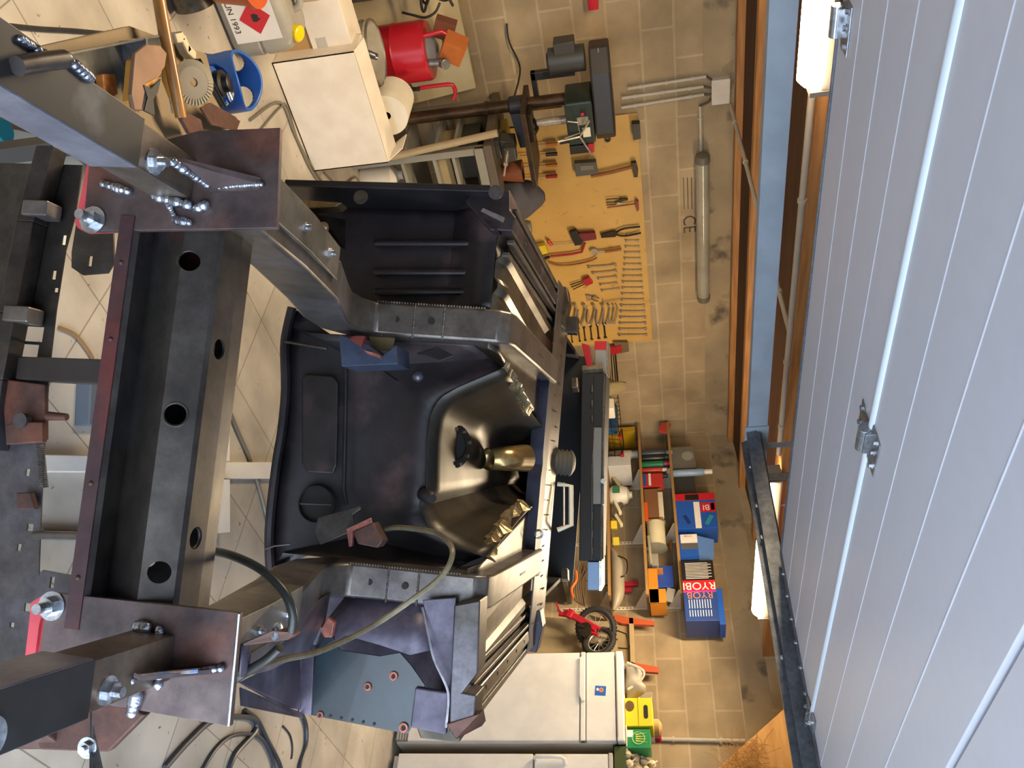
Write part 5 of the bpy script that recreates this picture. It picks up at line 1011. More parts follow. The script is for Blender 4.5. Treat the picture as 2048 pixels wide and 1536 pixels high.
q = [zp(x, y, zt + .05) for x, y in ((350, 228), (372, 228), (395, 240), (400, 262), (372, 268))]; MB().prism(q, (0, 0, .012)).build('blade', m_rust, t, bevel=.002)
t = thing('small_hammer', 'short hammer with an orange handle beside the long wooden handle', 'hammer', zp(340, 190))
b = MB(); b.tube([zp(330, 118, zt + .045), zp(336, 160, zt + .045), zp(346, 195, zt + .045)], [.014, .016, .012], 12); b.build('handle', S('handle_amber', 'b8803a', rough=.35), t, smooth=True)
b = MB(); b.cyl(zp(343, 188, zt + .045), zp(350, 226, zt + .04), .009); b.build('shaft', m_chr, t, smooth=True)
t = thing('flap_disc', 'grey grinding flap disc with a centre hole on the low stand', 'grinding disc', zp(385, 165))
c = zp(384, 165, zt + .05); ax = V((-.15, -.55, .85)); b = MB(); b.lathe(c, ax, [(.012, 0), (.060, 0), (.062, .006), (.04, .012), (.012, .010), (.012, 0)], 36, cap=False); b.build('disc', S('disc_grey', '7a7468', rough=.8), t, smooth=30)
u, w, a_ = frame(ax); b = MB()
for k in range(36):
    an_ = 2 * math.pi * k / 36; r1 = u * math.cos(an_) + w * math.sin(an_); tt = a_.cross(r1)
    b.prism([c + r1 * .044 + a_ * .008 + tt * .005, c + r1 * .062 + a_ * .005 + tt * .006, c + r1 * .062 + a_ * .009 - tt * .006, c + r1 * .044 + a_ * .012 - tt * .005], a_ * .001)
b.build('abrasive_flaps', S('disc_flap', '86806f', rough=.9), t)
t = thing('square_steel', 'pair of thin dark steel strips standing beside the flap disc', 'steel strips', zp(410, 180))
b = MB()
for k in range(2):
    a, e = zp(385 + 8 * k, 118, zt + .06), zp(440 + 6 * k, 215, zt + .03); b.prism([a, e, e + V((0, 0, .012)), a + V((0, 0, .012))], V((.003, .003, 0)))
b.build('strip', m_iron, t)
t = thing('slotted_bracket', 'brown steel bracket with a long slot at the end of the low stand', 'bracket', zp(440, 235))
q = [zp(x, y, zt + .04) for x, y in ((398, 216), (418, 206), (478, 240), (470, 262), (420, 250))]; hc = MB(); s0 = zp(455, 240, zt + .04)
hc.prism([zp(x, y, zt + .0) for x, y in ((440, 232), (450, 232), (466, 242), (464, 248), (450, 244))], (0, 0, .1))
MB().prism(q, (0, 0, .006)).build('plate', m_rust, t, cut=hc)
q = [zp(390, 262, zt), zp(440, 280, zt), zp(440, 280, zt - .14), zp(390, 262, zt - .14)]; MB().prism(q, (.06, .05, 0)).build('bracket_side', m_black, t)
for k, (x, y) in enumerate(((365, 90), (375, 105), (352, 75))):
    o = MB().box(zp(x, y, zt + .025), (.05, .03, .03), rz(.6 * k)).build('rag_scrap', S('scrap_cream', 'b7ad93', rough=.9), bevel=.006); tag(o, 'cream scrap %s the long handle on the low stand' % ('nearest', 'touching', 'farthest along')[k], 'scrap', 'cream scraps on the low stand')
o = MB().prism([zp(x, y, zt + .01) for x, y in ((190, 150), (215, 150), (222, 190), (196, 205))], (0, 0, .02)).build('wood_offcut', m_hand, bevel=.002); tag(o, 'small tan wood offcut on the low stand near the black arm', 'wood offcut')
# cables on the floor
def cable(label, pts, r=.005, mat=None, z=None, grp=None, name='floor_cable'):
    z = r if z is None else z
    o = MB().tube([P(x, y, 'Z', z) for x, y in pts], r, 8, smooth=6).build(name, mat or m_cab, smooth=True); tag(o, label, 'cable', grp)
cable('black cable on the tiles at the upper left of the photo', [(20, 52), (80, 58), (150, 62), (220, 68), (300, 72)], .008)
m_gc = S('cable_grey_brown', '6c665c', rough=.5)
cable('grey cable running past the white box towards the car shell', [(500, 240), (560, 205), (590, 270), (625, 345), (660, 388), (690, 420)], .008, m_gc)
cable('second grey cable curling under the blue gas bottle', [(520, 260), (560, 215), (575, 215), (600, 290), (650, 370), (680, 385)], .006, m_gc)
cable('brown cable curling on the tiles under the workbench end', [(648, 345), (680, 372), (712, 355), (720, 385), (690, 400)], .006, m_gc)
cable('thin brown wire arching behind the lower front panel', [(118, 655), (150, 670), (178, 705), (190, 730)], .006, S('wire_brown', '8a6a44'))
cable('grey cable behind the crossmember running across the tiles', [(440, 700), (452, 730), (450, 790), (470, 850), (500, 920), (525, 1000), (545, 1090)], .009, m_gc)
m_hz = S('hose_blue_grey', '3c4048', rough=.4)
cable('thick hose coiled on the tiles at the lower left of the photo', [(330, 1536), (380, 1480), (430, 1440), (500, 1435), (512, 1460), (470, 1510), (452, 1560)], .011, m_hz)
cable('hose loop beside the thick coil on the lower tiles', [(395, 1560), (430, 1500), (470, 1470), (520, 1475), (545, 1520), (548, 1560)], .008, m_hz)
cable('dark hose curving out below the green panel of the car shell', [(600, 1420), (612, 1450), (612, 1490), (600, 1530), (595, 1570)], .010, m_hz)
cable('hose running along the tiles through the coil', [(490, 1420), (515, 1440), (535, 1480), (560, 1530), (565, 1570)], .009, m_hz)
cable('short twig of black wire on the warm tiles', [(566, 1452), (580, 1470), (585, 1495), (583, 1518)], .004)
# things seen under the car nose
m_wp = S('white_paint', 'd9d6d0', rough=.5)
o = MB().prism([P(x, y, 'Z', 0) for x, y in ((416, 925), (548, 925), (548, 958), (414, 958))], (0, 0, .03)).build('white_plank', m_wp, bevel=.003); tag(o, 'white painted plank on the tiles behind the crossmember', 'plank')
o = MB().prism([P(x, y, 'Z', 0) for x, y in ((60, 910), (185, 912), (185, 945), (60, 945))], (0, 0, .03)).build('white_plank', m_wp, bevel=.003); tag(o, 'white painted plank on the tiles seen below the crossmember', 'plank')
for k, (y0, y1) in enumerate(((822, 922), (960, 1068))):
    t = thing('floor_block', ('dark block with a white top edge, beside the cable' , 'dark block with a white top edge, beside the brake hose')[k], 'block', P(430, (y0 + y1) / 2, 'Z', 0))
    a, e = P(405, y0, 'Z', 0), P(405, y1, 'Z', 0); d = (e - a); n = V((-d.y, d.x, 0)).normalized() * .10
    h = .055
    MB().prism([a, e, e + n, a + n], (0, 0, h)).build('body', S('block_dark', '3f4450', rough=.6), t, bevel=.002)
    MB().prism([p + V((0, 0, h)) for p in (a, e, e + n, a + n)], (0, 0, .004)).build('white_top', m_wp, t)
o = MB().prism([P(x, y, 'Z', 0) for x, y in ((152, 765), (200, 768), (195, 852), (148, 852))], (0, 0, .05)).build('blue_grey_case', S('case_blue_grey', '5c6672', rough=.5), bevel=.004); tag(o, 'blue-grey flat case on the tiles behind the red-brown flange', 'case')
t = thing('white_board', 'pale white board with a red mark at the left edge of the photo', 'board', P(60, 400, 'Z', .02))
MB().prism([P(x, y, 'Z', .0) for x, y in ((-60, 255), (20, 262), (95, 280), (150, 330), (128, 430), (112, 500), (-60, 520))], (0, 0, .03)).build('board', S('board_white', 'dfe6dc', rough=.5), t, bevel=.003)
MB().prism([P(x, y, 'Z', .031) for x, y in ((36, 392), (42, 390), (58, 415), (50, 417))], (0, 0, .001)).build('red_mark', S('mark_red', 'c8545a'), t)
MB().prism([P(x, y, 'Z', .031) for x, y in ((-60, 505), (112, 488), (112, 500), (-60, 520))], (0, 0, .002)).build('blue_edge', S('edge_blue', '40687c'), t)
p = K(8, 262, 1.35); t = thing('teal_cap', 'round teal plastic cap at the left edge of the photo', 'cap', P(10, 262, 'Z', .05))
p = P(10, 262, 'Z', .08); MB().lathe(V((p.x, p.y, .032)), (0, 0, 1), [(.035, 0), (.035, .045), (.03, .05)], 24).build('cap', S('cap_teal', '1d8ea0', rough=.35), t, smooth=30)
o = MB().cyl(P(-20, 500, 'Z', .06), P(70, 420, 'Z', .06), .02, n=16).build('steel_rod', m_iron, smooth=True); tag(o, 'thick dark rod lying on the pale white board', 'rod')
o = MB().cyl(P(80, 1062, 'Z', .012), P(180, 1066, 'Z', .012), .012, n=12).build('grey_rod', m_rail, smooth=True); tag(o, 'grey rod lying on the speckled tiles below the crossmember', 'rod')
# bag and red box at the top edge
p = P(880, 2, 'Y', 4.8); t = thing('cable_coil', 'heap of black cable coils at the top edge of the photo', 'cable coil', (p.x, 4.8, 0))
b = MB(); rd = random.Random(9)
for k in range(7):
    R_ = .10 + .03 * (k % 3); z0 = p.z - .02 + .012 * (k % 4)
    b.tube([V((p.x - .20 + R_ * math.cos(a) * 1.3 + rd.uniform(-.01, .01), 4.74 + .1 * math.sin(a), z0 + .08 * math.sin(a + k))) for a in [2 * math.pi * i / 14 for i in range(14)]], .008, 8, True, smooth=3)
b.tube([P(805, 25, 'Y', 4.75), P(825, 30, 'Y', 4.72), P(850, 35, 'Y', 4.7), P(870, 25, 'Y', 4.7), P(880, 5, 'Y', 4.72)], .007, 8, smooth=5); b.build('coils', m_cab, t, smooth=True)
b = MB(); b.span((p.x - .6, 4.60, 0), (p.x - .13, 4.85, p.z - .12)); b.build('crate', S('crate_dark', '3b3630', rough=.7), t, bevel=.004)
p = P(1186, 2, 'Y', YA - .05); t = thing('red_socket_box', 'bright red box on the block wall at the top edge of the photo', 'box', p)
MB().span(p + V((-.20, -.05, -.03)), p + V((.035, .05, .03))).build('box', S('box_red', 'c01424', rough=.35), t, bevel=.004)
# ------------------------------------------------------------------ long black unit lying across the rear of the shell
DB = 4.05
m_alu = M('trim_aluminium', lin((.74, .72, .66)), lin((.6, .58, .53)), 20, .3, .8)
m_dr = S('drawer_black', '121110', rough=.65); m_dg = S('drawer_grey', '77756f', rough=.35)
t = thing('drawer_unit', 'long low black unit with grey front panels lying across the rear of the car shell', 'drawer unit', K(1160, 930, DB))
def face(x0, x1, y0, y1, dd=0): return [K(x0, y0, DB + dd), K(x0, y1, DB + dd), K(x1, y1, DB + dd), K(x1, y0, DB + dd)]
b = MB(); b.prism([K(1163, 747, DB), K(1158, 1122, DB), K(1203, 1122, DB), K(1212, 747, DB)], CA * .32); b.build('body', m_dr, t, bevel=.004)
b = MB(); b.prism(face(1186, 1209, 855, 1008, -.004), CA * .006); b.build('front_panel', m_dg, t, bevel=.002)
for y0, y1 in ((752, 852), (1011, 1118)):
    b = MB(); b.prism(face(1187, 1207, y0, y1, -.003), CA * .006); b.build('front_panel', m_dr, t, bevel=.002)
b = MB(); b.tube([K(1208, 750, DB - .004), K(1205, 900, DB - .004), K(1202, 1120, DB - .004)], .006, 6); b.tube([K(1183, 1118, DB - .004), K(1184, 935, DB - .004), K(1188, 856, DB - .004)], .003, 6); b.build('edge_trim', m_alu, t)
b = MB()
for y in (770, 800, 830, 1025, 1060, 1095): b.tube([K(1184, y, DB - .008), K(1184, y + 14, DB - .008)], .004, 6)
b.build('pull', m_alu, t)
b = MB(); p = K(1207, 962, DB); b.cyl(p, p - CA * .03, .012, n=16); b.build('lock_knob', m_alu, t, smooth=True)
b = MB(); b.span(K(1165, 740, DB) - V((.01, .01, .0)), K(1165, 740, DB) + V((.02, .02, .1))); b.build('end_bracket', m_alu, t)
b = MB(); b.prism(face(1175, 1198, 1124, 1180, .0), CA * .25); o = b.build('blue_case', S('case_sky_blue', '6d8db4', rough=.4), bevel=.003); tag(o, 'sky-blue case at the right-hand end of the long black unit', 'case')
b = MB(); b.prism(face(1198, 1203, 1122, 1182, -.003), CA * .25); b.build('lid', m_alu, o)
t = thing('red_tool_case', 'grey tool case with a red end beside the long black unit', 'tool case', K(1190, 712, DB + .05))
MB().prism(face(1190, 1213, 700, 744, .05), CA * .2).build('case', S('case_grey', '8a8a84', rough=.4), t, bevel=.003)
MB().prism(face(1189, 1213, 682, 700, .05), CA * .2).build('end', S('case_red', 'b8222a', rough=.35), t, bevel=.003)
MB().prism(face(1213, 1216, 682, 744, .05), CA * .2).build('edge', m_alu, t)
o = MB().prism([K(1163, 686, DB), K(1178, 690, DB), K(1186, 742, DB), K(1176, 744, DB)], CA * .05).build('red_tray', S('tray_red', 'a51c28', rough=.35), bevel=.002); tag(o, 'thin red tray with pale edges beside the grey and red tool case', 'tray')
# tall cabinet in the far corner under the basket
t = thing('corner_cabinet', 'brown-grey cabinet in the far corner behind the long black unit', 'cabinet', (5.35, 4.75, 0))
MB().span((5.07, 4.50, 0), (5.68, 5.08, 1.27)).build('body', S('cabinet_taupe', '6d604a', rough=.6), t, bevel=.004)
MB().span((5.065, 4.485, 1.27), (5.69, 5.085, 1.30)).build('top', S('cabinet_top', '83755a', rough=.6), t, bevel=.003)
MB().span((5.09, 4.49, .05), (5.66, 4.50, 1.25)).build('door', S('cabinet_door', '74664f', rough=.6), t, bevel=.003)
t = thing('bar_clamp', 'red bar clamp hanging on the block wall right of the tool board', 'clamp', P(1230, 690, 'Y', YA - .03))
yc = YA - .03
MB().prism([P(x, y, 'Y', yc) for x, y in ((1218, 692), (1242, 686), (1244, 700), (1222, 706))], (0, -.03, 0)).build('jaw', m_redt, t, bevel=.003)
MB().prism([P(x, y, 'Y', yc) for x, y in ((1226, 682), (1256, 682), (1258, 700), (1240, 704))], (0, -.02, 0)).build('head', S('clamp_brown', '6b5a44'), t, bevel=.003)
b = MB(); b.tube([P(1230, 700, 'Y', yc - .02), P(1233, 735, 'Y', yc - .02), P(1236, 768, 'Y', yc - .02)], .007, 8); b.tube([P(1222, 705, 'Y', yc - .02), P(1226, 765, 'Y', yc - .02)], .005, 8); b.build('bar', m_drk, t, smooth=True)
t = thing('rag', 'crumpled brown rag beside the wire basket', 'rag', (5.2, 4.75, 1.3))
b = MB(); rd = random.Random(4); rows = []
c = P(1230, 775, 'Y', 4.75); zr = 1.30
for k in range(7): rows.append([V((c.x + (.11 - .012 * k) * math.cos(a) * (1 + .2 * math.sin(3 * a + k)), 4.75 + (.09 - .01 * k) * math.sin(a), zr + .035 * k)) for a in [2 * math.pi * i / 16 for i in range(17)]])
b.grid(rows); b.build('cloth', S('rag_brown', '8b7b58', rough=.9), t, smooth=True)
t = thing('wire_basket', 'dark wire basket with red clips on the corner cabinet', 'basket', (5.42, 4.8, 1.3))
b = MB(); x0, x1, y0, y1, z0, z1 = 5.22, 5.66, 4.55, 4.98, 1.305, 1.42
for k in range(9): x = x0 + (x1 - x0) * k / 8; b.tube([(x, y0, z1), (x, y0 + .02, z0), (x, y1 - .02, z0), (x, y1, z1)], .003, 5)
for z in (z0, (z0 + z1) / 2, z1): b.tube([(x0, y0, z), (x1, y0, z), (x1, y1, z), (x0, y1, z)], .003, 5, True)
b.build('wires', m_drk, t)
b = MB(); b.tube([(x0 + .15, y0, z1), (x0 + .2, y0 + .1, z1 + .02), (x1 - .02, y0 + .1, z1 + .02), (x1, y0, z1)], .006, 6); b.build('handle', m_drk, t, smooth=True)
for x in (x0 + .17, x1 - .03): MB().span((x, y0 - .01, z1 - .01), (x + .03, y0 + .02, z1 + .02)).build('clip', m_redt, t, bevel=.003)
o = MB().span((5.37, 4.62, 1.309), (5.45, 4.9, 1.405)).build('blue_book', S('book_blue', '24507c', rough=.5), bevel=.002); tag(o, 'blue block standing in the wire basket', 'block')
o = MB().box((5.12, 4.62, 1.352), (.16, .10, .10), rz(.2)).build('white_carton_small', S('carton_pale', 'e3ddc8', rough=.5), bevel=.006); tag(o, 'small white box with a dark square left of the wire basket', 'box'); o.name = 'small_carton'
BASE['small_carton'] = Matrix.Translation((5.12, 4.62, 1.302))
# ------------------------------------------------------------------ shelves on the right wall
m_shelf = S('shelf_taupe', '8a7152', rough=.6); m_edge = S('shelf_edge_tan', 'a07a48', rough=.5); m_upr = S('upright_cream', 'd8cfb8', rough=.5)
XW = XB - .002; xsf = 5.84
up = []
for k, y in enumerate((3.37, 3.98, 4.55)):
    t = thing('shelf_upright', ('cream slotted shelf upright at the right end of the shelves', 'cream slotted shelf upright in the middle of the shelves', 'cream slotted shelf upright at the corner end of the shelves')[k], 'shelf upright', (XB, y, .9), 'slotted shelf uprights')
    MB().span((XW - .012, y - .014, .85), (XW, y + .014, 1.90)).build('channel', m_upr, t, bevel=.002)
    b = MB()
    for j in range(34): b.span((XW - .0126, y - .004, .88 + .03 * j), (XW - .0118, y + .004, .893 + .03 * j))
    b.build('slots', S('slot_dark', '5c5446'), t)
SZ = (1.29, 1.58, 1.84)
for k, z in enumerate(SZ):
    t = thing('wall_shelf', ('lowest brown shelf on the right wall', 'middle brown shelf on the right wall', 'top brown shelf on the right wall with the drill boxes')[k], 'shelf', (xsf, 4.2, z), 'brown shelves on slotted uprights')
    MB().span((xsf, 3.33, z - .02), (XW - .013, 5.06, z)).build('board', m_shelf, t, bevel=.002)
    MB().span((xsf - .004, 3.33, z - .021), (xsf, 5.06, z + .001)).build('front_edge', m_edge, t)
    for y in (3.37, 3.98, 4.55): MB().prism([V((XW - .013, y - .004, z - .02)), V((xsf + .02, y - .004, z - .02)), V((xsf + .02, y - .004, z - .032)), V((XW - .013, y - .004, z - .12))], (0, .008, 0)).build('bracket', m_upr, t)
def on(x, y, X): return P(x, y, 'X', X)
def item(name, label, cat, fn, mat, group=None, **k):
    b = MB(); fn(b); o = b.build(name, mat, **k); tag(o, label, cat, group); return o
def bx(x0y, x1y, zt_, z0, X=5.92, dep=.14):
    """box on a shelf: photo columns y0..y1, top at photo x"""
    a = on(zt_, x0y, X); e = on(zt_, x1y, X); return lambda b: b.span((X, e.y, z0 + .0005), (X + dep, a.y, max(z0 + .02, (a.z + e.z) / 2)))
def can(label, y, r, zt_, z0, hexv, capx=None, X=5.95, name='spray_can', cat='spray can', group=None, cone=True):
    p = on(zt_, y, X); h = p.z - z0; t = thing(name, label, cat, (X, p.y, z0), group)
    if X + r > XW - .014: X = XW - .014 - r
    MB().lathe((X, p.y, z0 + .0005), (0, 0, 1), [(r * .95, 0), (r, .004), (r, h * .74), (r * .7, h * .80)], 18).build('body', S('can_' + hexv, hexv, rough=.35), t, smooth=30)
    MB().lathe((X, p.y, z0 + h * .80), (0, 0, 1), [(r * .72, 0), (r * .72, h * .19), (r * .55, h * .20)], 16).build('cap', S('cap_' + (capx or 'd9d4c8'), capx or 'd9d4c8', rough=.4), t, smooth=30)
    return t
z1, z2, z3 = SZ
g1 = 'things on the lowest wall shelf'
can('white plastic bottle at the corner end of the lowest shelf', 909, .045, 1276, z1, 'cfc9bd', 'b9c4c8', name='white_bottle', cat='bottle')
t = thing('caulk_box', 'long white box lying with its end towards the room on the lowest shelf', 'box', (5.9, 4.6, z1))
a = on(1212, 919, 5.80); e = on(1262, 936, 5.80); MB().span((5.76, e.y, z1 + .001), (6.05, a.y, e.z)).build('carton', S('carton_grey_white', 'c9c8c4', rough=.4), t, bevel=.003)
item('orange_tray', 'small orange holder behind the long white box', 'holder', bx(945, 958, 1258, z1, 6.055, .05), S('holder_orange', 'c4641c'), bevel=.003)
item('yellow_crate', 'yellow plastic crate end at the corner side of the lowest shelf', 'crate', lambda b: (b.span((5.86, 4.99, z1 + .001), (6.10, 5.05, z2 - .045))), S('crate_yellow', 'b9941a', rough=.5), bevel=.003)
t = thing('white_jug', 'rounded white plastic jug with a green label on the lowest shelf', 'jug', (5.98, 4.2, z1))
p = on(1262, 990, 5.97); MB().lathe((5.97, p.y, z1 + .001), (0, 0, 1), [(.07, 0), (.085, .02), (.088, .10), (.07, .15), (.03, .17), (.03, .19)], 20).build('body', S('jug_white', 'd8d2c2', rough=.4), t, smooth=True)
MB().span((5.876, p.y - .035, z1 + .03), (5.884, p.y + .035, z1 + .09)).build('label', S('label_green', '3d7a56'), t)
rd = random.Random(21)
for k in range(5):
    y = 965 + 17 * k; p = on(1240, y + (12 if k == 2 else 0), 5.93); hx = ('a99a78', '4a463e', 'e0d6b8', '5b554a', 'd9cba0')[k]
    item('hand_tool', 'small %s tool lying in the heap on the lowest shelf, %s from the white bottle' % (('tan', 'dark', 'cream', 'grey', 'pale')[k], ORD[k]), 'tool', lambda b: b.box((5.93 + .01 * k, p.y, z1 + .062), (.05, .15, .028), Matrix.Rotation((-.5, .55, -.35, .6, -.45)[k], 3, 'X')), S('tool_heap_%d' % k, hx), 'hand tools heaped on the lowest wall shelf', bevel=.006)
for k, (y, hx, nm) in enumerate(((1050, 'd8b820', 'yellow clamp lying at the left of the drooping bag'), (1078, 'c8b428', 'yellow tape measure behind the drooping bag'))):
    p = on(1240 + 28 * k, y, 5.95); item('tape_measure' if k else 'spring_clamp', nm, 'tape measure' if k else 'clamp', lambda b: b.box((5.95 + .03 * k, p.y, z1 + .03 + .012 * k), (.07, .07, .055), rz(.4)), S('yellow_%d' % k, hx), bevel=.008)
t = thing('grey_bag', 'grey plastic bag drooping along the front of the lowest shelf', 'bag', (5.88, 3.6, z1))
b = MB(); rows = []
ya_, yb_ = on(1225, 1088, 5.86).y, on(1225, 1212, 5.86).y
for k in range(13):
    f_ = k / 12; y = ya_ + (yb_ - ya_) * f_; rr = .012 + .06 * math.sin(math.pi * f_) ** .7 * (1 + .12 * math.sin(9 * f_)); rows.append([V((5.93 + rr * 1.0 * math.cos(a), y, z1 + rr * .8 + .001 + rr * .8 * math.sin(a))) for a in [2 * math.pi * i / 14 for i in range(15)]])
b.grid(rows); b.build('plastic', S('bag_plastic_grey', '9b907c', rough=.45), t, smooth=True)
b = MB(); b.tube([V((5.88, ya_ - .10, z1 + .06)), V((5.86, ya_ - .16, z1 + .13)), V((5.87, ya_ - .28, z1 + .12)), V((5.88, ya_ - .3, z1 + .05))], .006, 6, smooth=4); b.build('strap', m_blk, t, smooth=True)
for k, x in enumerate((1276, 1264)):
    p = on(x, 1165 + 12 * k, 6.06); item('red_scraper', ('upper red scraper handle behind the grey bag', 'lower red scraper handle behind the grey bag')[k], 'scraper', lambda b: b.span((6.05, p.y - .03, z1 + .001), (6.08, p.y + .01, p.z)), S('handle_red', 'bb1c34'), 'red handles behind the grey bag', bevel=.006)
# middle shelf
for k, (y, r, x, hx, cp, nm) in enumerate(((904, .03, 1345, '3f4a54', '9aa0a0', 'dark blue-grey spray can at the corner end of the middle shelf'), (914, .03, 1342, '222624', '3a3a3a', 'black spray can beside the blue-grey one on the middle shelf'), (927, .032, 1340, '1d6e48', 'b0246c', 'green spray can with a magenta cap on the middle shelf'), (939, .024, 1335, 'c23a2c', 'd8d4c8', 'thin red and white can on the middle shelf'), (951, .026, 1336, '2b2a2a', '1c1c1c', 'black can beside the red and white one'))):
    can(nm, y, r, x, z2, hx, cp, X=5.93)
t = thing('striped_pack', 'red and white striped pack standing on the middle shelf', 'pack', (5.90, 4.4, z2))
bx(946, 972, 1326, z2, 5.88, .06)(b := MB()); b.build('pack', S('pack_red', 'b8302c'), t, bevel=.002)
a = on(1300, 946, 5.879); e = on(1300, 972, 5.879)
MB().span((5.8775, e.y + .006, z2 + .05), (5.8795, a.y - .006, z2 + .07)).build('white_stripe', S('stripe_white', 'e2ddd2'), t)
MB().span((5.8775, e.y + .006, z2 + .005), (5.8795, a.y - .006, z2 + .03)).build('blue_band', S('band_blue', '2b4fa0'), t)
t = thing('open_carton', 'open brown cardboard box of flat parts on the middle shelf', 'box', (5.9, 4.1, z2))
a = on(1320, 976, 5.87); e = on(1320, 1036, 5.87)
b = MB(); y0, y1 = e.y, a.y; b.span((5.87, y0, z2 + .001), (5.875, y1, z2 + .12)); b.span((6.07, y0, z2 + .001), (6.075, y1, z2 + .16)); b.span((5.87, y0, z2 + .001), (6.075, y0 + .005, z2 + .15)); b.span((5.87, y1 - .005, z2 + .001), (6.075, y1, z2 + .15)); b.span((5.87, y0, z2 + .001), (6.075, y1, z2 + .006)); b.build('carton', S('carton_brown', '7b5232', rough=.8), t)
for k in range(3): MB().span((5.885 + .05 * k, y0 + .02, z2 + .006), (5.91 + .05 * k, y1 - .03, z2 + .16 - .01 * k)).build('contents', S('contents_%d' % k, ('d8cdb2', 'a98b5c', '8a6a46')[k]), t)
item('orange_strip', 'orange plastic strip leaning in front of the open brown box', 'strip', lambda b: b.span((5.855, on(1300, 1040, 5.85).y, z2 + .001), (5.862, on(1300, 1003, 5.85).y, z2 + .03)), S('strip_orange', 'd8541c'), bevel=.002)
t = thing('wire_spool', 'large spool wound with cream wire on the middle shelf', 'spool', (5.96, 3.85, z2))
a = on(1322, 1046, 5.96); e = on(1322, 1096, 5.96); R_ = .078
MB().lathe((5.96, a.y, z2 + R_ + .008), (0, -1, 0), [(.03, 0), (R_ - .004, 0), (R_ - .004, (a - e).length), (.03, (a - e).length)], 28).build('wire', S('wire_cream', 'd8ceaa', rough=.6, bump=.4), t, smooth=30)
for y in (a.y + .004, e.y - .0): MB().lathe((5.96, y, z2 + R_ + .008), (0, -1, 0), [(.02, 0), (R_ + .006, 0), (R_ + .006, .006), (.02, .006)], 28).build('flange', S('spool_grey', '8a8474'), t)
for k, y in enumerate((1040, 1066)):
    p = on(1345, y, 6.07); t = thing('screwdriver', ('dark-shafted screwdriver hung above the spool, corner side', 'screwdriver with an orange handle hung above the spool')[k], 'screwdriver', p, 'screwdrivers above the wire spool')
    MB().cyl((6.08, p.y + .05, z2 + .21), (6.08, p.y - .07, z2 + .20), .004).build('blade', m_chr, t); MB().cyl((6.08, p.y - .07, z2 + .20), (6.08, p.y - .15, z2 + .195), .013).build('handle', S('screwdriver_orange', 'b9702a') if k else m_hand, t, bevel=.003)
t = thing('wire_brush', 'grey-handled brush leaning beside the cream wire spool', 'brush', (5.9, 3.7, z2))
MB().tube([V((5.88, on(1303, 1072, 5.88).y, z2 + .02)), V((5.88, on(1303, 1092, 5.88).y, z2 + .025)), V((5.90, on(1303, 1128, 5.9).y, z2 + .03))], .012, 8, smooth=3).build('handle', S('brush_grey', '9d9680'), t, smooth=True)
p = on(1315, 1120, 5.92); MB().box((5.93, p.y, z2 + .06), (.05, .11, .06)).build('head', S('brush_head', '8f8a7c', rough=.9), t, bevel=.008)
t = thing('orange_carton', 'open orange cardboard box on the middle shelf', 'box', (5.9, 3.5, z2))
a = on(1320, 1136, 5.86); e = on(1320, 1206, 5.86); y0, y1 = e.y, a.y; m_oc = S('carton_orange', 'c07a1c', rough=.6)
b = MB(); b.span((5.86, y0, z2 + .001), (5.865, y1 - .0, z2 + .075)); b.span((5.86, y0, z2 + .001), (5.865, y0 + .12, z2 + .13)); b.span((5.86, y0, z2 + .001), (6.06, y0 + .005, z2 + .13)); b.span((5.86, y1 - .005, z2 + .001), (6.06, y1, z2 + .12)); b.span((6.055, y0, z2 + .001), (6.06, y1, z2 + .13)); b.span((5.86, y0, z2 + .001), (6.06, y1, z2 + .006)); b.build('carton', m_oc, t)
t = thing('blue_pack', 'blue pack of gloves tucked above the orange box', 'pack', (5.95, 3.55, z2 + .1))
a = on(1345, 1130, 5.96); e = on(1345, 1175, 5.96); MB().span((5.95, e.y, z2 + .007), (6.05, a.y - .01, a.z)).build('pack', S('pack_blue', '2b4aa0', rough=.4), t, bevel=.004)
p = on(1342, 1190, 5.93); MB().box((5.93, p.y - .0, p.z - .01), (.02, .12, .07), Matrix.Rotation(.3, 3, 'X')).build('glove', S('glove_grey', '8d8880', rough=.8), t, bevel=.012)
# top shelf
t = thing('disc_pack', 'grey see-through pack with a round disc standing on the top shelf', 'pack', (5.95, 4.8, z3))
a = on(1388, 892, 5.93); e = on(1388, 935, 5.93); MB().span((5.93, e.y, z3 + .001), (6.0, a.y, a.z)).build('pack', S('pack_grey', '77736a', rough=.3), t, bevel=.003)
p = on(1375, 912, 5.929); MB().lathe((5.9285, p.y, p.z), (-1, 0, 0), [(.02, 0), (.05, 0), (.05, .003), (.02, .003)], 24).build('disc', S('disc_pale', '9d988c', rough=.4), t)
can('white and blue spray can standing alone on the top shelf', 943, .032, 1425, z3, '8fa6c4', 'e6e0d2', X=5.92)
item('amber_jar', 'small amber jar behind the disc pack on the top shelf', 'jar', lambda b: b.lathe((6.05, on(1395, 922, 6.05).y, z3 + .001), (0, 0, 1), [(.03, 0), (.032, .12), (.02, .14)], 16), S('jar_amber', 'a8702a', rough=.3), smooth=True)
item('red_pouch', 'red and white pouch hanging at the corner end of the middle shelf', 'pouch', lambda b: b.box((5.85, 5.0, 1.80), (.02, .12, .09), Matrix.Rotation(.3, 3, 'X')), S('pouch_red', 'b84038', rough=.5), bevel=.006)
item('grey_case', 'dark grey tool case lying behind the white and blue can on the top shelf', 'case', bx(945, 988, 1390, z3, 6.0, .1), S('case_dark', '4a4842', rough=.5), bevel=.006)
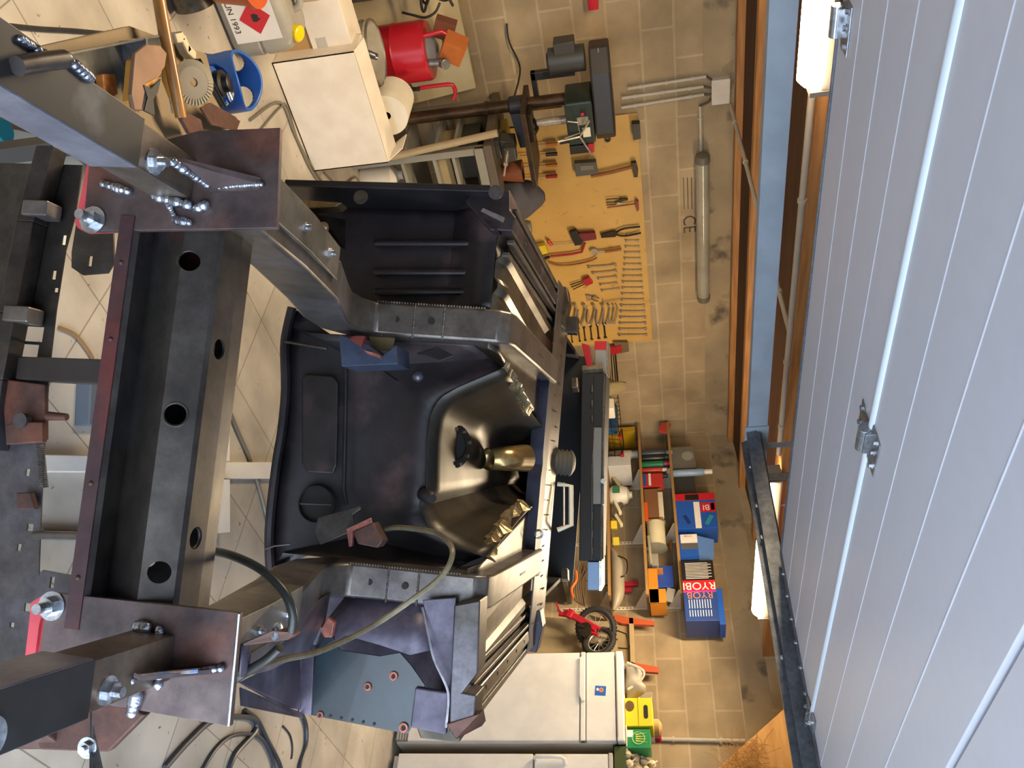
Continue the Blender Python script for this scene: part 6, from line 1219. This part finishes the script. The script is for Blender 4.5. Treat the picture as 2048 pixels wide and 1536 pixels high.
m_ryb = S('carton_tool_blue', '1f55b0', rough=.4); m_ryd = S('carton_tool_navy', '24407e', rough=.4); m_ryr = S('carton_tool_red', 'c81e2c', rough=.4); m_w = S('print_white', 'ece6da', rough=.5); m_ylw = S('print_yellow', 'd8a818'); m_pb = S('print_black', '1d1a1c', rough=.4)
def carton(label, y0, y1, xt, X, dep, body, zb=None):
    a = on(xt, y0, X); e = on(xt, y1, X); zb = z3 + .001 if zb is None else zb
    t = thing('tool_carton', label, 'box', (X, (a.y + e.y) / 2, zb), 'printed tool boxes on the top shelf'); zt = (a.z + e.z) / 2
    MB().span((X, e.y, zb), (X + dep, a.y, zt)).build('carton', body, t, bevel=.002)
    return t, a.y, e.y, zb, zt
def patch(t, name, mat, X, ya, yb, za, zb_): return MB().span((X - .0012, min(ya, yb), min(za, zb_)), (X - .0002, max(ya, yb), max(za, zb_))).build(name, mat, t)
X = 5.86
t, ya, yb, zb, zt = carton('blue and red tool box with BI in view, nearer the corner on the top shelf', 985, 1055, 1432, X, .22, m_ryb)
h = zt - zb; w = ya - yb
patch(t, 'red_band', m_ryr, X, ya - .28 * w, yb + .45 * w, zb + .62 * h, zt); patch(t, 'red_band', m_ryr, X, ya, ya - .2 * w, zb, zt)
patch(t, 'white_stripe', m_w, X, ya - .25 * w, yb, zb + .45 * h, zb + .6 * h); patch(t, 'yellow_patch', m_ylw, X, ya - .3 * w, ya - .5 * w, zt - .12 * h, zt - .01)
patch(t, 'spec_panel', m_pb, X - .0005, ya - .01, ya - .19 * w, zb + .25 * h, zb + .6 * h)
MB().box((X - .002, yb + .22 * w, zb + .8 * h), (.002, .10, .035), Matrix.Rotation(.5, 3, 'X')).build('tool_picture', S('print_teal', '2f8a9c'), t)
MB().box((X - .002, yb + .25 * w, zb + .25 * h), (.002, .09, .03), Matrix.Rotation(-.4, 3, 'X')).build('tool_picture', S('print_dark_blue', '14306c'), t)
text('lettering', 'BI', m_w, t, (X - .002, ya - .42 * w, zb + .76 * h), (0, 0, -1), (0, -1, 0), .075)
t, ya, yb, zb, zt = carton('open small blue and white tool box with a raised flap on the top shelf', 1068, 1118, 1396, X, .2, m_ryb)
h = zt - zb; w = ya - yb
patch(t, 'white_panel', m_w, X, ya, ya - .35 * w, zb + .1 * h, zt); patch(t, 'grey_panel', S('print_grey', '5a5a5a'), X, ya - .36 * w, ya - .6 * w, zb + .1 * h, zt)
text('lettering', 'RYOBI', m_ryr, t, (X - .002, ya - .07 * w, zb + .5 * h), (0, 0, -1), (0, -1, 0), .022)
b = MB(); b.prism([V((X + .02, ya, zt)), V((X + .02, yb, zt)), V((X - .0, yb - .01, zt + .11)), V((X - .0, ya - .06, zt + .13))], (.004, 0, 0)); b.build('flap', S('flap_blue', '5a82c0', rough=.5), t)
X = 5.80
t, ya, yb, zb, zt = carton('navy tool box with RYOBI lettering hanging over the right end of the top shelf', 1120, 1241, 1432, X, .26, m_ryd)
h = zt - zb; w = ya - yb
patch(t, 'spec_panel', m_pb, X, ya, ya - .34 * w, zb, zt); patch(t, 'red_band', m_ryr, X, ya - .34 * w, ya - .52 * w, zb, zt); patch(t, 'magenta_line', S('print_magenta', 'a03a9c'), X - .0003, ya - .515 * w, ya - .54 * w, zb, zt)
text('lettering', 'RYOBI', m_w, t, (X - .002, ya - .43 * w, zb + .5 * h), (0, 0, -1), (0, -1, 0), .088)
text('lettering', 'RYOB', S('print_salmon', 'd8764c'), t, (X - .002, ya - .585 * w, zb + .5 * h), (0, 0, -1), (0, -1, 0), .075)
b = MB()
for k in range(11): y = ya - w * (.045 + .026 * k); b.span((X - .002, y - .0022, zb + .12 * h), (X - .0014, y + .0022, zb + (.82 + .1 * (k % 2)) * h))
b.build('print_lines', m_w, t); b = MB()
for k in range(9): z = zb + h * (.14 + .08 * k); b.span((X - .0022, ya - w * .66, z), (X - .0014, ya - w * .80, z + .005)); b.span((X - .0022, ya - w * .83, z), (X - .0014, ya - w * .93, z + .005))
b.build('print_lines', m_w, t)
o = MB().span((X + .03, yb - .015, zt + .001), (X + .24, ya - .45 * w, zt + .045)).build('flat_carton', m_ryb, bevel=.002); tag(o, 'flat blue box lying on the navy RYOBI lettered tool box'.replace('RYOBI lettered ', ''), 'box')
# ------------------------------------------------------------------ fridge, freezer and what stands on them
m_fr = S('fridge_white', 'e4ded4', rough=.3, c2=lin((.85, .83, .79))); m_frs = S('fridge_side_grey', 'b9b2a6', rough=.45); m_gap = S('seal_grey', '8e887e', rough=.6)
XF = 5.0; Y0, Y1 = 1.905, 2.455
t = thing('fridge', 'white two-door fridge with a small blue sticker by the right wall', 'fridge', (XF + .28, 2.18, 0))
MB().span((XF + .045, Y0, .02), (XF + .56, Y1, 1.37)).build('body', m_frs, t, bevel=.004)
MB().span((XF, Y0, .10), (XF + .044, Y1, 1.150)).build('door', m_fr, t, bevel=.006)
MB().span((XF, Y0, 1.192), (XF + .044, Y1, 1.368)).build('door', m_fr, t, bevel=.006)
MB().span((XF + .01, Y0, 1.150), (XF + .04, Y1, 1.192)).build('seal', m_gap, t)
b = MB(); b.span((XF - .006, Y0, 1.158), (XF + .03, Y1, 1.186)); b.prism([V((XF - .018, Y1 - .04, 1.150)), V((XF - .018, Y1 - .28, 1.150)), V((XF - .018, Y1 - .32, 1.165)), V((XF - .018, Y1 - .32, 1.185)), V((XF - .018, Y1 - .02, 1.185))], (.02, 0, 0)); b.build('handle', m_fr, t, bevel=.004)
MB().span((XF - .006, Y0 - .004, 1.374), (XF + .565, Y1 + .004, 1.418)).build('top', m_fr, t, bevel=.008)
MB().span((XF - .008, Y0 + .02, 1.374), (XF - .004, Y1 - .02, 1.380)).build('top_seam', m_gap, t)
MB().span((XF + .02, Y0 + .01, .02), (XF + .05, Y1 - .01, .098)).build('plinth', m_gap, t)
for k in range(4): MB().span((XF + .012, Y0 + .01, .03 + .017 * k), (XF + .021, Y0 + .09, .038 + .017 * k)).build('vent_slat', m_frs, t)
a = on(1190, 1372, XF); e = on(1212, 1391, XF); s = MB(); s.box((XF - .0008, (a.y + e.y) / 2, (a.z + e.z) / 2), (.001, abs(a.y - e.y), abs(a.z - e.z)), Matrix.Rotation(.08, 3, 'X')); so = s.build('sticker', S('sticker_blue', '2c62b4', rough=.4), t)
s = MB(); cc_ = V((XF - .002, (a.y + e.y) / 2 + .004, (a.z + e.z) / 2 + .004))
for k in range(6): s.ball(cc_ + V((0, .010 * math.cos(k), .010 * math.sin(k))), .006, 8, (.15, 1, 1))
s.build('orange_flower', S('flower_orange', 'e8803a'), so, smooth=True)
s = MB(); s.ball(cc_ + V((0, .004, -.022)), .008, 8, (.15, 1.2, 1)); s.build('white_spot', m_w, so, smooth=True)
Y2, Y3 = 1.24, 1.83
t = thing('freezer', 'white freezer at the bottom edge of the photo beside the fridge', 'freezer', (XF + .28, 1.53, 0))
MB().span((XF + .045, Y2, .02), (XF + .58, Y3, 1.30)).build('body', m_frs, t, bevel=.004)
MB().span((XF, Y2, .06), (XF + .044, Y3, .88)).build('door', m_fr, t, bevel=.006); MB().span((XF, Y2, .89), (XF + .044, Y3, 1.32)).build('door', m_fr, t, bevel=.006)
b = MB(); b.tube([V((XF - .0, Y3 - .03, .90)), V((XF - .03, Y3 - .03, .905)), V((XF - .03, Y3 - .03, 1.05)), V((XF, Y3 - .06, 1.07))], .012, 8, smooth=3); b.build('handle', m_fr, t, smooth=True)
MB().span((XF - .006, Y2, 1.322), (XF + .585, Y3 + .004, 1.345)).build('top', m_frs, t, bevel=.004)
zf = 1.419
def fz(x, y, X=5.12): return P(x, y, 'X', X)
t = thing('canvas_bag', 'crumpled grey canvas bag on top of the white fridge', 'bag', (5.15, 2.3, zf))
b = MB(); rows = []; ya, yb = fz(1262, 1322).y, fz(1262, 1398).y; rd = random.Random(8)
for k in range(15):
    f_ = k / 14; rr = .01 + .085 * (math.sin(math.pi * min(.97, f_ + .02)) ** .6) * (1 + .2 * math.sin(11 * f_)); rows.append([V((5.17 + rr * .9 * math.cos(a), ya + (yb - ya) * f_, zf + .001 + rr * .62 * (1 + math.sin(a) * (1 + .12 * math.sin(5 * a + 9 * f_))))) for a in [2 * math.pi * i / 18 for i in range(19)]])
b.grid(rows); b.build('cloth', S('canvas_grey', '8f887a', rough=.9, bump=.5, scale=14), t, smooth=True)
b = MB(); b.tube([V((5.10, ya - .02, zf + .02)), V((5.09, ya - .08, zf + .12)), V((5.10, ya - .14, zf + .10)), V((5.09, ya - .2, zf + .02))], .008, 6, smooth=4); b.build('strap', S('canvas_light', 'b5ab98', rough=.9), t, smooth=True)
p = fz(1285, 1372, 5.3); t = thing('glass_jar', 'glass jar lying behind the canvas bag on the fridge', 'jar', (5.32, p.y, zf))
MB().lathe((5.34, p.y + .03, zf + .048), (0, -1, 0), [(.03, 0), (.045, .01), (.045, .11), (.035, .125), (.035, .14)], 22).build('glass', M('jar_glass', (.85, .80, .66), rough=.05, trans=.85), t, smooth=True)
MB().lathe((5.34, p.y - .108, zf + .048), (0, -1, 0), [(.038, 0), (.038, .02)], 20).build('lid', m_chr, t)
p = fz(1300, 1390, 5.42); t = thing('drinking_glass', 'upturned drinking glass behind the yellow crate on the fridge', 'glass', (5.45, p.y, zf))
MB().lathe((5.45, p.y, zf + .001), (0, 0, 1), [(.036, 0), (.03, .16), (.028, .16)], 20).build('glass', M('clear_glass', (.9, .88, .8), rough=.04, trans=.9), t, smooth=True)
t = thing('yellow_crate', 'yellow cardboard crate with a black hand hole on the fridge', 'crate', (5.1, 2.1, zf))
a = fz(1252, 1396, 5.06); e = fz(1296, 1452, 5.06)
MB().span((5.06, e.y, zf + .001), (5.24, a.y, a.z + .155)).build('crate', S('crate_bright_yellow', 'dcc21a', rough=.5), t, bevel=.003)
zc_ = zf + .125; b = MB(); b.prism([V((5.0595, (a.y + e.y) / 2 - .0 + u, zc_ + v)) for u, v in [(.03 * s_ + .012 * math.cos(an), .013 * math.sin(an)) for s_, ans in ((1, (-90, -45, 0, 45, 90)), (-1, (90, 135, 180, 225, 270))) for an in [math.radians(q) for q in ans]]], (-.0012, 0, 0)); b.build('hand_hole', m_hole, t)
MB().span((5.0585, e.y + .001, zf + .078), (5.0595, a.y - .001, zf + .081)).build('fold_line', S('fold_line', '8a7a1a'), t)
b = MB(); b.ball(V((5.0585, a.y - .05, zf + .03)), .028, 12, (.05, 1.2, 1)); b.build('brown_print', S('print_brown', '5a4218'), t)
t = thing('green_box', 'green cardboard box with a yellow leaf print on the fridge', 'box', (5.1, 1.95, zf))
a = fz(1260, 1457, 5.05); e = fz(1297, 1496, 5.05)
MB().span((5.05, e.y + .0, zf + .001), (5.2, a.y - .004, zf + .145)).build('carton', S('carton_green', '1f8a4a', rough=.4), t, bevel=.003)
b = MB()
for k in range(4): q = V((5.049, (a.y + e.y) / 2 - .015 + .012 * k, zf + .09)); b.prism([q + V((0, -.004, -.03)), q + V((0, .004, -.03)), q + V((0, .006 * (k - 1.5), .04))], (-.0012, 0, 0))
b.build('leaf_print', S('leaf_yellow', 'd8d44a'), t)
b = MB(); b.torus(V((5.0485, (a.y + e.y) / 2, zf + .075)), (1, 0, 0), .035, .003, 24, 5); b.build('ring_print', S('ring_pale', '9ac88a'), t)
MB().span((5.0485, a.y - .05, zf + .01), (5.0497, a.y - .01, zf + .045)).build('label', m_w, t)
o = MB().box((5.09, on(1250, 1478, 5.03).y + .02, zf + .006), (.1, .14, .008), rz(.2)).build('notepad', S('card_white', 'ddd5c2', rough=.6)); tag(o, 'white card lying in front of the green box on the fridge', 'card')
o = MB().lathe((5.40, on(1310, 1455, 5.4).y, zf + .001), (0, 0, 1), [(.03, 0), (.05, .10), (.05, .19), (.02, .21)], 18).build('paper_bag', S('paper_tan', 'b5965c', rough=.8), smooth=True); tag(o, 'tan paper bag behind the green box on the fridge', 'bag')
t = thing('small_pot', 'small white pot with a red lid behind the green box', 'pot', (5.46, 1.98, zf)); yq = on(1310, 1470, 5.46).y
MB().lathe((5.48, yq, zf + .001), (0, 0, 1), [(.035, 0), (.04, .16)], 18).build('pot', m_w, t, smooth=True); MB().lathe((5.48, yq, zf + .161), (0, 0, 1), [(.042, 0), (.042, .03), (.03, .04)], 18).build('lid', m_redt, t, smooth=True)
# garlic crate on the freezer
t = thing('garlic_tray', 'dark green tray heaped with garlic on the freezer', 'tray', (5.2, 1.7, 1.346))
b = MB(); b.span((5.03, 1.42, 1.346), (5.40, 1.89, 1.352)); b.span((5.03, 1.42, 1.346), (5.036, 1.89, 1.42)); b.span((5.03, 1.884, 1.346), (5.40, 1.89, 1.42)); b.span((5.03, 1.42, 1.346), (5.4, 1.426, 1.42)); b.span((5.394, 1.42, 1.346), (5.4, 1.89, 1.42)); b.build('tray', S('tray_green', '3c4a1c', rough=.6), t)
rd = random.Random(12); m_gar = S('garlic_skin', 'd8cba8', rough=.6, c2=lin((.70, .62, .48)), scale=30)
gm = None
words = ['at the fridge end', 'behind the front one', 'near the tray edge', 'in the middle', 'low in the tray', 'on top of the heap', 'against the wall side', 'half hidden', 'by the straw']
for k in range(12):
    r_ = .026; row = k // 4; px_ = 5.075 + .05 * (k % 4) + rd.uniform(-.01, .01); py_ = 1.85 - .06 * row + rd.uniform(-.008, .008); pz_ = 1.425 + .045 * (k % 4) + .01 * row
    g = thing('garlic_bulb', 'cream garlic bulb in the dark green tray on the freezer', 'garlic', (px_, py_, pz_), 'garlic bulbs in the tray')
    if gm is None:
        b = MB(); rows = []
        for h_, q in ((-.026, .3), (-.022, .75), (-.008, 1.0), (.008, .92), (.022, .5), (.03, .18), (.055, .1)): rows.append([V((px_ + r_ * q * (1 + .09 * math.cos(8 * a)) * math.cos(a), py_ + r_ * q * (1 + .09 * math.cos(8 * a)) * math.sin(a), pz_ + h_)) for a in [2 * math.pi * i / 32 for i in range(33)]])
        b.grid(rows); b.add(rows[0][:-1], [tuple(range(32))]); gm = b.build('bulb', m_gar, g, smooth=True)
    else:
        c_ = gm.copy(); COL.objects.link(c_); c_.parent = g; BASE[c_.name] = BASE[g.name]
    g.rotation_euler = (rd.uniform(-.9, .9), rd.uniform(-.9, .9), 0)
# bike, boards and orange legs by the right wall
t = thing('leaning_board', 'grey-brown board leaning on the right wall behind the red bicycle', 'board', (5.85, 2.9, 0))
a = on(1235, 1232, 5.80); e = on(1235, 1312, 5.80)
b = MB(); b.hexa([V((5.62, e.y, 0)), V((5.62, a.y, 0)), V((5.64, a.y, 0)), V((5.64, e.y, 0)), V((5.90, e.y, 1.33)), V((5.90, a.y, 1.33)), V((5.92, a.y, 1.33)), V((5.92, e.y, 1.33))]); b.build('panel', S('board_grey_brown', '85775c', rough=.6), t, bevel=.003)
MB().tube([V((5.61, e.y, 0.0)), V((5.89, e.y, 1.33))], .012, 6).build('edge_strip', S('strip_terracotta', '9c4a22'), t)
t = thing('folding_table', 'folded wooden table with orange legs leaning on the right wall', 'table', (6.0, 2.9, 0))
m_ol = S('leg_orange', 'b5502a', rough=.5); m_tw = S('table_beige', '9a8560', rough=.6)
b = MB(); zA, zB = on(1258, 1240, 6.02).z, on(1205, 1240, 6.02).z
yA_, yB_ = on(1255, 1238, 6.02).y, on(1255, 1335, 6.02).y
b.span((6.04, yB_, .0), (6.06, yA_, zA)); b.build('top', m_tw, t, bevel=.003)
MB().span((6.0, yB_, zA - .0), (6.05, yA_, zA + .035)).build('rail', S('rail_beige', 'ad9870', rough=.6), t, bevel=.002)
p = [on(1190, 1217, 6.0), on(1215, 1226, 6.0), on(1252, 1233, 6.0), on(1308, 1242, 6.0), on(1308, 1250, 6.0), on(1245, 1247, 6.0), on(1212, 1236, 6.0)]
MB().prism(p, (.035, 0, 0)).build('leg', m_ol, t, bevel=.003)
p = [on(1262, 1322, 6.0), on(1268, 1325, 6.0), on(1318, 1334, 6.0), on(1316, 1345, 6.0), on(1270, 1342, 6.0), on(1258, 1335, 6.0)]
MB().prism(p, (.035, 0, 0)).build('leg', m_ol, t, bevel=.003)
XBk = 5.70
t = thing('child_bicycle', 'small red bicycle hung up in front of the leaning board', 'bicycle', on(1190, 1255, XBk))
m_tyre = S('tyre_black', '1e1c1a', rough=.8); m_bred = S('bicycle_red', '9c1428', rough=.3)
def wheel(x, y, R_, tilt):
    c = on(x, y, XBk); ax = V((1, tilt, .25)); b = MB(); b.torus(c, ax, R_, .022, 36, 8); u, w, a_ = frame(ax)
    for k in range(40): an = 2 * math.pi * k / 40; d = u * math.cos(an) + w * math.sin(an); b.box(c + d * (R_ + .02), (.012, .012, .012))
    wo = b.build('tyre', m_tyre, t, smooth=True)
    b = MB(); b.torus(c, ax, R_ - .024, .006, 32, 6)
    for k in range(12): an = 2 * math.pi * k / 12; b.cyl(c, c + (u * math.cos(an) + w * math.sin(an)) * (R_ - .024), .0015, n=5)
    b.cyl(c - a_ * .03, c + a_ * .03, .015); b.build('rim', m_chr, wo, smooth=True)
    return c
c1 = wheel(1192, 1256, .135, .5); c2 = wheel(1198, 1284, .105, -.2)
b = MB(); fk = [on(1118, 1228, XBk - .06), on(1140, 1232, XBk - .06), on(1165, 1245, XBk - .06), on(1192, 1262, XBk - .05)]
b.tube(fk, .017, 8, smooth=3); b.tube([on(1128, 1222, XBk - .06), on(1150, 1230, XBk - .06), on(1178, 1246, XBk - .06), on(1200, 1258, XBk - .05)], .015, 8, smooth=3); b.tube([on(1160, 1238, XBk - .05), on(1172, 1262, XBk - .05), on(1196, 1270, XBk - .05)], .013, 8); b.build('frame', m_bred, t, smooth=True)
MB().box(on(1140, 1228, XBk - .07), (.04, .07, .05), Matrix.Rotation(.5, 3, 'X')).build('head_shroud', m_bred, t, bevel=.01)
MB().lathe(on(1170, 1258, XBk - .09), (1, .2, .2), [(.02, 0), (.05, 0), (.05, .006), (.02, .006)], 24).build('chain_ring', m_drk, t)
MB().cyl(on(1168, 1255, XBk - .10), on(1155, 1250, XBk - .10), .008).build('crank', m_blk, t)
MB().tube([c1 + V((0, 0, .1)), V((XBk + .1, c1.y, 1.40)), V((XB, c1.y, 1.42))], .006, 6).build('hanging_hook', m_drk, t)
b = MB(); pz = [on(1112, 1205, 5.6), on(1118, 1220, 5.6), on(1123, 1226, 5.6)]; b.tube(pz, .008, 6); b.build('handlebar', m_bred, t, smooth=True)
# cable bundle and trunk below the shelves
t = thing('cable_bundle', 'bundle of brown cables with an orange cord hanging under the lowest shelf', 'cable bundle', on(1160, 1160, 5.8)); b = MB()
for k in range(5): b.tube([on(1150 + 6 * k, 1128 + 3 * k, 5.85), on(1148 + 4 * k, 1165, 5.83), on(1150 + 5 * k, 1200 + 2 * k, 5.85), on(1168, 1205, 5.86), on(1172 - 2 * k, 1165, 5.86), on(1165, 1130, 5.86)], .006, 6, True, smooth=4)
b.build('cables', S('cable_brown', '5c4a34', rough=.5), t, smooth=True)
b = MB(); b.tube([on(1152, 1142, 5.8), on(1153, 1160, 5.8), on(1143, 1178, 5.8), on(1147, 1195, 5.8)], .011, 6, smooth=4); b.build('orange_cord', S('cord_orange', 'd86a2c'), t, smooth=True)
b = MB(); b.tube([on(1168, 1160, 5.86), V((5.95, on(1168, 1160, 5.86).y, 1.24)), V((5.95, on(1168, 1160, 5.86).y, 1.27))], .005, 6); b.build('hook', m_drk, t)
t = thing('storage_chest', 'dark chest standing on the floor under the wall shelves', 'chest', (5.8, 3.9, 0))
MB().span((5.5, 3.42, 0), (6.08, 4.45, .92)).build('body', S('trunk_dark', '4a4238', rough=.6), t, bevel=.006); MB().span((5.48, 3.40, .92), (6.09, 4.47, .96)).build('lid', S('trunk_lid', '5a5144', rough=.6), t, bevel=.006)
